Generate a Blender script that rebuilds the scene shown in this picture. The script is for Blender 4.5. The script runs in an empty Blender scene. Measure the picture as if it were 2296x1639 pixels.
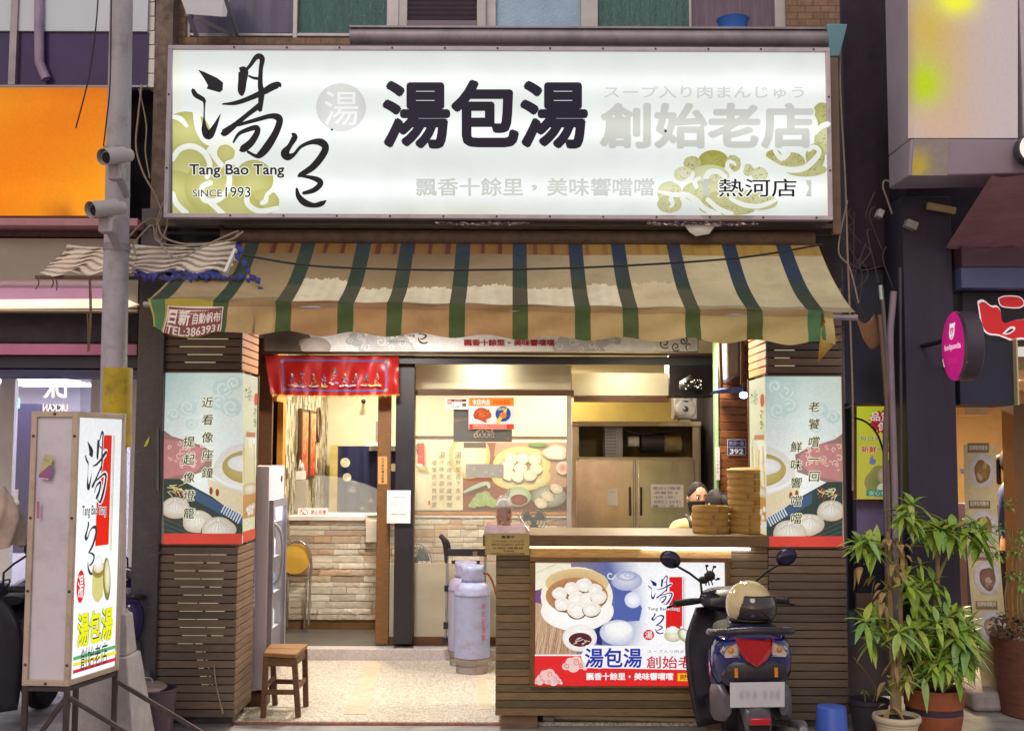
import bpy, math, random
from mathutils import Vector, Matrix, geometry
R = math.radians
rnd = random.Random(7)
SC = bpy.context.scene
COL = SC.collection

# ------------------------------------------------------------------ camera, sky, sun, exposure
CAM = Vector((0.0, -7.0, 1.69)); FPX = 2520.0; CX, CY = 1148.0, 819.5
PITCH = math.atan(192.5 / FPX); ROLL = R(0.22)
_F = Vector((0, math.cos(PITCH), math.sin(PITCH))); _U = Vector((0, -math.sin(PITCH), math.cos(PITCH))); _R = Vector((1, 0, 0))
_cx = _R * math.cos(ROLL) + _U * math.sin(ROLL); _cy = -_R * math.sin(ROLL) + _U * math.cos(ROLL)
cam_d = bpy.data.cameras.new('camera'); cam = bpy.data.objects.new('camera', cam_d); COL.objects.link(cam)
m4 = Matrix((_cx, _cy, -_F)).transposed().to_4x4(); m4.translation = CAM
cam.matrix_world = m4
cam_d.sensor_width = 36; cam_d.lens = 36 * FPX / 2296; cam_d.clip_end = 500; cam_d.clip_start = 0.05
SC.camera = cam
W = bpy.data.worlds.new('World'); SC.world = W; W.use_nodes = True
nt = W.node_tree; nt.nodes.clear()
sky = nt.nodes.new('ShaderNodeTexSky'); sky.sky_type = 'NISHITA'; sky.sun_disc = False
sky.sun_elevation = R(4); sky.sun_rotation = R(200); sky.altitude = 0
mx = nt.nodes.new('ShaderNodeMixRGB'); mx.blend_type = 'MIX'; mx.inputs[0].default_value = 0.7
mx.inputs[2].default_value = (4.5, 4.2, 4.35, 1)
bg = nt.nodes.new('ShaderNodeBackground'); bg.inputs[1].default_value = 0.1
wo = nt.nodes.new('ShaderNodeOutputWorld')
nt.links.new(sky.outputs[0], mx.inputs[1]); nt.links.new(mx.outputs[0], bg.inputs[0]); nt.links.new(bg.outputs[0], wo.inputs[0])
sun_d = bpy.data.lights.new('sun', 'SUN'); sun_d.energy = 0.55; sun_d.angle = R(25); sun_d.color = (1.0, 0.92, 0.84)
sun = bpy.data.objects.new('sun', sun_d); COL.objects.link(sun)
sun.rotation_euler = (R(52), 0, R(-14))
SC.view_settings.view_transform = 'Standard'; SC.view_settings.look = 'None'
SC.view_settings.exposure = 0.7; SC.view_settings.gamma = 1.0; SC.view_settings.use_curve_mapping = False
SC.cycles.use_denoising = True; SC.cycles.max_bounces = 8; SC.cycles.sample_clamp_indirect = 4.0

def P(px, py, Y):
    """world point on the plane y = Y seen at photograph pixel (px, py)"""
    dx, dy = px - CX, CY - py
    d = _F + _cx * (dx / FPX) + _cy * (dy / FPX)
    t = (Y - CAM.y) / d.y
    return CAM + d * t
def PG(px, py, z=0.0):
    """world point on the level z seen at photograph pixel"""
    dx, dy = px - CX, CY - py
    d = _F + _cx * (dx / FPX) + _cy * (dy / FPX)
    return CAM + d * ((z - CAM.z) / d.z)
def PX(px, py, Y): return P(px, py, Y).x
def PZ(px, py, Y): return P(px, py, Y).z

def s2l(c): c /= 255.0; return c / 12.92 if c <= 0.04045 else ((c + 0.055) / 1.055) ** 2.4
def S(r, g, b): return (s2l(r), s2l(g), s2l(b))
def mixc(a, b, t): return tuple(a[i] + (b[i] - a[i]) * t for i in range(3))

# ------------------------------------------------------------------ materials
MATS = {}
def mat(name, col, rough=0.6, metal=0.0, var=0.25, scale=6.0, stretch=(1, 1, 1), bump=0.0, bscale=60.0,
        dirt=None, dirt_amt=0.4, dirt_scale=3.0, emit=None, estr=0.0, alpha=1.0, trans=0.0, coat=0.0, attr=False, spec=0.5, sub=0.0, ior=1.45):
    if name in MATS: return MATS[name]
    m = bpy.data.materials.new(name); MATS[name] = m; m.use_nodes = True
    n = m.node_tree.nodes; L = m.node_tree.links; b = n['Principled BSDF']
    tc = n.new('ShaderNodeTexCoord'); mp = n.new('ShaderNodeMapping'); mp.inputs['Scale'].default_value = stretch
    L.new(tc.outputs['Object'], mp.inputs[0])
    nz = n.new('ShaderNodeTexNoise'); nz.inputs['Scale'].default_value = scale; nz.inputs['Detail'].default_value = 6; nz.inputs['Roughness'].default_value = 0.65
    L.new(mp.outputs[0], nz.inputs['Vector'])
    if attr:
        at = n.new('ShaderNodeAttribute'); at.attribute_name = 'Col'; src = at.outputs['Color']
    else:
        rgb = n.new('ShaderNodeRGB'); rgb.outputs[0].default_value = (*col, 1); src = rgb.outputs[0]
    rp = n.new('ShaderNodeMapRange'); rp.inputs[1].default_value = 0.3; rp.inputs[2].default_value = 0.7
    rp.inputs[3].default_value = 1 - var; rp.inputs[4].default_value = 1 + var
    L.new(nz.outputs[0], rp.inputs[0])
    mu = n.new('ShaderNodeVectorMath'); mu.operation = 'SCALE'
    L.new(src, mu.inputs[0]); L.new(rp.outputs[0], mu.inputs['Scale'])
    out = mu.outputs[0]
    if dirt:
        n2 = n.new('ShaderNodeTexNoise'); n2.inputs['Scale'].default_value = dirt_scale; n2.inputs['Detail'].default_value = 8; n2.inputs['Roughness'].default_value = 0.7
        L.new(tc.outputs['Object'], n2.inputs['Vector'])
        cr = n.new('ShaderNodeMapRange'); cr.inputs[1].default_value = 0.5; cr.inputs[2].default_value = 0.72; cr.inputs[3].default_value = 0; cr.inputs[4].default_value = dirt_amt
        L.new(n2.outputs[0], cr.inputs[0])
        mm = n.new('ShaderNodeMixRGB'); mm.inputs[2].default_value = (*dirt, 1)
        L.new(cr.outputs[0], mm.inputs[0]); L.new(out, mm.inputs[1]); out = mm.outputs[0]
    L.new(out, b.inputs['Base Color'])
    b.inputs['Roughness'].default_value = rough; b.inputs['Metallic'].default_value = metal; b.inputs['IOR'].default_value = ior
    b.inputs['Specular IOR Level'].default_value = spec
    if trans: b.inputs['Transmission Weight'].default_value = trans
    if coat: b.inputs['Coat Weight'].default_value = coat; b.inputs['Coat Roughness'].default_value = 0.08
    if alpha < 1: b.inputs['Alpha'].default_value = alpha
    if sub: b.inputs['Subsurface Weight'].default_value = sub; b.inputs['Subsurface Radius'].default_value = (0.02, 0.01, 0.006)
    if bump:
        n3 = n.new('ShaderNodeTexNoise'); n3.inputs['Scale'].default_value = bscale; n3.inputs['Detail'].default_value = 4
        L.new(mp.outputs[0], n3.inputs['Vector'])
        bp = n.new('ShaderNodeBump'); bp.inputs['Strength'].default_value = bump; bp.inputs['Distance'].default_value = 0.01
        L.new(n3.outputs[0], bp.inputs['Height']); L.new(bp.outputs[0], b.inputs['Normal'])
    if estr:
        if emit == 'attr': L.new(src, b.inputs['Emission Color'])
        else: b.inputs['Emission Color'].default_value = (*emit, 1)
        b.inputs['Emission Strength'].default_value = estr
    return m

EK = 2 ** -0.7      # light boxes are set for the picture's exposure
def lightbox_mat(name, strength, tubes=None, axis=2, base=0.1, lo=0.72, grain=.12):
    """printed face lit by tubes from inside: the print's colour, brighter along each tube (positions along object axis)"""
    m = bpy.data.materials.new(name); m.use_nodes = True
    n = m.node_tree.nodes; L = m.node_tree.links; b = n['Principled BSDF']
    at0 = n.new('ShaderNodeAttribute'); at0.attribute_name = 'Col'; tg = n.new('ShaderNodeTexCoord')
    gz = n.new('ShaderNodeTexNoise'); gz.inputs['Scale'].default_value = 60; gz.inputs['Detail'].default_value = 6; gz.inputs['Roughness'].default_value = .75; L.new(tg.outputs['Object'], gz.inputs['Vector'])
    gm = n.new('ShaderNodeMapRange'); gm.inputs[1].default_value = .3; gm.inputs[2].default_value = .7; gm.inputs[3].default_value = 1 - grain; gm.inputs[4].default_value = 1 + grain * .6; L.new(gz.outputs[0], gm.inputs[0])
    at = n.new('ShaderNodeVectorMath'); at.operation = 'SCALE'; L.new(at0.outputs['Color'], at.inputs[0]); L.new(gm.outputs[0], at.inputs['Scale'])
    sc = n.new('ShaderNodeVectorMath'); sc.operation = 'SCALE'; sc.inputs['Scale'].default_value = base
    L.new(at.outputs[0], sc.inputs[0]); L.new(sc.outputs[0], b.inputs['Base Color'])
    L.new(at.outputs[0], b.inputs['Emission Color']); b.inputs['Roughness'].default_value = 0.35; b.inputs['Specular IOR Level'].default_value = .2
    if not tubes: b.inputs['Emission Strength'].default_value = EK * strength; return m
    tc = n.new('ShaderNodeTexCoord'); sx = n.new('ShaderNodeSeparateXYZ'); L.new(tc.outputs['Object'], sx.inputs[0])
    acc = None
    for pos, wid in tubes:
        a = n.new('ShaderNodeMath'); a.operation = 'SUBTRACT'; a.inputs[1].default_value = pos; L.new(sx.outputs[axis], a.inputs[0])
        d = n.new('ShaderNodeMath'); d.operation = 'DIVIDE'; d.inputs[1].default_value = wid; L.new(a.outputs[0], d.inputs[0])
        p = n.new('ShaderNodeMath'); p.operation = 'POWER'; p.inputs[1].default_value = 2; ab = n.new('ShaderNodeMath'); ab.operation = 'ABSOLUTE'
        L.new(d.outputs[0], ab.inputs[0]); L.new(ab.outputs[0], p.inputs[0])
        q = n.new('ShaderNodeMath'); q.operation = 'ADD'; q.inputs[1].default_value = 1; L.new(p.outputs[0], q.inputs[0])
        iv = n.new('ShaderNodeMath'); iv.operation = 'DIVIDE'; iv.inputs[0].default_value = 1; L.new(q.outputs[0], iv.inputs[1])
        if acc is None: acc = iv
        else:
            s = n.new('ShaderNodeMath'); s.operation = 'ADD'; L.new(acc.outputs[0], s.inputs[0]); L.new(iv.outputs[0], s.inputs[1]); acc = s
    ml = n.new('ShaderNodeMath'); ml.operation = 'MULTIPLY_ADD'; ml.inputs[1].default_value = EK * strength * (1 - lo); ml.inputs[2].default_value = EK * strength * lo
    L.new(acc.outputs[0], ml.inputs[0])
    nz = n.new('ShaderNodeTexNoise'); nz.inputs['Scale'].default_value = 2.2; nz.inputs['Detail'].default_value = 5; L.new(tc.outputs['Object'], nz.inputs['Vector'])
    mr = n.new('ShaderNodeMapRange'); mr.inputs[1].default_value = .3; mr.inputs[2].default_value = .7; mr.inputs[3].default_value = 0.93; mr.inputs[4].default_value = 1.05
    L.new(nz.outputs[0], mr.inputs[0])
    fin = n.new('ShaderNodeMath'); fin.operation = 'MULTIPLY'; L.new(ml.outputs[0], fin.inputs[0]); L.new(mr.outputs[0], fin.inputs[1])
    L.new(fin.outputs[0], b.inputs['Emission Strength'])
    return m

# ------------------------------------------------------------------ mesh builder
def frame_from(axis):
    a = Vector(axis).normalized(); h = Vector((0, 0, 1)) if abs(a.z) < 0.9 else Vector((1, 0, 0))
    u = a.cross(h).normalized(); v = u.cross(a).normalized(); return u, v, a
def catmull(pts, n=5):
    P_ = [tuple(p) for p in pts]
    if len(P_) < 3: return P_
    out = []; k = len(P_)
    for i in range(k - 1):
        p0 = P_[max(i - 1, 0)]; p1 = P_[i]; p2 = P_[i + 1]; p3 = P_[min(i + 2, k - 1)]
        for j in range(n):
            t = j / n
            out.append(tuple(0.5 * (2 * b + (c - a) * t + (2 * a - 5 * b + 4 * c - d) * t * t + (-a + 3 * b - 3 * c + d) * t ** 3) for a, b, c, d in zip(p0, p1, p2, p3)))
    out.append(P_[-1]); return out

class MB:
    def __init__(s): s.v = []; s.f = []; s.c = []; s.col = (1, 1, 1)
    def add(s, vs, fs, col=None):
        o = len(s.v); s.v += [Vector(v) for v in vs]
        for f in fs: s.f.append(tuple(o + i for i in f)); s.c.append(col or s.col)
        return s
    def box(s, x0, x1, y0, y1, z0, z1, col=None):
        x0, x1 = sorted((x0, x1)); y0, y1 = sorted((y0, y1)); z0, z1 = sorted((z0, z1))
        v = [(x, y, z) for x in (x0, x1) for y in (y0, y1) for z in (z0, z1)]
        return s.add(v, [(0, 1, 3, 2), (4, 6, 7, 5), (0, 4, 5, 1), (2, 3, 7, 6), (0, 2, 6, 4), (1, 5, 7, 3)], col)
    def hexa(s, v, col=None):   # 8 corners: bottom 4 ring, top 4 ring
        return s.add(v, [(3, 2, 1, 0), (4, 5, 6, 7), (0, 1, 5, 4), (1, 2, 6, 5), (2, 3, 7, 6), (3, 0, 4, 7)], col)
    def bar(s, p0, p1, w, h, col=None, up=None):
        p0 = Vector(p0); p1 = Vector(p1); a = (p1 - p0).normalized()
        up = Vector(up) if up else (Vector((0, 0, 1)) if abs(a.z) < 0.95 else Vector((0, 1, 0)))
        u = a.cross(up).normalized() * (w / 2); v = u.cross(a).normalized() * (h / 2)
        return s.hexa([p0 - u - v, p0 + u - v, p0 + u + v, p0 - u + v, p1 - u - v, p1 + u - v, p1 + u + v, p1 - u + v], col)
    def cyl(s, p0, p1, r0, r1=None, n=20, cap=True, col=None):
        return s.tube([p0, p1], [r0, r0 if r1 is None else r1], n, cap, col, smooth=0)
    def tube(s, pts, r, n=10, cap=True, col=None, smooth=0):
        if smooth:
            if not isinstance(r, (int, float)):
                q = catmull([(*p, rr) for p, rr in zip(pts, r)], smooth); pts = [x[:3] for x in q]; r = [x[3] for x in q]
            else: pts = catmull(pts, smooth)
        pts = [Vector(p) for p in pts]; k = len(pts)
        rs = [r] * k if isinstance(r, (int, float)) else list(r)
        vs = []; fs = []; pu = None
        for i, p in enumerate(pts):
            a = (pts[min(i + 1, k - 1)] - pts[max(i - 1, 0)])
            if a.length < 1e-9: a = Vector((0, 0, 1))
            a.normalize()
            if pu is None: u, v, _ = frame_from(a)
            else:
                u = pu - a * pu.dot(a)
                u = u.normalized() if u.length > 1e-6 else frame_from(a)[0]
            v = a.cross(u); pu = u
            for j in range(n):
                t = 2 * math.pi * j / n; vs.append(p + u * (math.cos(t) * rs[i]) + v * (math.sin(t) * rs[i]))
        for i in range(k - 1):
            for j in range(n):
                j2 = (j + 1) % n; fs.append((i * n + j, i * n + j2, (i + 1) * n + j2, (i + 1) * n + j))
        if cap: fs.append(tuple(range(n - 1, -1, -1))); fs.append(tuple((k - 1) * n + j for j in range(n)))
        return s.add(vs, fs, col)
    def lathe(s, prof, c=(0, 0, 0), n=28, col=None, axis=(0, 0, 1), cols=None):
        u, v, a = frame_from(axis)
        if abs(Vector(axis).normalized().z) > 0.99: u, v, a = Vector((1, 0, 0)), Vector((0, 1, 0)), Vector((0, 0, 1))
        c = Vector(c); o = len(s.v); k = len(prof)
        for r, z in prof:
            for j in range(n):
                t = 2 * math.pi * j / n; s.v.append(c + u * (math.cos(t) * r) + v * (math.sin(t) * r) + a * z)
        for i in range(k - 1):
            for j in range(n):
                j2 = (j + 1) % n
                s.f.append((o + i * n + j, o + i * n + j2, o + (i + 1) * n + j2, o + (i + 1) * n + j)); s.c.append((cols[i] if cols else None) or col or s.col)
        if prof[0][0] > 1e-5: s.f.append(tuple(o + j for j in range(n - 1, -1, -1))); s.c.append((cols[0] if cols else None) or col or s.col)
        if prof[-1][0] > 1e-5: s.f.append(tuple(o + (k - 1) * n + j for j in range(n))); s.c.append((cols[-1] if cols else None) or col or s.col)
        return s
    def ell(s, c, r, n=18, m=12, rot=None, col=None):
        c = Vector(c); vs = []; fs = []
        rx, ry, rz = (r, r, r) if isinstance(r, (int, float)) else r
        for i in range(1, m):
            ph = math.pi * i / m
            for j in range(n):
                t = 2 * math.pi * j / n; vs.append(Vector((rx * math.sin(ph) * math.cos(t), ry * math.sin(ph) * math.sin(t), rz * math.cos(ph))))
        vs += [Vector((0, 0, rz)), Vector((0, 0, -rz))]; top = len(vs) - 2; bot = top + 1
        for i in range(m - 2):
            for j in range(n): fs.append((i * n + j, (i + 1) * n + j, (i + 1) * n + (j + 1) % n, i * n + (j + 1) % n))
        for j in range(n):
            fs.append((top, j, (j + 1) % n)); fs.append((bot, (m - 2) * n + (j + 1) % n, (m - 2) * n + j))
        if rot: vs = [rot @ v for v in vs]
        return s.add([v + c for v in vs], fs, col)
    def prism(s, poly, o, u, v, d, col=None):   # polygon (u,v coords) extruded by vector d
        o = Vector(o); u = Vector(u); v = Vector(v); d = Vector(d); k = len(poly)
        a = [o + u * x + v * y for x, y in poly]; b = [p + d for p in a]
        tri = geometry.tessellate_polygon([[Vector((x, y, 0)) for x, y in poly]])
        fs = [tuple(t) for t in tri] + [tuple(k + i for i in reversed(t)) for t in tri] + [(i, (i + 1) % k, k + (i + 1) % k, k + i) for i in range(k)]
        return s.add(a + b, fs, col)
    def grid(s, fn, nu, nv, col=None, cf=None):
        o = len(s.v)
        for i in range(nu + 1):
            for j in range(nv + 1): s.v.append(Vector(fn(i / nu, j / nv)))
        for i in range(nu):
            for j in range(nv):
                a = o + i * (nv + 1) + j; s.f.append((a, a + nv + 1, a + nv + 2, a + 1)); s.c.append(cf((i + .5) / nu, (j + .5) / nv) if cf else (col or s.col))
        return s
    def loft(s, rings, cap=True, col=None):
        o = len(s.v); n = len(rings[0])
        for r in rings: s.v += [Vector(p) for p in r]
        for i in range(len(rings) - 1):
            for j in range(n):
                j2 = (j + 1) % n; s.f.append((o + i * n + j, o + i * n + j2, o + (i + 1) * n + j2, o + (i + 1) * n + j)); s.c.append(col or s.col)
        if cap:
            s.f.append(tuple(o + j for j in range(n - 1, -1, -1))); s.c.append(col or s.col)
            s.f.append(tuple(o + (len(rings) - 1) * n + j for j in range(n))); s.c.append(col or s.col)
        return s
    def xf(s, M):
        s.v = [M @ v for v in s.v]; return s
    def build(s, name, material, parent=None, smooth=40, bevel=0, label=None, sub=0, local=False, solid=0, fixn=False):
        off = parent.matrix_world.translation if (parent and not local) else Vector((0, 0, 0))
        if parent and not local:
            off = ROOTLOC.get(parent.name, Vector((0, 0, 0)))
        me = bpy.data.meshes.new(name); me.from_pydata([tuple(v - off) for v in s.v], [], s.f); me.update()
        if fixn:
            import bmesh
            bm = bmesh.new(); bm.from_mesh(me); bmesh.ops.recalc_face_normals(bm, faces=bm.faces); bm.to_mesh(me); bm.free()
        ca = me.color_attributes.new('Col', 'FLOAT_COLOR', 'CORNER')
        flat = []
        for p, c in zip(me.polygons, s.c): flat += [c[0], c[1], c[2], 1.0] * p.loop_total
        ca.data.foreach_set('color', flat)
        if smooth:
            me.polygons.foreach_set('use_smooth', [True] * len(me.polygons)); me.set_sharp_from_angle(angle=R(smooth))
        me.materials.append(material)
        o = bpy.data.objects.new(name, me); COL.objects.link(o)
        if parent: o.parent = parent; ROOTLOC[o.name] = off
        if bevel:
            b = o.modifiers.new('Bevel', 'BEVEL'); b.width = bevel; b.segments = 2; b.limit_method = 'ANGLE'; b.angle_limit = R(50)
        if solid:
            b = o.modifiers.new('Solid', 'SOLIDIFY'); b.thickness = solid; b.offset = 0
        if sub:
            b = o.modifiers.new('Sub', 'SUBSURF'); b.levels = sub; b.render_levels = sub
        if label: o['label'] = label
        return o
ROOTLOC = {}
def thing(name, label, cat, loc=(0, 0, 0), group=None):
    o = bpy.data.objects.new(name, None); COL.objects.link(o); o.location = loc; ROOTLOC[o.name] = Vector(loc)
    o.empty_display_size = 0.1
    return tag(o, label, cat, group)
def tag(o, label, cat, group=None):
    o['label'] = label; o['category'] = cat
    if group: o['group'] = group
    return o
def struct(o): o['kind'] = 'structure'; return o
def copy_tree(o, parent=None):
    c = o.copy(); COL.objects.link(c)
    if parent: c.parent = parent
    for ch in list(o.children): copy_tree(ch, c)
    return c

# ------------------------------------------------------------------ flat printed artwork (one mesh, per-corner colour, thin stacked layers)
_GL = {}
def glyphs(txt, bold=0.0):
    k = (txt, bold)
    if k not in _GL:
        c = bpy.data.curves.new('t', 'FONT'); c.body = txt; c.resolution_u = 3; c.offset = bold
        o = bpy.data.objects.new('t', c); COL.objects.link(o)
        dg = bpy.context.evaluated_depsgraph_get(); me = bpy.data.meshes.new_from_object(o.evaluated_get(dg))
        me.calc_loop_triangles()
        vs = [(v.co.x, v.co.y) for v in me.vertices]; ts = [tuple(t.vertices) for t in me.loop_triangles]
        bpy.data.objects.remove(o); bpy.data.curves.remove(c); bpy.data.meshes.remove(me)
        xs = [v[0] for v in vs] or [0, 1]; ys = [v[1] for v in vs] or [0, 1]
        _GL[k] = (vs, ts, min(xs), max(xs), min(ys), max(ys))
    return _GL[k]

class Print:
    """fn(x, y, h) -> world point, h = height above the sheet; x right, y DOWN"""
    STEP = 0.00015
    def __init__(s, fn, clip=None): s.fn = fn; s.clip = clip; s.lay = 0; s.v = []; s.t = []; s.c = []
    def up(s): s.lay += 1; return s
    def tris(s, pts, ts, cols):
        """pts 2D; cols one colour or per-point list"""
        per = isinstance(cols, list); h = s.lay * s.STEP
        for t in ts:
            poly = [(pts[i][0], pts[i][1], *(cols[i] if per else cols)) for i in t]
            if s.clip:
                x0, y0, x1, y1 = s.clip
                for ax, lim, sg in ((0, x0, 1), (0, x1, -1), (1, y0, 1), (1, y1, -1)):
                    if not poly: break
                    if all((q[ax] - lim) * sg >= 0 for q in poly): continue
                    out = []
                    for i in range(len(poly)):
                        a, b = poly[i - 1], poly[i]; da, db = (a[ax] - lim) * sg, (b[ax] - lim) * sg
                        if (da >= 0) != (db >= 0):
                            k = da / (da - db); out.append(tuple(a[q] + (b[q] - a[q]) * k for q in range(5)))
                        if db >= 0: out.append(b)
                    poly = out
            if len(poly) < 3: continue
            o = len(s.v); s.v += [s.fn(q[0], q[1], h) for q in poly]
            s.t.append(tuple(range(o, o + len(poly)))); s.c.append([q[2:5] for q in poly])
        return s
    def poly(s, pts, col, smooth=0):
        s.up()
        if smooth: pts = catmull(list(pts) + [pts[0]], smooth)[:-1]
        ts = geometry.tessellate_polygon([[Vector((p[0], p[1], 0)) for p in pts]])
        return s.tris(pts, ts, col)
    def rect(s, x0, y0, x1, y1, col, up=True):
        if up: s.up()
        return s.tris([(x0, y0), (x1, y0), (x1, y1), (x0, y1)], [(0, 1, 2), (0, 2, 3)], col)
    def grad(s, x0, y0, x1, y1, fn, nx=12, ny=12):
        s.up(); pts = []; cols = []; ts = []
        for i in range(nx + 1):
            for j in range(ny + 1):
                u, v = i / nx, j / ny; pts.append((x0 + (x1 - x0) * u, y0 + (y1 - y0) * v)); cols.append(tuple(fn(u, v)))
        for i in range(nx):
            for j in range(ny):
                a = i * (ny + 1) + j; ts += [(a, a + ny + 1, a + ny + 2), (a, a + ny + 2, a + 1)]
        return s.tris(pts, ts, cols)
    def ell(s, cx, cy, rx, ry, c0, c1=None, rot=0, n=28, off=(0, 0), wob=0):
        s.up(); c1 = c1 or c0; k = 4 if c1 != c0 else 1; ca, sa = math.cos(rot), math.sin(rot)
        pts = [(cx + off[0] * rx, cy + off[1] * ry)]; cols = [c0]; ts = []
        ph = rnd.random() * 6
        for i in range(1, k + 1):
            f = i / k
            for j in range(n):
                t = 2 * math.pi * j / n; w = 1 + wob * math.sin(3 * t + ph) + wob * .6 * math.sin(5 * t + ph * 2)
                x, y = rx * f * w * math.cos(t) + off[0] * rx * (1 - f), ry * f * w * math.sin(t) + off[1] * ry * (1 - f)
                pts.append((cx + x * ca - y * sa, cy + x * sa + y * ca)); cols.append(mixc(c0, c1, f ** 1.6))
        for j in range(n): ts.append((0, 1 + j, 1 + (j + 1) % n))
        for i in range(k - 1):
            for j in range(n):
                a = 1 + i * n + j; b = 1 + i * n + (j + 1) % n; ts += [(a, a + n, b + n), (a, b + n, b)]
        return s.tris(pts, ts, cols)
    def stroke(s, pts, col, w=None, smooth=5, closed=False):
        """pts (x, y[, width])"""
        s.up(); q = [(p[0], p[1], p[2] if len(p) > 2 else w) for p in pts]
        if closed: q = q + [q[0]]
        if smooth: q = catmull(q, smooth)
        L, Rr = [], []
        for i, (x, y, ww) in enumerate(q):
            a = q[max(i - 1, 0)]; b = q[min(i + 1, len(q) - 1)]; dx, dy = b[0] - a[0], b[1] - a[1]; d = math.hypot(dx, dy) or 1
            nx, ny = -dy / d * ww / 2, dx / d * ww / 2; L.append((x + nx, y + ny)); Rr.append((x - nx, y - ny))
        cap0 = [(q[0][0] - (q[1][0] - q[0][0]) / (math.hypot(q[1][0] - q[0][0], q[1][1] - q[0][1]) or 1) * q[0][2] * .4, q[0][1] - (q[1][1] - q[0][1]) / (math.hypot(q[1][0] - q[0][0], q[1][1] - q[0][1]) or 1) * q[0][2] * .4)]
        e, f = q[-1], q[-2]; d = math.hypot(e[0] - f[0], e[1] - f[1]) or 1
        cap1 = [(e[0] + (e[0] - f[0]) / d * e[2] * .4, e[1] + (e[1] - f[1]) / d * e[2] * .4)]
        n = len(q); v = L + Rr + cap0 + cap1
        ts = [t for i in range(n - 1) for t in ((i, i + 1, n + i + 1), (i, n + i + 1, n + i))] + [(2 * n, 0, n), (2 * n + 1, n - 1, 2 * n - 1)]
        return s.tris(v, ts, col)
    def text(s, txt, x0, y0, x1, y1, col, bold=0.0, halo=None, hb=0.03, shear=0.0, mirror=False):
        """fit the string's own outline into the box"""
        if halo: s._t(txt, x0, y0, x1, y1, halo, bold + hb, shear, mirror, bold)
        return s._t(txt, x0, y0, x1, y1, col, bold, shear, mirror, bold)
    def _t(s, txt, x0, y0, x1, y1, col, bold, shear, mirror, refb):
        """heavier weights come from printing the outline again with small shifts"""
        s.up(); vs, ts, a0, a1, b0, b1 = glyphs(txt); a0 -= refb; a1 += refb; b0 -= refb; b1 += refb
        sx = (x1 - x0) / max(a1 - a0, 1e-4); sy = (y1 - y0) / max(b1 - b0, 1e-4); n = 0 if bold < .003 else (8 if bold < .045 else 12)
        for dx, dy in [(0, 0)] + [(bold * math.cos(2 * math.pi * i / n), bold * math.sin(2 * math.pi * i / n)) for i in range(n)]:
            pts = []
            for x, y in vs:
                u = (x + dx - a0) * sx
                if mirror: u = (x1 - x0) - u
                pts.append((x0 + u + shear * (y - b0) * sy, y1 - (y + dy - b0) * sy))
            s.lay += .12; s.tris(pts, ts, col)
        return s
    def slogan(s, x0, y0, x1, y1, col, bold=0.0, halo=None):
        w = (x1 - x0) / 11
        s.text('飄香十餘里', x0, y0, x0 + 4.95 * w, y1, col, bold, halo); s.text(',', x0 + 5.35 * w, y0 + (y1 - y0) * .38, x0 + 5.6 * w, y0 + (y1 - y0) * .72, col, bold)
        return s.text('美味響噹噹', x0 + 6.05 * w, y0, x1, y1, col, bold, halo)
    def vtext(s, txt, cx, y0, ch, pitch, col, bold=0.0, halo=None, hb=0.03, wx=1.0, shear=0.0):
        for i, c in enumerate(txt):
            if c == ' ': continue
            cy = y0 + i * pitch
            _, _, a0, a1, b0, b1 = glyphs(c, bold)
            k = ch / 0.95; ww = (a1 - a0) * k * wx; hh = (b1 - b0) * k
            s.text(c, cx - ww / 2, cy - hh / 2, cx + ww / 2, cy + hh / 2, col, bold, halo, hb, shear)
        return s
    def build(s, name, material, parent=None, label=None):
        off = ROOTLOC.get(parent.name, Vector((0, 0, 0))) if parent else Vector((0, 0, 0))
        me = bpy.data.meshes.new(name); me.from_pydata([tuple(v - off) for v in s.v], [], s.t); me.update()
        ca = me.color_attributes.new('Col', 'FLOAT_COLOR', 'CORNER'); flat = []
        for c in s.c:
            for q in c: flat += [q[0], q[1], q[2], 1.0]
        ca.data.foreach_set('color', flat); me.materials.append(material)
        o = bpy.data.objects.new(name, me); COL.objects.link(o)
        if parent: o.parent = parent; ROOTLOC[o.name] = off
        if label: o['label'] = label
        return o
def front_plane(Y):
    """photograph pixels -> a sheet facing the street at depth Y"""
    return lambda x, y, h: P(x, y, Y) + Vector((0, -h, 0))
def quad_map(tl, tr, bl, br, w, h):
    """sheet with corners in world space, own units w x h, y down"""
    tl, tr, bl, br = map(Vector, (tl, tr, bl, br)); N = (bl - tl).cross(tr - tl).normalized()
    def f(x, y, k):
        u, v = x / w, y / h
        return (tl * (1 - u) + tr * u) * (1 - v) + (bl * (1 - u) + br * u) * v + N * k
    return f

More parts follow.
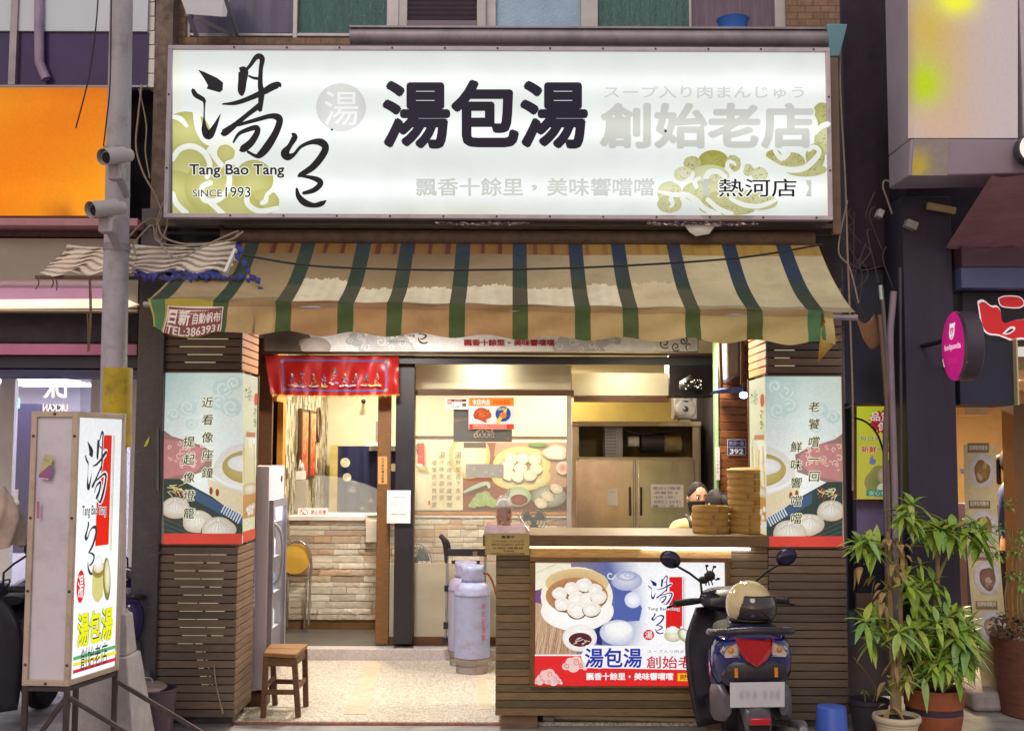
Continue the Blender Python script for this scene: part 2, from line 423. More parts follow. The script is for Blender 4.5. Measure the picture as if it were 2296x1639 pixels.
# ================================================================== SETTING
def pb(mb, x0, y0, x1, y1, Y, d, col=None):
    a = P(x0, y0, Y); b = P(x1, y1, Y); return mb.box(a.x, b.x, Y, Y + d, b.z, a.z, col)
M_ground = mat('pavement', S(156, 152, 148), 0.75, var=0.3, scale=2.2, stretch=(1, 3, 1), bump=0.5, bscale=45, dirt=S(92, 88, 86), dirt_amt=0.75, dirt_scale=1.9)
M_terr = mat('terrazzo', S(206, 200, 190), 0.45, var=0.05, scale=3, dirt=S(150, 130, 105), dirt_amt=0.3, dirt_scale=1.2)
def speckle(m, sc, cols, thr=0.55):
    """scatter of chips over the base colour"""
    n = m.node_tree.nodes; L = m.node_tree.links; b = n['Principled BSDF']; src = b.inputs['Base Color'].links[0].from_socket
    tc = [x for x in n if x.type == 'TEX_COORD'][0]
    v = n.new('ShaderNodeTexVoronoi'); v.inputs['Scale'].default_value = sc; L.new(tc.outputs['Object'], v.inputs['Vector'])
    r = n.new('ShaderNodeValToRGB'); r.color_ramp.interpolation = 'CONSTANT'
    sp = n.new('ShaderNodeSeparateColor'); L.new(v.outputs['Color'], sp.inputs[0]); L.new(sp.outputs[0], r.inputs[0])
    e = r.color_ramp.elements; e[0].color = (*cols[0], 1); e[0].position = 0
    for i, c in enumerate(cols[1:]):
        q = e.new((i + 1) / len(cols)) if i + 1 < len(cols) - 1 else e[-1]
        q.position = (i + 1) / len(cols); q.color = (*c, 1)
    mxx = n.new('ShaderNodeMixRGB'); mxx.blend_type = 'MULTIPLY'; mxx.inputs[0].default_value = 1
    L.new(src, mxx.inputs[1]); L.new(r.outputs[0], mxx.inputs[2]); L.new(mxx.outputs[0], b.inputs['Base Color'])
speckle(M_terr, 95, [(1.1, 1.05, 1.0), (0.76, .72, .68), (1.12, 1.08, 1.04), (0.56, .52, .48), (1.0, .95, .9), (.85, .8, .72)])
M_strip = mat('beige_strip', S(198, 184, 160), 0.5, var=0.14, scale=14, dirt=S(150, 120, 85), dirt_amt=0.4)
M_step = mat('pale_step', S(200, 190, 190), 0.4, var=0.06, scale=20)
speckle(M_step, 160, [(1.05, 1.05, 1.05), (.9, .88, .86), (1, 1, 1), (.8, .78, .76)])
M_dfloor = mat('dark_interior_floor', S(98, 92, 88), 0.35, var=0.12, scale=5)
M_black = mat('black_metal', S(38, 34, 40), 0.45, var=0.2, scale=12)
M_dark = mat('dark_wall', S(48, 42, 48), 0.8, var=0.35, scale=9, dirt=S(80, 66, 58), dirt_amt=0.5)
M_granite = mat('dark_granite', S(62, 60, 70), 0.35, var=0.25, scale=30, dirt=S(90, 86, 88), dirt_amt=0.3, dirt_scale=6)
M_cream = mat('cream_plaster', S(222, 212, 184), 0.7, var=0.06, scale=3, bump=.08)
M_white = mat('white_paint', S(222, 218, 214), 0.5, var=0.06, scale=5, dirt=S(170, 160, 150), dirt_amt=.3)
M_greywall = mat('grey_plaster', S(150, 146, 138), 0.75, var=0.1, scale=4, bump=0.15)
M_brown = mat('brown_trim', S(92, 58, 34), 0.5, var=0.25, scale=10, stretch=(1, 1, 8))
M_alu = mat('aluminium_frame', S(176, 170, 172), 0.4, metal=0.35, var=0.1, scale=8, dirt=S(110, 96, 90), dirt_amt=.35)
M_gal = mat('galvanised_steel', S(150, 142, 150), 0.5, metal=0.4, var=0.15, scale=7, dirt=S(90, 80, 78), dirt_amt=.5)
M_glass = mat('clear_glass', (0.95, 0.97, 0.96), 0.03, var=0, alpha=0.07, spec=0.5)
M_frost = mat('frosted_panel', S(178, 168, 148), 0.45, var=0.06, scale=6)
M_slat = mat('dark_slat_wood', S(72, 56, 52), 0.6, var=0.3, scale=7, stretch=(1.2, 1.2, 22), bump=.25, bscale=50, dirt=S(96, 86, 84), dirt_amt=0.6, dirt_scale=4, attr=True)
M_oak = mat('oak_board', S(150, 104, 58), 0.5, var=0.35, scale=8, stretch=(1.2, 1.2, 16), bump=.2, bscale=50, attr=True)
M_tile = mat('brown_wall_tile', S(140, 108, 82), 0.6, var=0.3, scale=25, dirt=S(70, 58, 50), dirt_amt=.5, dirt_scale=5)
def brick_over(m, sx, sy, mortar, c2):
    n = m.node_tree.nodes; L = m.node_tree.links; b = n['Principled BSDF']; src = b.inputs['Base Color'].links[0].from_socket
    tc = [x for x in n if x.type == 'TEX_COORD'][0]; sp = n.new('ShaderNodeSeparateXYZ'); cb = n.new('ShaderNodeCombineXYZ')
    L.new(tc.outputs['Object'], sp.inputs[0]); L.new(sp.outputs[0], cb.inputs[0]); L.new(sp.outputs[2], cb.inputs[1])
    br = n.new('ShaderNodeTexBrick'); br.inputs['Scale'].default_value = 1; br.inputs['Brick Width'].default_value = sx; br.inputs['Row Height'].default_value = sy
    br.inputs['Mortar Size'].default_value = 0.004; br.inputs['Mortar'].default_value = (*mortar, 1); L.new(cb.outputs[0], br.inputs['Vector'])
    h = n.new('ShaderNodeVectorMath'); h.operation = 'MULTIPLY'; h.inputs[1].default_value = c2
    L.new(src, h.inputs[0]); L.new(src, br.inputs['Color1']); L.new(h.outputs[0], br.inputs['Color2']); L.new(br.outputs['Color'], b.inputs['Base Color'])
brick_over(M_tile, .10, .045, S(90, 80, 72), (.8, .78, .75))

g = MB().grid(lambda u, v: (-40 + 80 * u, -40 + 80 * v, 0.0), 2, 2)
ground = struct(g.build('ground', M_ground)); ground['label'] = 'worn grey concrete pavement in front of the shops'
XL, XR = -1.60, 2.03            # inner edges of the open shop front
fl = MB(); fl.box(-2.3, 2.06, 0.11, 2.15, -0.05, 0.02)
struct(fl.build('shop_floor', M_terr))['label'] = 'speckled terrazzo floor of the open shop front'
a0, a1 = PG(770, 1601, .02), PG(822, 1601, .02); b0, b1 = PG(818, 1485, .02), PG(858, 1485, .02)
st = MB(); st.hexa([a0 + Vector((0, 0, -.01)), a1 + Vector((0, 0, -.01)), b1 + Vector((0, 0, -.01)), b0 + Vector((0, 0, -.01)), a0 + Vector((0, 0, .003)), a1 + Vector((0, 0, .003)), b1 + Vector((0, 0, .003)), b0 + Vector((0, 0, .003))])
a0, a1 = PG(1074, 1590, .02), PG(1108, 1590, .02); b0, b1 = PG(1070, 1519, .02), PG(1090, 1519, .02)
st.hexa([p + Vector((0, 0, -.01)) for p in (a0, a1, b1, b0)] + [p + Vector((0, 0, .003)) for p in (a0, a1, b1, b0)])
struct(st.build('floor_strip', M_strip))['label'] = 'worn beige strip across the terrazzo floor'
ed = MB().box(-1.75, 0.05, 0.092, 0.1095, -0.05, 0.016)
struct(ed.build('floor_edging', mat('red_edging', S(150, 92, 82), .6, var=.4, scale=20, dirt=S(120, 110, 105), dirt_amt=.9, dirt_scale=4)))
stp = MB().box(-2.3, 2.06, 2.15, 2.30, -0.05, 0.108)
struct(stp.build('doorstep', M_step, bevel=.006))
idf = MB().box(-2.3, 2.3, 2.30, 5.3, -0.05, 0.11)
struct(idf.build('interior_floor', M_dfloor))

# ------------------------------------------------------------------ the shop building (shell, upper storey, frames)
bld = thing('shop_building', 'tiled shophouse holding the soup dumpling shop, with green upstairs windows', 'building', (0, 0.1, 0))
w = MB()
w.box(-2.30, 2.10, 0.10, 0.3, 2.72, 3.98)                                   # facade band behind the big sign
w.build('facade_wall', M_dark, bld)
c = MB(); c.box(-2.3, 2.1, 0.3, 2.2, 2.72, 2.8); c.build('arcade_ceiling', mat('arcade_ceiling', S(70, 60, 52), .8, var=.25), bld)
c = MB(); c.box(-2.0, 2.0, 2.33, 5.3, 2.62, 2.7); c.build('interior_ceiling', M_cream, bld)
c = MB()
c.box(-2.36, -2.2, 0.58, 5.3, 0, 2.72); c.box(2.0, 2.12, 1.22, 5.3, 0, 2.72)
c.build('party_wall', mat('dim_plaster', S(96, 84, 66), .7, var=.15), bld)
c = MB(); c.box(-2.2, 2.0, 5.1, 5.2, 0.1, 2.62); c.build('back_wall', M_cream, bld)
# upper storey: wall above the sign with a long row of windows
YU = 0.12
u = MB()
pb(u, 322, -60, 415, 100, YU, .2); pb(u, 1762, -60, 1884, 100, YU, .2); pb(u, 415, 84, 1762, 106, YU, .2); pb(u, 415, -60, 1762, -52, YU, .2)
u.build('upper_wall', M_tile, bld)
c = MB(); pb(c, 352, -60, 372, 620, .0, .12); c.build('wall_pier', mat('stained_concrete', S(120, 105, 96), .85, var=.4, scale=14, dirt=S(60, 50, 46), dirt_amt=.8, dirt_scale=9), bld)
c = MB()
for i in range(8): pb(c, 331, -58 + i * 32, 346, -28 + i * 32, .05, .08, S(150, 140, 140))
c.build('pier_tiles', M_white, bld)
M_wglass = mat('ribbed_green_glass', S(58, 98, 96), 0.22, var=0.3, scale=8, stretch=(6, 1, .6), bump=.5, bscale=40, spec=.6)
M_wblue = mat('frosted_blue_glass', S(150, 178, 205), 0.3, var=.22, scale=3, bump=.3, bscale=70)
M_wdark = mat('dark_violet_glass', S(92, 84, 110), 0.2, var=.3, scale=3, stretch=(5, 1, .5))
M_curt = mat('mauve_curtain', S(112, 96, 112), .7, var=.3, scale=10, stretch=(5, 1, .3))
panes = [(425, 530, M_wdark, 'dark_pane'), (532, 658, M_wdark, 'dark_pane'), (664, 868, M_wglass, 'green_pane'), (1110, 1302, M_wblue, 'blue_pane'), (1340, 1545, M_wglass, 'green_pane'), (1550, 1736, M_curt, 'curtained_pane')]
wf = MB()
for x0, x1 in ((415, 425), (658, 666), (868, 894), (1090, 1112), (1302, 1341), (1544, 1551), (1736, 1764)): pb(wf, x0, -52, x1, 86, YU + .03, .06)
pb(wf, 415, 74, 1764, 86, YU + .032, .058)
win = wf.build('window', M_alu, bld, bevel=.004)
for x0, x1, m, nm in panes:
    q = MB(); pb(q, x0 + .5, -52, x1 - .5, 74, YU + .065, .012)
    o = q.build('pane', m, bld)
lv = MB()
pb(lv, 896, -52, 912, 62, YU - .03, .09, S(190, 186, 186)); pb(lv, 1070, -52, 1088, 62, YU - .03, .09, S(190, 186, 186)); pb(lv, 912, 46, 1070, 62, YU - .03, .09, S(120, 108, 124))
for i in range(9): 
    a = P(912, -50 + i * 11, YU); b = P(1070, -41 + i * 11, YU)
    lv.hexa([(a.x, YU + .03, b.z), (b.x, YU + .03, b.z), (b.x, YU + .05, b.z), (a.x, YU + .05, b.z), (a.x, YU - .005, a.z), (b.x, YU - .005, a.z), (b.x, YU + .01, a.z), (a.x, YU + .01, a.z)], S(128, 116, 132))
lv.build('louvre_vent', mat('painted_metal', (1, 1, 1), .5, attr=True, var=.12, scale=12, dirt=S(80, 70, 70), dirt_amt=.3), bld)
M_col = MATS['painted_metal']
# lintel and shopfront steel at the inner line
YD = 2.2
c = MB(); c.box(-2.2, 2.0, 2.02, 2.3, PZ(1100, 742, 2.02), 2.72); c.build('lintel', M_brown, bld)
c = MB(); pb(c, 590, 788, 1640, 797, 1.98, .05); c.build('lintel_rail', mat('dark_brown_rail', S(74, 52, 40), .5, var=.3), bld)
c = MB(); pb(c, 586, 797, 1640, 818, 2.1, .06); c.build('header_track', M_black, bld)
c = MB(); pb(c, 889, 797, 924, 1443, YD, .13); c.build('steel_post', M_black, bld, bevel=.004)
# white bulkhead over the glass
c = MB(); pb(c, 926, 817, 1281, 873, 2.62, .5); pb(c, 1282, 836, 1505, 887, 2.9, .5); c.build('bulkhead', M_cream, bld)
c = MB(); pb(c, 926, 874, 1287, 887, 2.34, .07); pb(c, 1287, 889, 1500, 902, 2.9, .04); c.build('brown_rail', M_brown, bld)
# interior back wall mouldings
c = MB(); pb(c, 920, 977, 1278, 983, 5.07, .03); c.build('picture_rail', M_brown, bld)
c = MB(); pb(c, 924, 1147, 1272, 1154, 5.06, .04); c.build('dado_rail', mat('orange_wood', S(200, 130, 50), .5), bld)
c = MB(); pb(c, 924, 1155, 1272, 1161, 5.05, .05); c.build('dado_cap', M_white, bld)
# olive wall behind the steel fridge and dark inner jamb
c = MB(); pb(c, 1283, 888, 1520, 960, 4.95, .12); c.build('olive_wall', mat('olive_wall', S(160, 138, 70), .7, var=.1), bld)
c = MB(); c.box(1.90, 2.0, 1.25, 4.95, .1, 2.62); pb(c, 1500, 797, 1600, 889, 2.85, .3); c.build('inner_jamb', M_dark, bld)
# stacked-stone facing, one irregular stone after another
M_stone = mat('ledger_stone', (1, 1, 1), .8, var=.16, scale=14, stretch=(1, 1, 3), bump=.6, bscale=30, attr=True)
def stone_face(name, x0, x1, z0, z1, Y, parent, ncol=0.24, rh=.034, tint=(1, 1, 1)):
    r = random.Random(sum(map(ord, name)) % 99 + 3); mb = MB(); z = z0
    pal = [S(220, 210, 192), S(208, 196, 178), S(226, 218, 204), S(196, 176, 154), S(198, 168, 138), S(220, 210, 194)]
    while z < z1 - .005:
        h = min(rh * r.uniform(.75, 1.35), z1 - z); x = x0
        while x < x1 - .003:
            wd = min(ncol * r.uniform(.35, 1.3), x1 - x); hh = h; d = r.uniform(.006, .024); k = r.choice(pal); v = r.uniform(.82, 1.12)
            col = tuple(k[i] * v * tint[i] for i in range(3)); n = max(2, int(wd / .02)); e0 = .0015
            top = [(r.uniform(0, .004) if 0 < i < n else 0) for i in range(n + 1)]
            base = len(mb.v)
            for i in range(n + 1):
                xx = x + e0 + (wd - 2 * e0) * i / n; dd = d * r.uniform(.6, 1.15)
                mb.v += [Vector((xx, Y + .002, z + e0)), Vector((xx, Y - dd * r.uniform(.6, .95), z + e0 + top[i])), Vector((xx, Y - dd, z + hh * .5 + r.uniform(-.005, .005))), Vector((xx, Y - dd * r.uniform(.5, .95), z + hh - e0 - top[n - i])), Vector((xx, Y + .002, z + hh - e0))]
            for i in range(n):
                for q in range(4):
                    a = base + i * 5 + q; mb.f.append((a, a + 5, a + 6, a + 1)); mb.c.append(col)
            mb.f.append(tuple(base + q for q in range(5))); mb.c.append(col); mb.f.append(tuple(base + n * 5 + q for q in range(4, -1, -1))); mb.c.append(col)
            x += wd
        z += h
    mb.box(x0, x1, Y + .003, Y + .02, z0, z1, S(90, 72, 58))
    return mb.build(name, M_stone, parent, smooth=25)
stone_face('stone_dado', PX(924, 1200, 5.05), PX(1275, 1200, 5.05), .11, PZ(1100, 1161, 5.05), 5.07, bld, ncol=.26, rh=.062)
# left interior wall: upright mosaic strips, with door frame near the front
def mosaic(name, X, y0, y1, z0, z1, parent):
    r = random.Random(5); mb = MB(); pal = [S(226, 218, 190), S(210, 200, 170), S(120, 108, 84), S(190, 180, 150), S(232, 226, 204), S(150, 138, 110), S(86, 76, 62)]
    y = y0
    while y < y1:
        wd = .03; z = z0 - r.uniform(0, .12)
        while z < z1:
            h = r.choice((.06, .1, .14)); d = r.uniform(.002, .008); zz0, zz1 = max(z, z0), min(z + h, z1)
            if zz1 > zz0: mb.add([(X + d, y + .001, zz0 + .001), (X + d, y + wd - .001, zz0 + .001), (X + d, y + wd - .001, zz1 - .001), (X + d, y + .001, zz1 - .001)], [(0, 1, 2, 3)], r.choice(pal))
            z += h
        y += wd
    mb.box(X - .03, X, y0, y1, z0, z1, S(150, 140, 115))
    return mb.build(name, mat('mosaic_tile', (1, 1, 1), .3, attr=True, var=.05), parent, smooth=0)
XM = -1.985
mosaic('mosaic_wall', XM, 2.75, 5.08, .11, 2.62, bld)
c = MB(); c.box(XM - .02, XM + .03, 2.62, 2.74, .11, 2.62); c.box(XM - .02, XM + .03, 2.35, 2.62, 2.1, 2.62); c.build('door_trim', MATS['orange_wood'], bld)
c = MB(); c.box(-2.2, XM, 2.31, 2.36, .11, 2.62); c.build('return_wall', M_brown, bld)
# stub wall with brown boards on the street side of the kitchen
YS = 1.05
c = MB(); c.box(PX(1608, 900, YS), 2.06, YS + .02, YS + .16, .02, 2.72); c.build('stub_wall', mat('green_plaster', S(128, 160, 116), .7, var=.15), bld)
c = MB(); r_ = random.Random(3)
for i in range(26):
    y1 = 1170 - i * 17.2; pb(c, 1614, y1 - 15.8, 1700, y1, YS - .01, .025, mixc(S(140, 84, 44), S(112, 64, 34), r_.random()))
c.build('board_cladding', M_oak, bld, bevel=.002)
c = MB(); pb(c, 1604, 818, 1613, 1180, YS - .012, .03); c.build('jamb_strip', mat('pale_green_strip', S(150, 186, 140), .6), bld)

# ------------------------------------------------------------------ party pillar of dark granite
gp = MB(); gp.box(PX(302, 1000, -.05), PX(362, 1000, -.05), -.05, .5, 0, 3.2)
tag(pier_ := gp.build('granite_pier', M_granite, bevel=.004), 'tall dark granite pier between the shop and the pink neighbour', 'pier')

# ------------------------------------------------------------------ neighbour on the street's one side (pink lit shop)
nb = thing('neighbour_building', 'neighbouring building with orange panel, pink lit soffit and bright glass storefront', 'building', (-3.2, .2, 0))
M_nw = mat('white_panel', S(196, 204, 216), .4, var=.05, scale=2)
M_vio = mat('violet_glass', S(64, 48, 92), .15, var=.25, scale=2)
M_pink = mat('pink_wall', S(200, 168, 192), .6, var=.1)
x0 = -700
c = MB(); pb(c, x0, -80, 330, 71, .02, .3); c.build('white_panel', M_nw, nb)
c = MB(); pb(c, x0, 71, 330, 193, .04, .3); c.build('violet_window', M_vio, nb)
c = MB(); pb(c, 28, -80, 33, 190, .0, .06); pb(c, x0, 188, 330, 196, .0, .06); c.build('window_mullion', M_gal, nb)
c = MB(); c.tube([P(88, -60, .0), P(88, 120, .0), P(92, 150, .0), P(104, 178, .0)], .03, 10, smooth=4); c.build('bent_pipe', mat('pale_pipe', S(150, 130, 160), .5), nb)
c = MB(); pb(c, x0, 193, 346, 560, .42, .1); c.build('rear_wall', M_dark, nb)
c = MB(); pb(c, x0, 486, 308, 506, -.18, .4, S(170, 120, 130)); c.build('sign_base', M_col, nb)
c = MB(); pb(c, x0, 506, 308, 532, .0, .3); c.build('brick_band', mat('dim_brick', S(96, 76, 74), .8, var=.4, scale=30), nb)
c = MB(); pb(c, x0, 532, 306, 626, -.05, .6); c.build('soffit_panel', mat('grey_panel', S(150, 138, 130), .6, var=.08), nb)
c = MB(); pb(c, x0, 626, 300, 690, .35, .2); c.build('pink_wall', M_pink, nb)
c = MB(); pb(c, x0, 690, 308, 699, -.06, .4, S(190, 176, 160)); pb(c, 284, 628, 308, 690, -.05, .3, S(190, 180, 168)); c.build('cream_ledge', M_col, nb)
tr = MB(); a = P(x0, 676, -.1); b = P(282, 670, -.1); tip = P(304, 680, -.1); a2 = P(x0, 693, -.1); b2 = P(282, 687, -.1)
tr.add([a, b, tip, b2, a2] + [p + Vector((0, .08, 0)) for p in (a, b, tip, b2, a2)], [(0, 1, 2, 3, 4), (9, 8, 7, 6, 5)] + [(i, (i + 1) % 5, 5 + (i + 1) % 5, 5 + i) for i in range(5)])
tr.build('light_trough', mat('lit_trough', S(255, 236, 205), .5, emit=S(255, 232, 200), estr=.6), nb)
pl = bpy.data.lights.new('trough_light', 'AREA'); pl.shape = 'RECTANGLE'; pl.size = 2.2; pl.size_y = .05; pl.energy = 1.3; pl.color = (1, .72, .9)
po = bpy.data.objects.new('trough_light', pl); COL.objects.link(po); po.location = (P(60, 684, .12)); po.rotation_euler = (R(150), 0, 0)
c = MB(); pb(c, x0, 699, 308, 768, .05, .4); c.build('dark_band', M_dark, nb)
c = MB(); pb(c, x0, 768, 306, 796, -.02, .2, S(186, 112, 142)); c.build('pink_band', M_col, nb)
c = MB(); pb(c, x0, 796, 308, 826, .03, .4, S(44, 38, 62)); pb(c, x0, 826, 308, 842, .02, .4, S(60, 56, 96)); c.build('header_band', M_col, nb)
YG = 1.3
c = MB(); pb(c, x0, 841, 308, 850, YG - .02, .08); pb(c, 2, 850, 8, 1560, YG, .06); pb(c, 205, 850, 210, 1560, YG, .06); pb(c, 297, 850, 303, 1560, YG, .06); c.build('storefront_frame', M_white, nb)
c = MB(); pb(c, x0, 850, 303, 1560, YG + .03, .01); c.build('storefront_glass', M_glass, nb)
c = MB(); c.box(-7.5, -2.3, 4.2, 4.3, 0, 2.6); c.build('room_wall', mat('lilac_room_wall', S(196, 194, 208), .6, var=.08), nb)
c = MB(); c.box(-7.5, -2.42, YG + .1, 4.3, 2.3, 2.4); c.build('room_ceiling', M_white, nb)
c = MB(); c.box(-2.45, -2.37, .55, 4.2, 0, 2.4); c.build('room_side_wall', mat('lilac_room_wall2', S(160, 158, 170), .6, var=.08), nb)
c = MB()
for i in range(3): c.box(-5.6 + i * 1.1, -5.0 + i * 1.1, 1.7, 3.4, 2.27, 2.298)
c.build('ceiling_light', mat('cool_ceiling_light', (1, 1, 1), .5, emit=S(238, 232, 255), estr=8.0), nb)
c = MB(); pb(c, 22, 905, 70, 1240, 2.2, .5, S(58, 56, 92)); pb(c, 60, 1190, 180, 1400, 2.4, .5, S(96, 90, 130)); pb(c, 90, 925, 168, 1000, 2.6, .03, S(60, 66, 100)); pb(c, 60, 1000, 140, 1200, 2.9, .3, S(110, 116, 170)); c.build('shop_cabinet', M_col, nb)
pr = Print(front_plane(2.19)); pr.text('UK.KAN', 96, 906, 152, 922, S(236, 218, 190), .02, mirror=True); pr.text('DK', 98, 852, 150, 892, S(244, 226, 200), .03, mirror=True)
pr.rect(26, 893, 45, 915, S(110, 220, 180)); pr.rect(33, 895, 38, 912, S(230, 255, 240)); pr.build('window_lettering', mat('lit_print', (1, 1, 1), .5, attr=True, var=0, emit='attr', estr=.35), nb)
M_litprint = MATS['lit_print']
c = MB(); c.add([P(180, 852, 1.4), P(206, 852, 1.4), P(206, 1300, 1.4), P(180, 1300, 1.4)], [(0, 1, 2, 3)]); c.build('net_curtain', mat('net_curtain', S(190, 196, 226), .7, alpha=.6), nb)
# orange light box of the neighbour
ob = thing('orange_sign', 'blank orange light box on the pink neighbour above the pole cameras', 'sign', (-3.2, -.18, 3))
c = MB(); pb(c, -264, 194, 246, 487, -.18, .2, S(150, 110, 100)); c.build('box', M_col, ob)
c = Print(front_plane(-.19)); c.grad(-260, 197, 244, 484, lambda u, v: mixc(mixc(S(244, 130, 0), S(255, 160, 20), .5 + .5 * math.sin(u * 5 + v * 3)), S(150, 60, 20), .8 * math.exp(-((u - .79) / .05) ** 2 - ((v - 1) / .1) ** 2) + .25 * max(0, 1 - v * 12)), 16, 8)
c.build('face', lightbox_mat('orange_face', 1.0, [(PZ(100, 430, -.19) - 3, .12)], lo=.85, grain=.1), ob)

# ------------------------------------------------------------------ neighbour on the other side (dark column, restaurant)
rb = thing('restaurant_building', 'dark fronted restaurant building with violet column and warm lit doorway', 'building', (2.9, .1, 0))
M_col_v = mat('violet_black_column', S(52, 45, 66), .5, var=.2, scale=3, stretch=(3, 3, .4))
M_blueg = mat('blue_grey_wall', S(60, 62, 84), .6, var=.15)
XB = 2900
c = MB(); pb(c, 2022, 440, 2160, 1530, .1, .5); c.build('column', M_col_v, rb, bevel=.005)
c = MB(); pb(c, 2022, -80, 2060, 440, .12, .4); pb(c, 1886, -80, 2026, 600, .45, .3); c.build('dark_wall', mat('night_wall', S(48, 38, 54), .8, var=.4, scale=6), rb)
c = MB(); pb(c, 2026, -80, XB, 600, .5, .2); c.build('upper_wall', MATS['night_wall'], rb)
c = MB(); pb(c, 1890, 600, 2030, 905, .5, .3); pb(c, 1908, 905, 1920, 1500, .48, .2); pb(c, 1886, 905, 1908, 1620, .46, .3); c.build('recess_wall', M_blueg, rb)
c = MB(); pb(c, 1920, 1120, 2040, 1200, .55, .1, S(150, 140, 190)); pb(c, 1920, 1200, 2040, 1330, .62, .1, S(40, 40, 56)); pb(c, 1920, 1330, 2040, 1395, .6, .1, S(120, 96, 80)); pb(c, 1920, 1395, 2040, 1440, .55, .1, S(58, 54, 72)); pb(c, 1894, 1430, 2040, 1560, .45, .2, S(112, 104, 112)); c.build('recess_panel', M_col, rb)
c = MB(); pb(c, 2155, 535, XB, 600, .0, .5, S(84, 56, 74)); pb(c, 2155, 596, XB, 648, .02, .3, S(86, 96, 140)); pb(c, 2155, 648, XB, 770, .2, .3, S(40, 28, 44)); c.build('fascia_band', M_col, rb)
c = MB(); a, b, d, e = P(2160, 430, -.3), P(XB, 430, -.3), P(XB, 536, -.3), P(2160, 536, -.3)
c.grid(lambda u, v: (a.x + (b.x - a.x) * u, -.7 + .7 * (1 - v) + .05 * math.sin(u * 40), e.z + (a.z - e.z) * v), 24, 4); c.build('folded_canopy', mat('mauve_canvas', S(150, 110, 120), .8, var=.2, scale=5, stretch=(1, 1, 6)), rb)
c = MB(); pb(c, 2150, 765, 2285, 908, .1, .4); c.build('door_header', mat('night_blue', S(44, 46, 66), .6, var=.1), rb)
YR = 1.1
c = MB(); pb(c, 2272, 905, 2330, 1480, YR - .02, .2, S(124, 92, 62)); c.build('door_frame', M_col, rb); c = MB(); pb(c, 2278, 760, 2286, 908, .05, .1, S(206, 190, 150)); c.build('downpipe', M_col, rb)
c = MB(); c.box(2.6, 5.4, 4.2, 4.3, 0, 2.6, S(190, 150, 96)); c.box(2.45, 2.55, 1.2, 4.2, 0, 2.6, S(170, 130, 90)); c.build('room_wall', M_col, rb)
c = MB(); c.box(2.5, 5.4, 1.25, 4.3, 2.3, 2.4, S(226, 196, 150)); c.build('room_ceiling', M_col, rb)
c = MB(); pb(c, 2164, 908, 2216, 930, 1.5, .3, S(214, 190, 150)); c.build('wall_beam', M_col, rb); c = MB(); pb(c, 2164, 1130, 2300, 1420, 2.2, .3, S(90, 76, 100)); pb(c, 2164, 1050, 2195, 1062, 1.9, .1, S(110, 130, 220)); c.build('room_counter', M_col, rb)
c = MB()
for x, y in ((2184, 948), (2260, 948), (2175, 960)):
    p = P(x, y, 2.4); c.cyl((p.x, p.y, 2.26), (p.x, p.y, 2.298), .07, n=18)
c.build('downlight', mat('warm_downlight', (1, 1, 1), .5, emit=S(255, 226, 180), estr=9), rb)

p = Print(front_plane(-.052)); rg = random.Random(14)
for i in range(46):
    x, y = rg.uniform(304, 358), rg.uniform(640, 1560); a = rg.uniform(-.7, .5); l = rg.uniform(4, 26); p.stroke([(x, y, rg.uniform(.5, 1.4)), (min(360, x + l * math.cos(a)), y + l * math.sin(a), .5)], mixc(S(80, 76, 80), S(120, 112, 110), rg.random()), smooth=0)
p.poly([(323, 1002), (328, 990), (336, 978), (335, 990), (330, 1000)], S(190, 196, 60)); p.rect(352, 958, 357, 1100, S(104, 100, 104)); p.build('scuffs', mat('scuff_print', (1, 1, 1), .6, attr=True, var=.2), pier_)

# ================================================================== THE BIG SIGN
DK = S(30, 24, 42); OL = S(192, 192, 122); OL2 = S(150, 148, 60); WH = S(250, 252, 250); GR = S(205, 206, 200)
def brush_tang(p, ox, oy, k, col, ky=None, wk=1.0):
    """brush-written character: dots at one side, then the flying strokes"""
    ky = ky or k
    q = lambda pts: [(ox + a[0] * k, oy + a[1] * ky, a[2] * min(k, ky) * wk) if len(a) > 2 else (ox + a[0] * k, oy + a[1] * ky) for a in pts]
    p.poly(q([(1312, 465), (1350, 478), (1440, 520), (1478, 550), (1475, 600), (1455, 615), (1400, 600), (1368, 590), (1378, 570), (1350, 520)]), col)
    for s_ in ([(1278, 598, 20), (1297, 632, 26), (1348, 664, 22), (1354, 700, 9), (1352, 790, 10), (1356, 860, 34), (1382, 900, 44), (1418, 850, 28), (1461, 757, 3)],
               [(1592, 455, 18), (1612, 475, 50), (1606, 540, 44), (1600, 600, 40), (1602, 630, 22)],
               [(1625, 470, 16), (1655, 440, 18), (1690, 390, 24), (1715, 376, 30), (1737, 395, 28), (1728, 460, 22), (1724, 560, 26), (1732, 620, 32), (1722, 735, 22)],
               [(1648, 506, 10), (1680, 520, 14), (1716, 524, 16)],
               [(1474, 692, 8), (1560, 685, 22), (1650, 655, 26), (1745, 612, 32), (1800, 580, 38), (1845, 565, 32), (1858, 580, 6)],
               [(1722, 700, 30), (1640, 762, 24), (1560, 828, 28), (1490, 880, 38), (1468, 888, 16)],
               [(1575, 832, 16), (1700, 796, 22), (1790, 772, 26), (1840, 780, 36), (1852, 810, 34), (1825, 885, 36), (1770, 975, 42), (1722, 1028, 34), (1690, 1034, 18), (1640, 1006, 14)],
               [(1546, 946, 10), (1582, 890, 18), (1640, 862, 24), (1698, 848, 28), (1704, 880, 30), (1665, 945, 36), (1612, 988, 38), (1590, 1000, 12)]):
        p.stroke(q(s_), col)
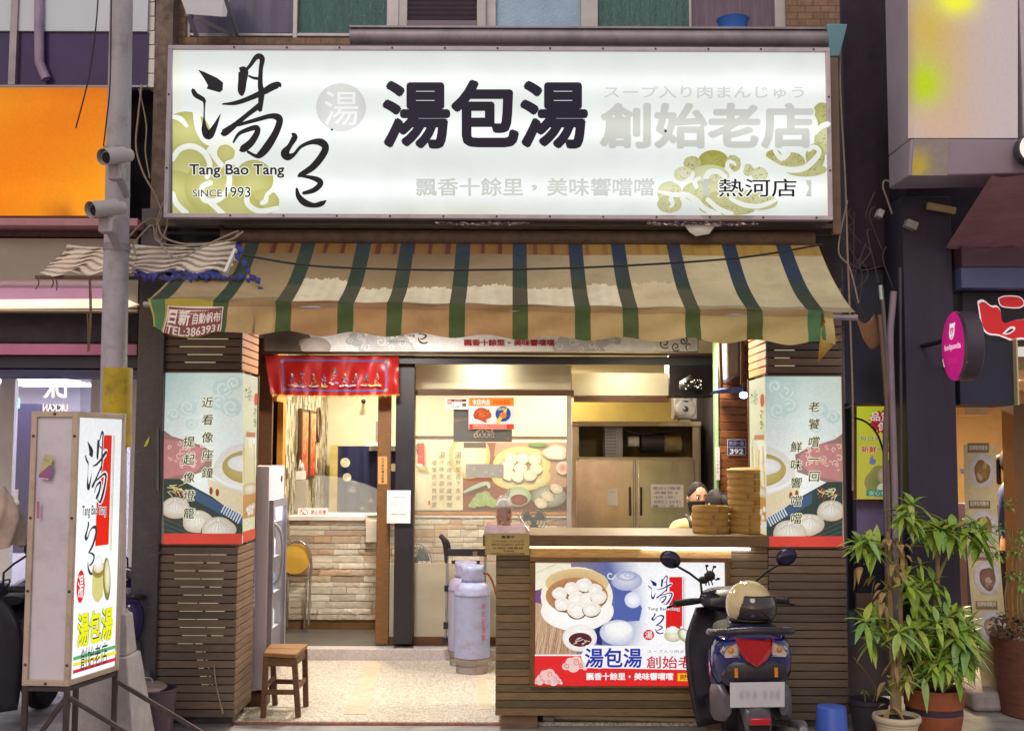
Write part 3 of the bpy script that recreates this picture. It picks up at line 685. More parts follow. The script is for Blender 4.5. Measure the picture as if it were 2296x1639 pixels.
def brush_bao(p, ox, oy, k, col, ky=None, wk=1.0):
    ky = ky or k
    q = lambda pts: [(ox + a[0] * k, oy + a[1] * ky, a[2] * min(k, ky) * wk) for a in pts]
    for s_ in ([(1935, 888, 12), (1952, 910, 32), (1918, 970, 26), (1888, 1015, 46), (1908, 1040, 42), (1948, 1025, 20), (1992, 975, 18), (2060, 945, 24), (2125, 945, 40), (2156, 980, 38), (2130, 1040, 38), (2070, 1110, 36), (1995, 1158, 26), (1975, 1170, 12)],
               [(1980, 1166, 12), (2050, 1176, 20), (2108, 1195, 30), (2122, 1222, 30), (2078, 1262, 28), (2008, 1282, 18)],
               [(1965, 1250, 12), (1978, 1302, 28), (2020, 1345, 36), (2080, 1362, 26), (2130, 1350, 28), (2160, 1330, 6)]):
        p.stroke(q(s_), col)
def curl(p, cx, cy, r, w, col, a0=0, turns=1.3, sgn=1, k=26):
    pts = []
    for i in range(k + 1):
        t = i / k; a = a0 + sgn * t * turns * 2 * math.pi; rr = r * (1 - .72 * t); pts.append((cx + rr * math.cos(a), cy + rr * math.sin(a), w))
    p.stroke(pts, col, smooth=0)
def cloud(p, cx, cy, s, fill, line, seed=1, w=.09):
    """stylised curling cloud"""
    for dx, dy, r in ((-.9, .25, .5), (-.35, -.25, .62), (.35, -.35, .7), (.95, .1, .52), (0, .3, .75), (1.4, .45, .3)):
        p.ell(cx + dx * s, cy + dy * s, r * s, r * s * .92, fill)
    for dx, dy, r, a0, sg in ((-.8, .25, .34, 3, 1), (.3, -.2, .42, 4, 1), (.95, .2, .3, 5, -1)): curl(p, cx + dx * s, cy + dy * s, r * s, w * s, line, a0, 1.25, sg)
def seal(p, cx, cy, rx, ry, col, ink):
    p.ell(cx, cy, rx, ry, col); p.text('湯', cx - rx * .68, cy - ry * .7, cx + rx * .68, cy + ry * .7, ink, .01)

YB = -.35
sg = thing('shop_sign', 'wide white backlit shop sign above the awning with black brush calligraphy and pale clouds', 'sign', (0, YB, 3.2))
tl, br = P(379, 104, YB), P(1866, 495, YB)
X0, X1, Z0, Z1 = tl.x, br.x, br.z, tl.z
bx = MB(); bx.box(X0 + .004, X1 - .004, YB + .02, YB + .34, Z0 + .004, Z1 - .004); bx.build('box', mat('sign_case', S(120, 110, 110), .6, var=.2, dirt=S(70, 60, 56), dirt_amt=.6), sg)
M_lil = mat('lilac_frame', S(188, 178, 190), .45, var=.1, scale=10, dirt=S(120, 100, 90), dirt_amt=.3, dirt_scale=7)
fr = MB(); t = .026
fr.box(X0, X1, YB - .02, YB + .03, Z1 - t, Z1); fr.box(X0, X1, YB - .02, YB + .03, Z0, Z0 + t)
fr.box(X0, X0 + t, YB - .02, YB + .03, Z0 + t, Z1 - t); fr.box(X1 - t, X1, YB - .02, YB + .03, Z0 + t, Z1 - t)
frame = fr.build('frame', M_lil, sg, bevel=.003)
sc = MB()
for x in range(12):
    for z in (Z0 + t / 2, Z1 - t / 2): sc.cyl((X0 + .3 + x * (X1 - X0 - .5) / 11 + (.1 if z > 3 else 0), YB - .019, z), (X0 + .3 + x * (X1 - X0 - .5) / 11 + (.1 if z > 3 else 0), YB - .024, z), .006, n=8)
for z in (Z0 + .3, Z0 + .75):
    for x in (X0 + t / 2, X1 - t / 2): sc.cyl((x, YB - .019, z), (x, YB - .024, z), .006, n=8)
sc.build('screw', M_black, frame)
fp = Print(front_plane(YB), clip=(387, 110, 1858, 487))
def sgn_bg(u, v):
    st = max(0, .5 + .5 * math.sin(u * 97) * math.sin(u * 31 + 1)) * (1 - v) ** 2 * (.05 + .22 * max(0, u - .55))
    lo = max(0, v - .86) * 3.2 * (.5 + .5 * math.sin(u * 40 + math.sin(u * 17) * 2)); l2 = max(0, v - .92) * 7 * max(0, math.sin(u * 9 - 2.2))
    c = mixc(S(240, 246, 244), S(246, 232, 190), min(.6, st + l2 + (max(0, .02 - u) + max(0, u - .985)) * 18)); return mixc(c, S(186, 190, 160), min(.5, lo * .6))
fp.grad(387, 110, 1858, 487, sgn_bg, 150, 24)
k = 1 / 2.953
def q3(pts): return [(a[0] * k, a[1] * k, *a[2:]) for a in pts]
for cx, cy, rx, ry in ((1230, 900, 170, 160), (1240, 1140, 190, 190), (1150, 1330, 200, 200), (1500, 1010, 80, 75), (1420, 1240, 200, 190), (1680, 1190, 130, 130), (1745, 1340, 105, 85), (1560, 1380, 190, 90)):
    fp.ell(cx * k, cy * k, rx * k, ry * k, S(204, 202, 132), S(184, 182, 104))
Wc = S(246, 248, 240)
for s_ in ([(1140, 1060, 40), (1190, 990, 46), (1270, 970, 46), (1350, 1010, 46), (1390, 1090, 44), (1370, 1180, 40)],
           [(1140, 775, 30), (1195, 790, 44), (1240, 840, 26)], [(1300, 740, 60), (1320, 860, 60), (1380, 940, 60), (1480, 920, 60), (1530, 940, 50)],
           [(1470, 1100, 46), (1420, 1030, 44), (1440, 960, 44), (1510, 945, 40), (1570, 990, 44), (1560, 1060, 44), (1500, 1085, 40)],
           [(1500, 1090, 44), (1520, 1180, 44), (1500, 1270, 44), (1430, 1330, 46), (1350, 1320, 46), (1340, 1240, 44), (1400, 1210, 44)],
           [(1140, 1280, 44), (1170, 1350, 44), (1240, 1418, 44)], [(1380, 1330, 44), (1480, 1420, 44)],
           [(1640, 1270, 40), (1640, 1350, 44), (1720, 1400, 44), (1840, 1380, 40)], [(1820, 1250, 40), (1770, 1290, 30), (1760, 1330, 40), (1730, 1350, 34)]):
    fp.stroke([(a[0], a[1], a[2] * k * .82) for a in q3(s_)], Wc)
for halo in (1, 0):
    c_ = Wc if halo else S(18, 16, 26)
    brush_tang(fp, 0, 0, k, c_, wk=1.3) if not halo else None
brush_bao(fp, 0, 0, k, S(18, 16, 26), wk=1.25)
fp.text('Tang Bao Tang', 425, 369, 638, 400, S(36, 34, 44), .022, Wc, .06)
fp.text('SINCE', 433, 426, 498, 442, S(40, 40, 48), .006, Wc, .05); fp.text('1993', 506, 420, 562, 443, S(40, 40, 48), .006, Wc, .05)
fp.ell(765, 242, 56, 54, S(230, 231, 228), S(214, 215, 211)); fp.text('湯', 728, 206, 804, 282, WH, .0)
fp.text('湯包湯', 857, 180, 1318, 335, DK, .034)
fp.text('スープ入り肉まんじゅう', 1354, 194, 1802, 222, S(214, 214, 208), .014)
# pale gold clouds, speckled
def gold(cx, cy, rx, ry, d=.5):
    fp.ell(cx, cy, rx, ry, mixc(S(232, 234, 205), S(176, 172, 84), d), mixc(S(222, 224, 186), S(160, 156, 62), d))
    for i in range(int(16 * d + 6)):
        a = rnd.uniform(0, 6.28); f = rnd.uniform(.2, .85); x, y = cx + rx * f * math.cos(a), cy + ry * f * math.sin(a); b = rnd.uniform(0, 6.28); l = rnd.uniform(3, 9)
        fp.stroke([(x, y, 1.1), (x + l * .5 * math.cos(b) + 1, y + l * .5 * math.sin(b), 1.0), (x + l * math.cos(b), y + l * math.sin(b), .8)], S(140, 136, 40), smooth=0)
cs = lambda x, y: (1440 + x / 5.075, 180 + y / 5.075)
for x, y, rx, ry, d in ((2040, 400, 110, 140, .8), (2060, 700, 110, 160, .5), (1700, 950, 150, 120, .7), (1490, 860, 90, 60, .8), (1960, 880, 110, 150, .7), (1850, 1030, 240, 80, .6), (1560, 950, 130, 80, .6),
                     (800, 930, 170, 120, .95), (560, 960, 100, 80, .6), (1020, 970, 90, 100, .6), (460, 1090, 110, 90, .15), (760, 1100, 220, 120, .3), (1190, 1040, 60, 70, .35), (1320, 1090, 95, 80, .25), (300, 1300, 140, 130, .25), (300, 1430, 140, 100, .45),
                     (700, 1290, 260, 130, .4), (900, 1400, 240, 120, .6), (1150, 1380, 260, 110, .55), (1330, 1410, 190, 90, .5), (1000, 1500, 260, 60, .6), (760, 1480, 130, 60, .6)):
    gold(*cs(x, y), rx / 5.075, ry / 5.075, d)
gw = S(240, 244, 236)
for s_ in ([(1380, 930, 60), (1520, 1020, 66), (1680, 1050, 66), (1830, 1020, 66), (1960, 900, 60), (1980, 830, 50), (1920, 790, 50), (1860, 830, 44)],
           [(1480, 830, 44), (1560, 920, 60), (1640, 860, 44), (1620, 810, 36)], [(1930, 640, 50), (2010, 560, 60), (2090, 530, 60)], [(1900, 420, 40), (1940, 520, 56), (1920, 600, 50)],
           [(940, 1040, 50), (960, 960, 44), (1020, 970, 36), (1040, 1000, 20)], [(950, 1030, 44), (1020, 1100, 54), (1100, 1060, 50), (1130, 980, 34)],
           [(690, 1180, 60), (740, 1080, 64), (840, 1070, 60), (930, 1130, 50)], [(160, 1290, 30), (330, 1330, 50), (480, 1330, 60), (600, 1400, 64), (700, 1490, 60), (860, 1560, 60)], [(310, 1370, 60), (330, 1440, 40), (300, 1470, 24)],
           [(720, 1380, 50), (850, 1490, 60), (1000, 1550, 60)], [(980, 1370, 44), (1120, 1440, 54), (1300, 1460, 54), (1470, 1400, 44), (1540, 1340, 30)], [(350, 1180, 40), (450, 1200, 50), (540, 1140, 50), (560, 1080, 40)], [(600, 1250, 50), (580, 1180, 50), (640, 1140, 40)]):
    fp.stroke([(*cs(a[0], a[1]), a[2] / 5.075) for a in s_], gw)
fp.text('創始老店', 1343, 238, 1819, 340, S(204, 207, 200), .036, S(240, 243, 238), .022)
fp.slogan(934, 405, 1464, 445, S(198, 202, 196), .02)
fp.poly([(1572, 407), (1589, 407), (1582, 426), (1589, 445), (1572, 445)], S(196, 198, 192)); fp.poly([(1800, 410), (1813, 410), (1813, 446), (1800, 446), (1808, 428)], S(196, 198, 186))
fp.text('熱河店', 1607, 407, 1780, 447, S(26, 24, 40), .008, S(244, 246, 240), .05)
for x, y, r in ((748, 298, 2.5), (1489, 301, 3)): fp.ell(x, y, r, r * 1.1, S(70, 64, 40))
zc = Z1 - Z0
face = fp.build('sign_face', lightbox_mat('sign_glow', 1.06, [(Z0 + zc * .80 - 3.2, .07), (Z0 + zc * .52 - 3.2, .09), (Z0 + zc * .17 - 3.2, .08)], lo=.66, grain=.02), sg)

# gutter, funnel, bucket, projecting sign upstairs
gt = MB(); a = P(786, 64, -.12); b = P(1852, 68, -.12)
gt.tube([(a.x, -.12, a.z - .055), (b.x, -.12, a.z - .055)], .052, 16); gt.box(a.x, b.x, -.17, -.07, a.z - .012, a.z)
tag(gt.build('gutter', M_gal), 'long grey rain gutter running along the top of the big sign', 'gutter')
dp = thing('rain_funnel', 'pale blue rain funnel and brown downpipe beside the end of the big sign', 'downpipe', (PX(1868, 130, -.1), -.1, 3))
c = MB(); p = P(1868, 66, -.1); q = P(1868, 132, -.1)
c.hexa([(q.x - .03, -.14, q.z), (q.x + .03, -.14, q.z), (q.x + .03, -.06, q.z), (q.x - .03, -.06, q.z), (p.x - .065, -.19, p.z), (p.x + .065, -.19, p.z), (p.x + .065, -.04, p.z), (p.x - .065, -.04, p.z)])
c.build('funnel', mat('faded_blue_plastic', S(112, 160, 176), .6, var=.15, dirt=S(90, 100, 100), dirt_amt=.4), dp, bevel=.006)
c = MB(); c.box(q.x - .028, q.x + .022, -.13, -.08, P(0, 520, -.1).z, q.z); c.build('pipe', mat('brown_pvc', S(120, 98, 80), .6, var=.2, dirt=S(70, 56, 50), dirt_amt=.5), dp)
bk = MB(); p = P(1645, 72, .0); bk.lathe([(.085, 0), (.1, .08), (.105, .085), (.097, .085), (.085, .01)], (p.x, 0.02, p.z), 24)
tag(bk.build('bucket', mat('blue_plastic', S(50, 104, 190), .45, var=.1)), 'small blue plastic bucket on the gutter under the upstairs curtain', 'bucket')
pj = thing('projecting_sign', 'whitish box sign projecting from the upper wall on steel brackets', 'sign', (PX(460, 40, -.3), -.3, 4))
c = MB(); a0, a1, a2, a3 = P(392, -40, -.7), P(500, -40, -.7), P(495, 38, -.45), P(418, 32, -.45)
c.hexa([a3, a2, P(508, 38, .0), P(440, 30, .0), a0, a1, P(520, -40, .0), P(410, -40, .0)]); c.build('box', mat('dull_white_plastic', S(190, 184, 190), .5, var=.1, emit=S(200, 200, 200), estr=.25), pj)
c = MB()
for (x, y, Y), (x2, y2, Y2) in (((440, 40, -.4), (520, 78, .05)), ((420, 32, -.4), (440, 80, .05)), ((500, -20, -.5), (532, 78, .05)), ((440, 80, .05), (530, 80, .05))): c.bar(P(x, y, Y), P(x2, y2, Y2), .02, .02)
c.build('bracket', M_gal, pj)

# ================================================================== AWNING
YBAR, YTOP = -.95, -.23
bl_, br_ = P(332, 671, YBAR), P(1918, 700, YBAR)
XLb, XRb = bl_.x, br_.x; ZBl, ZBr = bl_.z, br_.z; ZT = PZ(1148, 545, YTOP)
STR = [(337, 371), (477, 512), (618, 653), (757, 793), (867, 902), (1007, 1043), (1149, 1184), (1289, 1324), (1396, 1431), (1536, 1570), (1675, 1710), (1811, 1848)]
STRX = [(PX(a, 700, YBAR), PX(b, 700, YBAR)) for a, b in STR]
xs = sorted({XLb, XRb} | {e for ab in STRX for e in ab if XLb < e < XRb})
cols_x = [xs[0]]
for a, b in zip(xs, xs[1:]):
    n = max(1, round((b - a) / .008)); cols_x += [a + (b - a) * (i + 1) / n for i in range(n)]
def barz(x): return ZBl + (ZBr - ZBl) * (x - XLb) / (XRb - XLb)
rw = random.Random(11); ph = [rw.uniform(0, 6) for _ in range(12)]
def canopy(x, v):
    z0 = barz(x); y = YTOP + (YBAR - YTOP) * v
    z = ZT + (z0 - ZT) * v - .055 * math.sin(math.pi * v) + .006 * math.sin(x * 6 + ph[0]) * math.sin(3.1 * v) + .004 * math.sin(x * 17 + v * 9 + ph[1]) * v
    return Vector((x, y, z))
def fold(x, s_, n): return math.sin(x * s_ + ph[n])
def stripe(x):
    for i, (a, b) in enumerate(STRX):
        if a <= x <= b: return True, i
    return False, sum(1 for a, b in STRX if a < x)
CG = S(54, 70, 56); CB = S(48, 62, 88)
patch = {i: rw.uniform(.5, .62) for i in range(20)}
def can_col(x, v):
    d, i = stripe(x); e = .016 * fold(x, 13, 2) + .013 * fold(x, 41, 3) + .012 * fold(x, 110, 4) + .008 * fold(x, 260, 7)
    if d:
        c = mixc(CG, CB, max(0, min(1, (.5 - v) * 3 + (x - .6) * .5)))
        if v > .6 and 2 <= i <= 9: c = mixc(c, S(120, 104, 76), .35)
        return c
    c = mixc(mixc(S(112, 92, 68), S(178, 156, 118), min(1, v * 1.5)), S(208, 196, 158), max(0, min(1, (x + .3) * .7)))  # top end darker: shade of the overhanging sign mixed into the canvas colour
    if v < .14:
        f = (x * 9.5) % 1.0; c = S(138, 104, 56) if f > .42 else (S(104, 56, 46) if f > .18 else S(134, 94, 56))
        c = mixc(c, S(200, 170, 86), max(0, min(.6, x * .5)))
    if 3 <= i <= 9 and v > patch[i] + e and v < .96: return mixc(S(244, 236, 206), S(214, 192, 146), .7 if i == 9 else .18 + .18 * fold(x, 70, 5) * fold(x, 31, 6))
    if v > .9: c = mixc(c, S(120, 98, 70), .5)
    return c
VR = 80
c = MB(); base = 0
for x in cols_x:
    for j in range(VR + 1): c.v.append(canopy(x, j / VR))
for i in range(len(cols_x) - 1):
    xm = (cols_x[i] + cols_x[i + 1]) / 2
    for j in range(VR):
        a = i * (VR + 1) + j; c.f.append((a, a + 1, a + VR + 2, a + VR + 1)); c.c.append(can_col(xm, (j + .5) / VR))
aw = thing('awning', 'old green and cream striped canvas awning, peeling white along its lower edge', 'awning', (0, -.6, 2.6))
M_canvas = mat('awning_canvas', (1, 1, 1), .75, attr=True, var=.16, scale=7, bump=.25, bscale=28, dirt=S(98, 78, 54), dirt_amt=.45, dirt_scale=3.5)
_n = M_canvas.node_tree.nodes; _l = M_canvas.node_tree.links; _b = _n['Principled BSDF']; _t = _n.new('ShaderNodeBsdfTranslucent'); _m = _n.new('ShaderNodeMixShader'); _m.inputs[0].default_value = .22
_l.new(_b.inputs['Base Color'].links[0].from_socket, _t.inputs[0]); _l.new(_b.outputs[0], _m.inputs[1]); _l.new(_t.outputs[0], _m.inputs[2]); _l.new(_m.outputs[0], _n['Material Output'].inputs[0])
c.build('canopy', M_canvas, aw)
# scalloped valance
def val_len(x):
    s_ = .5 + .5 * math.cos((x - STRX[5][0] - .04) / .362 * 2 * math.pi)
    return .145 + .03 * s_ + (.03 if x < -1.45 else 0) * max(0, math.sin((x + 2.0) / .55 * math.pi)) + (.04 if x > 1.6 else 0) * (x - 1.6) * 3
def valance(x, t):
    L_ = val_len(x); lean = .02 * fold(x, 5, 6) + .012 * fold(x, 19, 7)
    left = max(0, (-1.86 - x)) * .5
    return Vector((x + left * t * 1.0, YBAR - .002 + lean * t - .05 * t * t * (1 if x < -1.4 else .3) + .008 * math.sin(t * 7 + x * 11), canopy(x, 1).z + .004 - (L_ + .016) * t + left * .2 * t))
def val_col(x, t):
    d, i = stripe(x)
    if d: return mixc(S(74, 92, 48), S(80, 124, 84), 1 if (i == 0 or i >= 11) else 0)
    if x < STRX[1][0]: return S(190, 172, 70)
    c = mixc(S(186, 146, 100), S(194, 174, 118), max(0, min(1, (x + .1) * .9)))
    if x < -1.3: c = S(190, 160, 112)
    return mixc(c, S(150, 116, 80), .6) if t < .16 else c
VV = 10
c = MB(); vx = [x for x in cols_x if x <= STRX[-1][1] + .05]
for x in vx:
    for j in range(VV + 1): c.v.append(valance(x, j / VV))
for i in range(len(vx) - 1):
    xm = (vx[i] + vx[i + 1]) / 2
    for j in range(VV):
        a = i * (VV + 1) + j; c.f.append((a, a + 1, a + VV + 2, a + VV + 1)); c.c.append(val_col(xm, (j + .5) / VV))
c.build('valance', M_canvas, aw)
c = MB(); a, b, d, e = P(1843, 700, YBAR), P(1846, 735, YBAR), P(1880, 762, YBAR - .02), P(1834, 812, YBAR - .01); m_ = P(1858, 745, YBAR)
c.add([a, m_, d, e, b, P(1838, 770, YBAR - .03)], [(0, 1, 5), (0, 5, 4), (1, 2, 5), (2, 3, 5)], S(196, 160, 80)); c.build('torn_corner', M_canvas, aw, solid=.003)
c = MB(); c.tube([(XLb - .03, YBAR + .024, ZBl - .026), (XRb + .015, YBAR + .024, ZBr - .026)], .017, 12); c.build('front_bar', M_gal, aw)
c = MB(); c.tube([(XLb + .2, YTOP + .02, ZT + .03), (XRb - .02, YTOP + .02, ZT + .03)], .05, 14); c.build('roller', mat('dusty_roller', S(84, 66, 54), .8, var=.35, scale=12), aw)
c = MB()
for x in (XLb + .3, XRb - .25): c.bar((x, YTOP + .05, ZT - .1), (x, YBAR + .05, barz(x) - .03), .025, .03)
c.build('folding_arm', M_gal, aw)
p = Print(lambda x, y, h: valance(PX(x, 700, YBAR), (y - 676) / 71) + Vector((0, -.007 - h, 0)))
p.grad(378, 690, 503, 746, lambda u, v: S(226, 214, 206), 20, 10); p.grad(380, 692, 501, 746, lambda u, v: S(126, 62, 52), 20, 10); p.lay += 14
p.text('日新', 382, 696, 430, 726, S(232, 216, 210), .03); p.text('自動帆布', 436, 702, 499, 724, S(232, 216, 210), .02); p.text('TEL:3863931', 383, 729, 499, 745, S(226, 210, 204), .02)
p.build('maker_label', mat('painted_print', (1, 1, 1), .6, attr=True, var=.12, scale=20), aw)
M_paint = MATS['painted_print']

# tattered tarp frame over the neighbour's corner
tp = thing('tattered_tarp', 'tattered pleated white tarp with frayed blue edge beside the awning', 'tarp', (-1.9, -.5, 2.7))
def tarp(x0, x1, xt0, xt1, yb0, yb1, Yb=-.60):
    m = MB()
    def fn(u, v):
        wv = .5 + .5 * math.sin(v * 40 + 3 * math.sin(u * 7) + 2 * math.sin(u * 3.3 + 1)); xx = (xt0 + (xt1 - xt0) * u) * (1 - v) + (x0 + (x1 - x0) * u) * v
        yb = yb0 + (yb1 - yb0) * u
        yy = (548 + 6 * math.sin(u * 5)) * (1 - v) + yb * v + 7 * math.sin(u * 6.5 + 1) * math.sin(v * 3.1)
        return P(xx + 5 * math.sin(v * 9 + u * 4), yy + 5 * math.sin(u * 17 + v * 5) * v, -.28 + (Yb + .28) * v + .03 * wv + .04 * math.sin(u * 13 + v * 2))
    return m, fn
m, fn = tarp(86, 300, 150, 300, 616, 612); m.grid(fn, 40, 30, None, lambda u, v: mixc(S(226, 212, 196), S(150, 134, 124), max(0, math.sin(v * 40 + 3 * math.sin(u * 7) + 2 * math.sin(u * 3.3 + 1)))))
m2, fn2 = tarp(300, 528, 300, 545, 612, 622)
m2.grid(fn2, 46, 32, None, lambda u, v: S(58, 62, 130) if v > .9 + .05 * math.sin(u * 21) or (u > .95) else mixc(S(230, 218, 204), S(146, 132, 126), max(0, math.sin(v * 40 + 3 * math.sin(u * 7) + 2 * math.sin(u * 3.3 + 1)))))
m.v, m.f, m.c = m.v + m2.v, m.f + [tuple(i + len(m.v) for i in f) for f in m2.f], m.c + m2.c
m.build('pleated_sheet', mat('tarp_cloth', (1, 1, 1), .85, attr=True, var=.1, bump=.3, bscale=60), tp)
c = MB(); c.bar(P(80, 622, -.59), P(545, 626, -.59), .022, .02); c.build('bar', mat('rusty_bar', S(92, 70, 50), .7, var=.3, scale=20), tp)
c = MB(); c.bar(P(528, 560, -.5), P(505, 612, -.62), .02, .02); c.build('strut', M_white, tp)
c = MB(); rr = random.Random(4)
for x in range(300, 560, 13):
    a = P(x, 616 + rr.uniform(-6, 8), -.63); b = P(x + 16, 618 + rr.uniform(-6, 8), -.63); d = P(x + rr.uniform(0, 14), 630 + rr.uniform(-3, 7), -.64); c.add([a, b, d], [(0, 1, 2)])
for x, y, w_ in ((540, 560, 16), (548, 590, 14), (556, 606, 12), (566, 622, 14), (578, 628, 14), (584, 650, 12), (532, 575, 14)):
    a = P(x, y, -.72); c.add([P(x - w_ / 2, y - 8, -.72), P(x + w_ / 2, y - 4, -.72), P(x + w_ * .3, y + 10, -.74), P(x - w_ * .4, y + 6, -.73)], [(0, 1, 2, 3)])
c.build('frayed_edge', mat('blue_rag', S(60, 66, 140), .85, var=.3, scale=20), tp, solid=.003)
c = MB()
c = None
for x, y, l in ((85, 625, 24), (118, 626, 20), (126, 626, 26), (200, 628, 160), (203, 628, 150), (196, 700, 90)): c = MB(); c.tube([P(x, y, -.6), P(x + 2, y + l * .5, -.6), P(x - 2 + rr.uniform(-3, 3), y + l, -.6)], .004, 5, smooth=3); c.build('hanging_cord', mat('old_cord', S(110, 92, 76), .9, var=.3), tp)

# clutter between sign and awning
cl = thing('sign_support', 'dusty steel rails and crumpled foil behind the big sign, just above the awning', 'steel rail', (0, -.2, 2.9))
c = MB(); pb(c, 330, 496, 1880, 512, -.12, .06, S(96, 80, 62)); pb(c, 340, 520, 1870, 530, -.05, .05, S(70, 58, 48)); pb(c, 492, 505, 498, 535, -.14, .03, S(40, 40, 60)); c.build('rail', mat('dusty_steel', (1, 1, 1), .7, attr=True, var=.35, scale=14), cl)
c = MB(); rr = random.Random(9)
def foil(x0, x1, y0, y1, n, Y):
    def fn(u, v): return P(x0 + (x1 - x0) * u, y0 + (y1 - y0) * v * (.5 + .5 * math.sin(u * 3.1)) + rr.uniform(-2, 2), Y + rr.uniform(-.012, .012))
    c.grid(fn, n, 3)
foil(975, 1190, 498, 506, 40, -.3); foil(1450, 1700, 498, 508, 46, -.3); c.build('foil', mat('crumpled_foil', S(200, 190, 205), .25, metal=.8, var=.2, scale=30), cl, smooth=0)
c = MB(); c.add([P(1535, 505, -.31), P(1605, 505, -.31), P(1590, 525, -.33), P(1560, 530, -.33), P(1545, 520, -.32)], [(0, 1, 2, 3, 4)]); c.build('paper_scrap', M_white, cl, solid=.004)
M_cable = mat('pale_cable', S(150, 134, 120), .6, var=.2, scale=20); M_cabd = mat('dark_cable', S(34, 30, 36), .5)
def cable(pts, r, label, m=M_cable, group=None):
    o = MB().tube([P(*p) for p in pts], r, 7, smooth=6).build('cable', m); tag(o, label, 'cable', group); return o
GC = 'loose cables on the facade'
cable([(545, 572, -.98), (700, 596, -.98), (930, 605, -1.0), (1160, 604, -1.0), (1400, 596, -.98), (1660, 578, -.9), (1845, 548, -.7)], .006, 'thin black cable sagging right across the striped awning', M_cabd, GC)
cable([(318, 190, -.1), (310, 260, -.1), (305, 330, -.1), (322, 390, -.1), (350, 440, -.1), (362, 480, -.12), (350, 520, -.3), (370, 560, -.6), (400, 580, -.62), (450, 556, -.6), (530, 520, -.4), (528, 530, -.4)], .006, 'longest pale cable looping from the pier down over the tarp', M_cable, GC)
cable([(312, 200, -.08), (328, 280, -.08), (326, 340, -.08), (336, 400, -.1)], .005, 'short pale cable hanging on the stained pier by the sign', M_cable, GC)
cable([(290, 530, -.6), (320, 500, -.4), (350, 492, -.3), (365, 530, -.4), (420, 548, -.5), (510, 540, -.45), (545, 520, -.4)], .006, 'pale cable arching under the sign corner toward the awning', M_cable, GC)
cable([(300, 545, -.6), (340, 505, -.4), (352, 540, -.5), (400, 552, -.55), (470, 548, -.5)], .005, 'second pale cable in the tangle over the tarp', M_cable, GC)
cable([(372, 440, -.2), (352, 500, -.25), (358, 540, -.4), (376, 500, -.3), (368, 460, -.2)], .005, 'pale cable coil dangling at the lower sign corner', M_cable, GC)
cable([(1886, 60, -.05), (1884, 200, -.05), (1895, 400, -.05), (1900, 560, -.05), (1905, 690, -.05), (1912, 900, -.05), (1912, 1100, -.05)], .006, 'grey cable running straight down between sign and violet column', M_cable, GC)
cable([(1900, 450, -.1), (1880, 560, -.1), (1905, 600, -.1), (1925, 680, -.1)], .005, 'thin brown wire beside the awning end', M_cable, GC)
cable([(2030, 350, .05), (2025, 390, .05), (2005, 410, .05), (1985, 405, .05), (1980, 420, .05), (1990, 450, .05), (2000, 480, .05)], .006, 'pale cable curled at the top of the violet column', M_cable, GC)
cable([(222, -40, -.9), (215, 60, -.9), (200, 170, -.9), (170, 288, -.9)], .004, 'thin black wire crossing the orange panel', M_cabd, GC)
cable([(250, -40, -.9), (247, 180, -.9), (240, 260, -.9), (232, 328, -.9)], .004, 'thin black wire hugging the street pole', M_cabd, GC)
cable([(1908, 935, .3), (1940, 945, .3), (1965, 970, .3), (1980, 1010, .3), (1984, 1040, .3)], .007, 'black cable bowed in front of the yellow poster', M_cabd, GC)

# ================================================================== STREET POLE AND CAMERAS
YP = -.72
po = thing('street_pole', 'grey steel street pole with yellow sleeve and concrete foot beside the standing light box', 'pole', (PX(254, 1000, YP), YP, 0))
M_pole = mat('pole_paint', S(164, 158, 168), .55, var=.16, scale=7, stretch=(1, 1, .4), dirt=S(112, 102, 100), dirt_amt=.6, dirt_scale=9, bump=.15)
pc = lambda x, y: P(x, y, YP)
c = MB(); c.tube([pc(274, -80), pc(256, 800), pc(248, 1450)], [.062, .071, .078], 24); c.build('shaft', M_pole, po)
c = MB(); a, b = pc(263, 826), pc(260, 1003); c.tube([a, b], .083, 24); c.build('yellow_sleeve', mat('yellow_sleeve', S(176, 152, 36), .6, var=.2, scale=8, dirt=S(80, 60, 40), dirt_amt=.7, dirt_scale=6), po)
c = MB(); a = pc(255, 1465); c.hexa([(a.x - .22, YP - .2, 0), (a.x + .2, YP - .2, 0), (a.x + .2, YP + .2, 0), (a.x - .22, YP + .2, 0), (a.x - .13, YP - .12, a.z), (a.x + .11, YP - .12, a.z), (a.x + .11, YP + .12, a.z), (a.x - .13, YP + .12, a.z)])
c.hexa([(a.x - .06, YP - .09, a.z), (a.x + .1, YP - .09, a.z), (a.x + .1, YP + .09, a.z), (a.x - .06, YP + .09, a.z), (a.x + .0, YP - .06, a.z + .22), (a.x + .08, YP - .06, a.z + .22), (a.x + .08, YP + .06, a.z + .22), (a.x, YP + .06, a.z + .22)])
c.build('concrete_foot', mat('concrete', S(158, 150, 152), .85, var=.2, scale=10, bump=.3), po, bevel=.01)
c = MB()
for y in (340, 556): p = pc(262, y); c.tube([p - Vector((0, 0, .02)), p + Vector((0, 0, .02))], .074, 24)
c.build('clamp', M_gal, po)
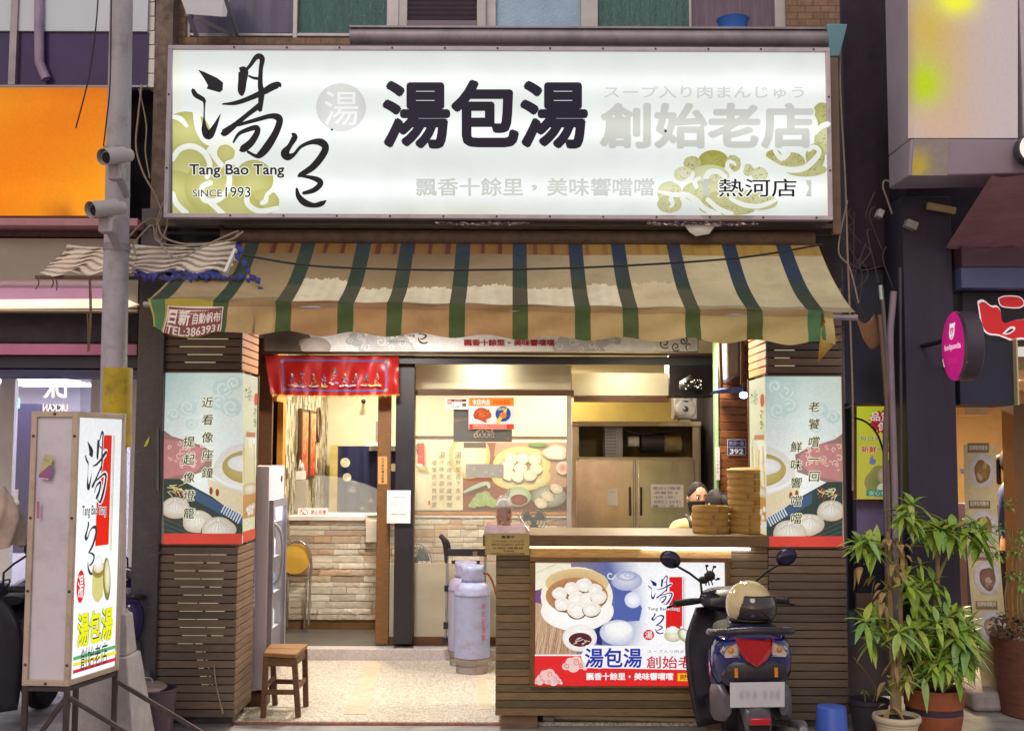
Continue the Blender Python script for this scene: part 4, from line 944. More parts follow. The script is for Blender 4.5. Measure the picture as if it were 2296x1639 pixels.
def cctv(name_y, x0, x1, label):
    t = thing('security_camera', label, 'camera', pc(x1, name_y), 'cameras on the street pole')
    ax0, ax1 = P(x0, name_y + 2, YP - .28), P(x1, name_y - 4, YP - .12)
    c = MB(); c.tube([ax0, ax0 + (ax1 - ax0) * .5, ax1], [.04, .04, .036], 20); d = (ax1 - ax0).normalized(); c.tube([ax0 + Vector((0, 0, .006)) - d * .03, ax1 + Vector((0, 0, .006)) - d * .05], .045, 20, cap=False); c.build('housing', mat('camera_shell', S(176, 170, 170), .4, var=.06), t)
    c = MB(); p = ax0 + (ax1 - ax0) * .5; c.tube([p - Vector((0, 0, .03)), p - Vector((0, 0, .1)), p + Vector((.02, .1, -.2))], [.02, .026, .02], 10); c.build('mount', M_gal, t)
    c = MB(); c.box(p.x - .05, p.x + .03, p.y - .02, p.y + .06, p.z - .13, p.z - .05); c.build('junction_box', mat('grey_box', S(160, 156, 160), .5), t, bevel=.006)
    c = MB(); c.tube([ax0 - d * .002, ax0 - d * .006], .03, 16); c.build('lens', mat('lens_black', S(20, 20, 26), .1), t)
cctv(352, 240, 290, 'upper grey security camera on the street pole, against the orange panel')
cctv(470, 212, 276, 'lower grey security camera on the street pole, below the orange panel')

# ================================================================== SLATTED PILLARS AND THEIR LIGHT BOXES
def dumpling(p, cx, cy, r, c0=S(250, 246, 236), c1=S(206, 190, 166), rot=0, ln=S(190, 172, 150), flat=.72):
    p.ell(cx, cy + r * .12, r * 1.02, r * flat * 1.02, S(90, 70, 56)); p.ell(cx, cy, r, r * flat, c0, c1, rot, off=(-.2, -.35), wob=.03)
    tx, ty = cx + math.sin(rot) * r * .3, cy - r * flat * .75
    for i in range(9):
        a = -1.25 + 2.5 * i / 8; ex, ey = cx + math.sin(a) * r * .85, cy + r * flat * (.25 - .15 * abs(a))
        p.stroke([(tx + math.sin(a) * r * .06, ty, r * .03), ((tx + ex) / 2 + math.sin(a) * r * .1, (ty + ey) / 2, r * .05), (ex, ey, r * .015)], mixc(ln, c0, .35))
    p.ell(tx, ty, r * .16, r * .13, c0, c1, wob=.12)
def poster(x0, y0, x1, y1, Y, lines, flip, name):
    W_, H_ = x1 - x0, y1 - y0
    p = Print(front_plane(Y), clip=(x0, y0, x1, y1))
    X = (lambda u: x0 + W_ * (1 - u)) if flip else (lambda u: x0 + W_ * u)
    Yp = lambda v: y0 + H_ * v
    p.grad(x0, y0, x1, y1, lambda u, v: mixc(mixc(S(176, 204, 200), S(214, 226, 214), u), S(244, 248, 244), min(1, v * 2.2)), 10, 12)
    lc = S(222, 236, 231)
    for u, v, r, a in ((.75, .09, .1, 0), (.88, .06, .08, 2), (.7, .17, .09, 4), (.3, .2, .09, 1), (.12, .24, .07, 3), (.35, .3, .06, 5), (.85, .2, .1, 1)):
        p.ell(X(u), Yp(v), W_ * r * 1.35, W_ * r * 1.2, mixc(S(196, 216, 210), S(212, 228, 222), v * 2)); curl(p, X(u), Yp(v), W_ * r, W_ * .022, lc, a, 1.2, 1)
    # patterned red cloth
    p.poly([(X(-.02), Yp(.33)), (X(.1), Yp(.37)), (X(.45), Yp(.42)), (X(.62), Yp(.46)), (X(.6), Yp(.56)), (X(-.02), Yp(.66))], S(164, 128, 120))
    p.poly([(X(-.02), Yp(.39)), (X(.3), Yp(.4)), (X(.55), Yp(.46)), (X(.58), Yp(.5)), (X(.4), Yp(.58)), (X(-.02), Yp(.62))], S(206, 140, 138))
    for i in range(26):
        u, v = rnd.uniform(0, .5), rnd.uniform(.41, .56)
        if u > .42 and v > .52: continue
        if i % 3: curl(p, X(u), Yp(v), W_ * rnd.uniform(.02, .05), W_ * .014, S(240, 206, 190), rnd.uniform(0, 6), .9)
        else: p.ell(X(u), Yp(v), W_ * .03, W_ * .022, S(232, 196, 170), S(214, 140, 130), wob=.1)
    # steamer basket
    p.ell(X(1.08), Yp(.58), W_ * .46, H_ * .17, S(250, 250, 248), S(232, 226, 214)); p.ell(X(1.1), Yp(.55), W_ * .36, H_ * .1, S(216, 196, 130), S(190, 168, 96)); p.ell(X(1.05), Yp(.53), W_ * .24, H_ * .05, S(252, 252, 252), S(236, 236, 230))
    p.poly([(X(.56), Yp(.62)), (X(.75), Yp(.66)), (X(1.02), Yp(.7)), (X(1.02), Yp(.86)), (X(.8), Yp(.82)), (X(.58), Yp(.73))], S(238, 220, 184))
    for u, v in ((.6, .69), (.68, .7)): p.ell(X(u), Yp(v), W_ * .022, H_ * .022, S(150, 84, 46))
    p.stroke([(X(.62), Yp(.6), 5), (X(.8), Yp(.65), 7), (X(1.02), Yp(.675), 7)], S(250, 250, 250))
    # dark slate tray, blue mat with white bars, dumplings
    p.poly([(X(-.02), Yp(.62)), (X(.2), Yp(.62)), (X(.6), Yp(.72)), (X(1.02), Yp(.86)), (X(1.02), Yp(.95)), (X(-.02), Yp(.95))], S(62, 74, 68))
    p.poly([(X(.4), Yp(.68)), (X(1.02), Yp(.84)), (X(1.02), Yp(.89)), (X(.7), Yp(.82)), (X(.4), Yp(.745))], S(74, 96, 128))
    for i in range(8): p.stroke([(X(.78 + i * .03), Yp(.772 + i * .0085), 3), (X(.73 + i * .03), Yp(.815 + i * .009), 3)], S(226, 232, 238), smooth=0)
    for s_ in range(4): p.stroke([(X(.0), Yp(.82 + s_ * .03), .8), (X(.5), Yp(.93 + s_ * .02), .8)], S(112, 124, 118), smooth=0)
    for i in range(26):
        u, v = .16 + rnd.uniform(-.14, .12), .68 + rnd.uniform(-.025, .025); a = rnd.uniform(-.6, 1.2)
        p.stroke([(X(u), Yp(v), 1.6), (X(u + .09 * math.cos(a)), Yp(v + .04 * math.sin(a)), 1.2)], rnd.choice([S(236, 220, 150), S(246, 240, 200), S(200, 70, 60), S(220, 190, 110)]), smooth=0)
    dumpling(p, X(.15), Yp(.79), W_ * .19); dumpling(p, X(.44), Yp(.87), W_ * .2); dumpling(p, X(.7), Yp(.915), W_ * .22)
    p.rect(x0, Yp(.938), x1, y1, S(226, 78, 66))
    for txt, cx, cy, pitch in lines: p.vtext(txt, cx, cy, 24, pitch, S(30, 34, 28), .006, S(248, 246, 214), .06, 1.05, .12)
    return p
def poster_side(f, w, h):
    p = Print(f, clip=(0, 0, w, h))
    p.grad(0, 0, w, h, lambda u, v: mixc(S(222, 226, 196), S(236, 226, 176), v), 4, 10)
    p.ell(w * .7, h * .42, w * .6, h * .1, S(246, 246, 230), S(200, 210, 190)); p.rect(w * .3, h * .345, w * .9, h * .375, S(196, 128, 80))
    for i in range(9): x = w * (.05 + .11 * i); p.stroke([(x, h * (.4 + .02 * (i % 3)), w * .07), (x + w * .06 * math.sin(i), h * .55, w * .05), (x + w * .1, h * (.66 + .03 * (i % 2)), w * .03)], rnd.choice([S(250, 246, 220), S(232, 214, 150), S(206, 176, 104)]))
    p.ell(w * .6, h * .69, w * .5, h * .04, S(240, 236, 214), S(200, 170, 110)); p.rect(0, h * .72, w, h * .86, S(206, 150, 84)); 
    for i in range(12): p.ell(w * rnd.uniform(.4, .95), h * rnd.uniform(.78, .93), w * .1, h * .018, S(250, 248, 240), S(214, 200, 180))
    p.rect(0, h * .935, w, h, S(232, 96, 66))
    brush_tang(p, w * .1 - 1270 * w * .0008, h * .06 - 370 * h * .0001, w * .0008, S(40, 38, 34), h * .0001 * 1.3); p.ell(w * .85, h * .14, w * .12, h * .04, S(206, 60, 40))
    for i in range(9): p.stroke([(w * (.75 + .05 * math.sin(i * 2)), h * (.2 + i * .013), 2), (w * (.85 + .05 * math.cos(i)), h * (.205 + i * .013), 1.6)], S(60, 62, 50), smooth=0)
    return p
def slats(mb, x0, x1, y0, y1, zs, r, d=.016):
    """boards wrapped round a pillar: front face at y0, two sides"""
    for z, h in zs:
        col = mixc(S(124, 102, 86), S(88, 74, 66), r.random())
        mb.box(x0 - d, x1 + d, y0 - d, y0, z, z + h, col); sd = mixc(col, S(206, 128, 58), .75) if z > 2 else mixc(col, S(150, 120, 92), .5); mb.box(x0 - d, x0, y0, y1, z, z + h, sd); mb.box(x1, x1 + d, y0, y1, z, z + h, sd)  # upper side boards: warm lamp light mixed into the board colour
def pillar(x0, x1, D, zb0, zb1, ztop, z_base, name_label, sided):
    t = thing('slatted_pillar', name_label, 'pillar', ((x0 + x1) / 2, D / 2, 0))
    r = random.Random(int(x0 * 100)); m = MB(); m.box(x0 + .03, x1 - .03, .03, D, 0.0, ztop); m.build('core', mat('grey_render', S(126, 118, 112), .85, var=.2, bump=.2), t)
    m = MB(); m.box(x0 + .002, x1 - .002, .003, .03, .03, zb0 - .01, S(40, 34, 34)); m.box(x0 + .002, x1 - .002, .003, .03, zb1 + .01, ztop, S(40, 34, 34)); pitch = .049
    zs = []; z = zb0 - .012
    while z > z_base + .05: zs.append((z - .0425, .0425)); z -= pitch
    z = zb1 + .014
    while z < ztop: zs.append((z, .0425)); z += pitch
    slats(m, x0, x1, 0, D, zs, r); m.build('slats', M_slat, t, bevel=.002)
    return t
PLx0, PLx1, PRx0, PRx1 = -2.2, -1.70, 1.60, 2.045
zt0, zt1 = PZ(455, 1222, 0), PZ(455, 834, 0)
pillar(PLx0, PLx1, .44, zt0, zt1, 2.72, .06, 'slatted timber pillar with cracked lit gaps, beside the standing light box', 1)
pillar(PRx0, PRx1, .5, PZ(1800, 1228, 0), PZ(1800, 842, 0), 2.72, .02, 'slatted timber pillar behind the blue scooter, beside the potted plants', -1)
M_post = lightbox_mat('poster_glow', .88, [(0.0, .12)], axis=0, lo=.8)
def poster_box(x0, x1, D, z0, z1, inner, label, pp, lines, flip):
    t = thing('poster_light_box', label, 'light box', ((x0 + x1) / 2, 0, (z0 + z1) / 2))
    m = MB(); m.box(x0 - .012, x1 + .012, -.018, .03, z1 - .0, z1 + .012); m.box(x0 - .012, x1 + .012, -.018, .03, z0 - .012, z0)
    m.box(*((x0 - .012, x0) if inner > 0 else (x1, x1 + .012)), -.022, .03, z0, z1)
    e = x1 if inner > 0 else x0
    m.box(e - .002, e + .014 * inner, D - .02, D, z0 - .012, z1 + .012); m.build('frame', mat('bronze_frame', S(92, 66, 52), .45, var=.2), t)
    m = MB(); m.box(x0, x1, -.006, .02, z0, z1); m.box(*((x1 - .02, x1 + .006) if inner > 0 else (x0 - .006, x0 + .02)), .02, D - .02, z0, z1); m.build('case', M_white, t)
    p = poster(*pp, -.0075, lines, flip, ''); p.build('poster', M_post, t)
    w, h = 100, 260
    if inner > 0: f = quad_map((x1 + .0075, -.005, z1), (x1 + .0075, D - .02, z1), (x1 + .0075, -.005, z0), (x1 + .0075, D - .02, z0), w, h)
    else: f = quad_map((x0 - .0075, D - .02, z1), (x0 - .0075, -.005, z1), (x0 - .0075, D - .02, z0), (x0 - .0075, -.005, z0), w, h)
    poster_side(f, w, h).build('side_poster', M_post, t)
LZ0, LZ1 = PZ(455, 1219, 0), PZ(455, 836, 0)
poster_box(PX(368, 1000, 0), PLx1 + .012, .44, LZ0, LZ1, 1, 'lit dumpling poster box with two verse columns on the pillar nearest the standing light box', (368, 836, 544.5, 1219), [('近看像座鐘', 466, 902, 39.3), ('提起像燈籠', 425, 990, 40)], False)
RZ0, RZ1 = PZ(1800, 1225, 0), PZ(1800, 844, 0)
poster_box(PRx0 - .012, PX(1888, 1000, 0), .5, RZ0, RZ1, -1, 'lit dumpling poster box on the pillar beside the tall steamer stack, above the blue scooter', (1718, 844, 1888, 1225), [('老饕嚐一回', 1822, 912, 39), ('鮮味響噹噹', 1782, 1002, 40)], True)
# light slits between the boards (tubes inside the pillar shine through the gaps)
slit = MB(); rr = random.Random(2)
M_tube = mat('slit_glow', S(220, 220, 190), .5, emit=S(226, 222, 180), estr=.3)
for i in range(17):
    z = zt0 - .012 - .0425 - .049 * i + .0005 - .0065
    a = rr.uniform(-.4, -.25) if i > 3 else -.5; b = rr.uniform(.75, .98) if i < 11 else .3
    x0 = -1.95 + (0 if i < 10 else -.02 * (i - 10)) + a * .25; x1 = -1.95 + b * .2
    if i > 11: x0, x1 = -1.93 + (i - 12) * .01, -1.87 + (i - 12) * .012
    xm_ = x0 + (x1 - x0) * rr.uniform(.3, .7); slit.box(x0, xm_, -.004, -.001, z + .0015, z + .0045); slit.box(xm_ + rr.uniform(.004, .03), x1, -.004, -.001, z + .001, z + .0048)
for i in range(4):
    z = zt1 + .014 + .049 * (i + 1) - .0065; slit.box(-2.1 + rr.uniform(0, .1), -1.76 - rr.uniform(0, .1), -.004, -.001, z + .001, z + .0055)
for i in range(3):
    z = RZ1 + .02 + .049 * (i + 1) - .0065; slit.box(1.64, 1.72 + rr.uniform(0, .05), -.004, -.001, z + .001, z + .0055)
pt = [o for o in bpy.data.objects if o.name.startswith('slatted_pillar')]
slit.v = slit.v; slit.build('gap_light', M_tube, pt[0], smooth=0)

# ================================================================== FASCIA PRINT UNDER THE AWNING
YF = 1.94
fs = thing('fascia_board', 'long white printed fascia board with red slogan under the awning', 'sign', (0, YF, 2.5))
c = MB(); pb(c, 592, 700, 1566, 789, YF, .04); c.build('board', M_brown, fs)
p = Print(front_plane(YF - .002), clip=(593, 702, 1564, 788))
p.grad(593, 702, 1564, 788, lambda u, v: mixc(S(112, 92, 80), S(244, 240, 242), max(0, min(1, (u - .06) * 14))), 60, 3)
for x, y, rx, ry, cc in ((640, 765, 60, 30, S(70, 60, 54)), (690, 770, 20, 12, S(150, 130, 120)), (708, 778, 34, 22, S(214, 200, 196))): p.ell(x, y, rx, ry, cc, mixc(cc, S(140, 120, 110), .5))
cg = S(196, 194, 198)
for x, y, s_ in ((845, 772, 30), (800, 760, 18), (895, 775, 22), (1275, 772, 26), (1320, 778, 22), (1350, 756, 24)): cloud(p, x, y, s_, cg, S(232, 228, 230), 1, .11)
p.text('SINCE 1993', 872, 763, 909, 769, S(70, 66, 70), .01); p.text('Tang Bao Tang', 868, 748, 930, 757, S(70, 66, 70), .01)
brush_bao(p, 938 - 1965 * .11, 770 - 1362 * .11, .11, S(50, 44, 50))
p.slogan(1040, 761, 1243, 776, S(160, 34, 36), .03)
for x, y, r in ((1490, 770, 12), (1515, 778, 10), (1532, 765, 9), (1545, 778, 12)): curl(p, x, y, r, 2.5, S(60, 50, 54), x, 1.2)
p.poly([(1562, 750), (1566, 750), (1564, 788), (1540, 788)], S(226, 220, 224)); p.build('print', M_paint, fs)
# red embroidered door banner
YRB = 2.06
rbn = thing('door_banner', 'red satin door banner embroidered with a row of figures above the entrance', 'banner', (PX(745, 840, YRB), YRB, 2.3))
def satin(x, y): 
    u = (x - 594) / 300; return .012 * math.sin(u * 26 + y * .05) + .02 * math.sin((x + y * 1.3) * .06) * max(0, 1 - u * 6) + .02 * math.sin((x - y * 1.3) * .06) * max(0, u * 6 - 5) + .008 * math.sin(x * .21) * (y - 800) / 80
def bq(x, y, h=0):
    u = (x - 594) / 300; xx = x + (12 * (y - 800) / 80) * max(0, 1 - u * 5); return P(xx, y + 3 * math.sin(u * 3.1) * (y - 800) / 80, YRB + satin(x, y)) + Vector((0, -h, 0))
c = MB().grid(lambda u, v: bq(594 + 300 * u, 797 + 87 * v), 90, 16); c.build('cloth', mat('red_satin', S(166, 30, 28), .35, var=.12, scale=5), rbn)
p = Print(lambda x, y, h: bq(x, y, h + .002))
bl = S(90, 84, 150)
for y in (811, 872): p.stroke([(x, y - (4 if y < 850 else 0) + (x - 630) * .012, 4) for x in range(632, 870, 6)], bl, smooth=0)
for x in (632, 866): p.stroke([(x, y, 4) for y in range(808, 876, 6)], bl, smooth=0)
for x, y in ((632, 810), (866, 812), (634, 872), (866, 874)): p.ell(x, y, 4, 4, S(110, 140, 120))
fc = [S(92, 70, 140), S(60, 110, 70), S(214, 170, 40), S(196, 190, 200), S(70, 80, 150), S(150, 130, 150)]
for i in range(9):
    cx = 655 + i * 24; cy = 852 - (6 if i == 4 else 0); s_ = 1.35 if i == 4 else 1
    for j in range(16):
        yy = rnd.uniform(-15, 10) * s_; ww = 2 + 6 * (yy / s_ + 15) / 25; x_ = cx + rnd.uniform(-ww, ww); an_ = rnd.uniform(0, 3.1); l_ = rnd.uniform(2, 4.5)
        p.stroke([(x_, cy + yy, 1.7), (x_ + l_ * math.cos(an_), cy + yy + l_ * math.sin(an_), 1.3)], mixc(rnd.choice(fc), fc[i % 6], .4), smooth=0)
    p.ell(cx, cy - 13 * s_, 2.2 * s_, 2.8 * s_, fc[(i + 3) % 6])
    for j in range(5): p.ell(cx + rnd.uniform(-11, 11), cy + rnd.uniform(10, 14), 4, 2, rnd.choice((S(196, 164, 70), S(176, 156, 170), S(150, 120, 160), S(206, 180, 190))))
p.build('embroidery', M_paint, rbn)
c = MB()
for i in range(150): x = 596 + 2 * i; c.add([bq(x + (10 if i < 8 else 0), 883), bq(x + 1.6, 883), bq(x + 1, 890 + 2 * math.sin(i))], [(0, 1, 2)])
c.build('fringe', mat('gold_fringe', S(190, 150, 50), .6), rbn)

# ================================================================== COUNTER
ct = thing('counter', 'timber clad street counter with strip lamp and lit dumpling picture', 'counter', (.74, .3, 0))
CX0, CX1 = PX(1112, 1300, 0), PRx0 - .018
TZ = PZ(1400, 1199, 0)
c = MB(); c.box(CX0 + .02, CX1, .02, .62, .10, TZ - .075, S(70, 52, 36)); c.build('body', M_oak, ct)
c = MB(); r = random.Random(8); z = .085; i = 0
while z < TZ - .09:
    h = .043; k = mixc(S(128, 104, 72), S(92, 76, 56), r.random())
    c.box(CX0, CX1, -.0, .02, z, z + h, k); c.box(CX0 - .0, CX0 + .02, .02, .62, z, z + h, mixc(k, S(110, 84, 56), .4)); z += .047
c.build('cladding', M_oak, ct, bevel=.002)
c = MB(); c.box(PX(1083, 1200, 0), CX1, -.045, .64, TZ - .07, TZ, S(104, 80, 48)); c.build('counter_top', M_oak, ct, bevel=.004)
c = MB(); pb(c, 1188, 1229, 1640, 1250, -.012, .012, S(190, 150, 90)); c.build('trim_board', M_oak, ct)
c = MB(); c.tube([P(1440, 1228.5, -.025), P(1682, 1231, -.025)], .007, 10); c.build('lamp_tube', mat('cool_tube', (1, 1, 1), .5, emit=S(235, 235, 255), estr=9), ct)
c = MB(); c.tube([P(1188, 1226, -.012), P(1440, 1227.5, -.012)], .005, 10); c.build('lamp_strip', mat('warm_tube', (1, 1, 1), .5, emit=S(255, 214, 140), estr=7), ct)
c = MB()
pb(c, 1188, 1249, 1640, 1261, -.03, .03); pb(c, 1188, 1534, 1640, 1543, -.03, .03); pb(c, 1188, 1261, 1200, 1534, -.03, .03); pb(c, 1626, 1261, 1640, 1534, -.03, .03)
c.build('picture_frame', mat('dark_oak_frame', S(112, 78, 44), .5, var=.3, scale=12), ct, bevel=.003)
for a_, b_ in ((CX0 + .04, CX0 + .26), (1.2, CX1)): c = MB(); c.box(a_, b_, .03, .5, 0, .1, S(110, 84, 66)); c.build('foot_block', M_oak, ct, bevel=.004)
q = lambda x, y: (1180 + x / 4.946, 1240 + y / 4.946); sc_ = 1 / 4.946
p = Print(front_plane(-.006), clip=(1199, 1260, 1627, 1535))
p.grad(1199, 1260, 1627, 1535, lambda u, v: mixc(mixc(S(150, 130, 120), S(96, 110, 170), min(1, max(0, (u - .15) * 4))), S(252, 252, 255), min(1, max(0, (u - .38 - .06 * math.sin(v * 4)) * 6))), 40, 16)
def E(x, y, rx, ry, a, b=None, rot=0, **k): p.ell(*q(x, y), rx * sc_, ry * sc_, a, b, rot, **k)
p.poly([q(90, 420), q(420, 700), q(560, 1120), q(90, 1120)], S(196, 160, 130))
for i in range(34):
    x = 90 + i * 14; p.stroke([(*q(x + rnd.uniform(-20, 60), 700 + rnd.uniform(0, 200)), .8), (*q(x - 30, 1110), 1.0)], rnd.choice([S(140, 96, 70), S(232, 206, 180), S(166, 120, 90)]), smooth=0)
p.poly([q(90, 400), q(200, 420), q(170, 560), q(90, 540)], S(120, 80, 140))
p.poly([q(100, 105), q(490, 110), q(505, 190), q(440, 270), q(330, 330), q(95, 415)], S(246, 238, 214)); p.stroke([(*q(100, 220), 2), (*q(330, 120), 2)], S(226, 210, 170))
E(560, 480, 400, 330, S(252, 248, 240), S(246, 236, 214)); E(565, 640, 405, 220, S(255, 254, 252), S(250, 244, 236)); E(560, 330, 350, 160, S(206, 168, 110), S(226, 200, 150)); E(560, 470, 345, 205, S(160, 100, 64), S(190, 136, 92))
for x, y, r_ in ((640, 350, 90), (500, 390, 85), (370, 445, 85), (760, 400, 80), (560, 500, 100), (400, 560, 90), (700, 520, 110), (800, 480, 90), (560, 620, 110), (720, 610, 100)):
    dumpling(p, *q(x, y), r_ * sc_, S(255, 254, 250), S(236, 224, 208), 0, S(214, 196, 176), .85)
p.poly([q(960, 330), q(1180, 420), q(1280, 600), q(1250, 740), q(950, 760), q(980, 500)], S(84, 100, 170))
E(1110, 300, 170, 110, S(214, 216, 232), S(170, 176, 208)); E(1110, 250, 110, 50, S(240, 242, 248), S(150, 158, 200)); E(1120, 240, 40, 22, S(230, 232, 244), S(160, 166, 200)); curl(p, *q(930, 240), 10, 3, S(226, 224, 236), 0, .9)
E(1180, 510, 95, 90, S(246, 248, 254), S(206, 212, 236)); p.poly([q(760, 830), q(960, 720), q(1000, 760), q(830, 900), q(840, 1010), q(780, 1000)], S(40, 46, 120))
E(1010, 870, 200, 140, S(252, 252, 254), S(196, 202, 224)); E(1020, 840, 150, 90, S(255, 255, 255), S(240, 240, 240), wob=.05)
E(590, 930, 190, 150, S(255, 255, 255), S(236, 232, 228)); E(596, 950, 128, 78, S(64, 36, 60), S(110, 40, 30))
for i in range(10): x, y = 596 + rnd.uniform(-60, 70), 950 + rnd.uniform(-40, 40); a = rnd.uniform(0, 3); p.stroke([(*q(x, y), 1.6), (*q(x + 50 * math.cos(a), y + 30 * math.sin(a)), 1.2)], S(240, 220, 200), smooth=0)
p.rect(1199, q(0, 1112)[1], 1480, q(0, 1130)[1], S(252, 246, 246)); p.rect(1199, q(0, 1128)[1], 1627, 1535, S(232, 44, 46))
p.poly([q(600, 1128), q(660, 1010), q(1280, 1020), q(1290, 1090), q(1900, 1090), q(2210, 1090), q(2210, 1290), q(650, 1260)], S(253, 250, 252))
for x, y, s_ in ((230, 1350, 80), (300, 1400, 60), (520, 1220, 90), (150, 1400, 50)): cloud(p, *q(x, y), s_ * sc_, S(246, 206, 200), S(226, 70, 66), 1, .08)
p.rect(*q(1578, 256), *q(1720, 800), S(222, 32, 34)); p.rect(*q(1728, 256), *q(1735, 830), S(40, 150, 110)); p.rect(*q(1748, 256), *q(1752, 830), S(206, 40, 40)); p.rect(*q(1540, 620), *q(1700, 830), S(222, 32, 34))
inkb = S(26, 34, 130)
kx, ky_ = 265 / 590 / 4.946, 315 / 670 / 4.946
brush_tang(p, q(1345, 0)[0] - 1270 * kx, q(0, 243)[1] - 372 * ky_, kx, S(252, 250, 252), ky_, 2.3); brush_tang(p, q(1345, 0)[0] - 1270 * kx, q(0, 243)[1] - 372 * ky_, kx, inkb, ky_, 1.0)
kx = 135 / 290 / 4.946; ky_ = 225 / 475 / 4.946; brush_bao(p, q(1380, 0)[0] - 1868 * kx, q(0, 655)[1] - 888 * ky_, kx, inkb, ky_)
p.text('Tang Bao Tang', *q(1338, 588), *q(1690, 632), S(60, 60, 80), .01, S(252, 252, 252), .06)
seal(p, *q(1350, 893), 60 * sc_, 58 * sc_, S(214, 34, 40), S(252, 248, 248))
E(1620, 900, 100, 72, S(240, 238, 214), S(190, 186, 150)); E(1620, 850, 96, 36, S(252, 250, 246), S(226, 216, 190)); E(1610, 826, 54, 28, S(255, 255, 255), S(236, 236, 236), wob=.1); E(1745, 900, 92, 62, S(226, 222, 186), S(150, 150, 110), rot=.8); E(1750, 890, 66, 40, S(250, 250, 240), S(226, 224, 200), rot=.8)
p.text('湯包湯', *q(645, 1035), *q(1275, 1255), S(42, 56, 170), .022, S(252, 252, 255), .05)
p.text('創始老店', *q(1325, 1125), *q(2010, 1262), S(206, 24, 60), .012, S(253, 250, 252), .05)
p.text('スープ入り肉まん', *q(1335, 1058), *q(1800, 1092), S(110, 96, 110), .0)
p.slogan(*q(660, 1308), *q(1620, 1390), S(253, 252, 252), .03)
p.rect(*q(1668, 1315), *q(2180, 1400), S(250, 214, 30)); p.text('熱河店', *q(1690, 1325), *q(1990, 1390), S(206, 40, 30), .02)
p.build('dumpling_picture', lightbox_mat('counter_glow', 1.0, [(PZ(1400, 1380, 0), .28)], lo=.82), ct)
hp = thing('hours_sheet', 'khaki printed opening hours sheet pinned on the counter corner', 'notice', (0, -.05, 1.1))
p = Print(front_plane(-.05)); p.rect(1088, 1196, 1187, 1244, S(168, 146, 92)); dk = S(70, 56, 36)
p.text('營業中', 1124, 1200, 1154, 1207, dk, .03); p.text('11:00-14:00 / 17:00-20:00', 1104, 1211, 1174, 1215, dk, .0); p.text('高雄市三民區熱河一街392號', 1102, 1218, 1176, 1223, dk, .0); p.text('外帶訂購專線', 1104, 1226, 1174, 1231, dk, .0); p.text('公休日', 1128, 1233, 1152, 1237, dk, .02); p.text('本店使用台灣豬肉歡迎選購', 1100, 1239, 1176, 1243, dk, .0)
p.build('print', M_paint, hp); c = MB(); pb(c, 1088, 1196, 1187, 1244, -.049, .003); c.build('sheet', mat('khaki_paper', S(168, 146, 92), .7), hp)

# ================================================================== STANDING LIGHT BOX
a_ = Vector((-2.13, -1.5, 0)); b_ = Vector((-2.036, -1.11, 0))
zb, ztp = .56, .56 + 603 / 458
sl = thing('standing_light_box', 'tall standing light box with red stripe and yellow characters on a dark steel frame', 'light box', (-2.2, -1.35, 0))
wv = Vector((-.205, .012, 0))
def SP(x, z): return Vector((x.x, x.y, z))
c = MB(); c.hexa([SP(a_ + wv * .98, zb + .01), SP(a_ - wv * .02 * -1, zb + .01), SP(b_ + wv * .02, zb + .01), SP(b_ + wv * .98, zb + .01), SP(a_ + wv * .98, ztp - .01), SP(a_ + wv * .02, ztp - .01), SP(b_ + wv * .02, ztp - .01), SP(b_ + wv * .98, ztp - .01)]); c.build('side_panel', mat('lilac_panel', S(206, 196, 208), .5, var=.05, dirt=S(150, 130, 140), dirt_amt=.4, dirt_scale=4), sl)
c = MB(); al = .028; M_al2 = mat('beige_aluminium', S(184, 166, 150), .45, metal=.2, var=.12, dirt=S(120, 90, 70), dirt_amt=.4, dirt_scale=9)
cor = [a_, a_ + wv, b_ + wv, b_]
for q_ in cor: c.bar(SP(q_, zb), SP(q_, ztp), al, al, up=(0, 1, 0))
for i in range(4):
    for z in (zb + al / 2, ztp - al / 2): c.bar(SP(cor[i], z), SP(cor[(i + 1) % 4], z), al * .9, al * 1.02)
fo = c.build('frame', M_al2, sl, bevel=.003)
c = MB()
for z in (zb + .1, zb + .45, zb + .8, ztp - .12):
    for q_ in (a_, a_ + wv): c.ell(SP(q_, z) + Vector((0, -.016, 0)), .007, 8, 6)
for z in (zb + .012, ztp - .012): c.ell(SP(a_ + wv * .5, z) + Vector((0, -.016, 0)), .007, 8, 6)
c.build('screw', mat('rust_screw', S(84, 60, 40), .6), fo)
e = (b_ - a_).normalized(); n_ = Vector((e.y, -e.x, 0)) * .012
fa, fb = a_ + e * .02 + n_ * .6, b_ - e * .02 + n_ * .6
p = Print(quad_map(SP(fa, ztp - al), SP(fb, ztp - al), SP(fa, zb + al), SP(fb, zb + al), 100, 300), clip=(0, 0, 100, 300))
p.rect(0, 0, 100, 300, S(250, 252, 255)); p.rect(52, 20, 76, 152, S(232, 36, 16)); p.rect(79, 20, 80.5, 160, S(210, 190, 90)); p.rect(82, 20, 83, 160, S(80, 150, 90)); p.rect(44, 100, 68, 152, S(232, 36, 16))
kx, ky_ = 50 / 590, 85 / 670
brush_tang(p, 14 - 1270 * kx, 16 - 372 * ky_, kx, S(250, 252, 255), ky_, 3.0); brush_tang(p, 14 - 1270 * kx, 16 - 372 * ky_, kx, S(36, 44, 54), ky_, 1.4)
p.text('Tang Bao Tang', 10, 103, 66, 118, S(36, 40, 50), .012, S(250, 252, 255), .06)
kx, ky_ = 26 / 290, 62 / 475; brush_bao(p, 18 - 1868 * kx, 122 - 888 * ky_, kx, S(44, 50, 70), ky_, 1.2)
seal(p, 12, 196, 9, 19, S(222, 30, 36), S(252, 250, 250))
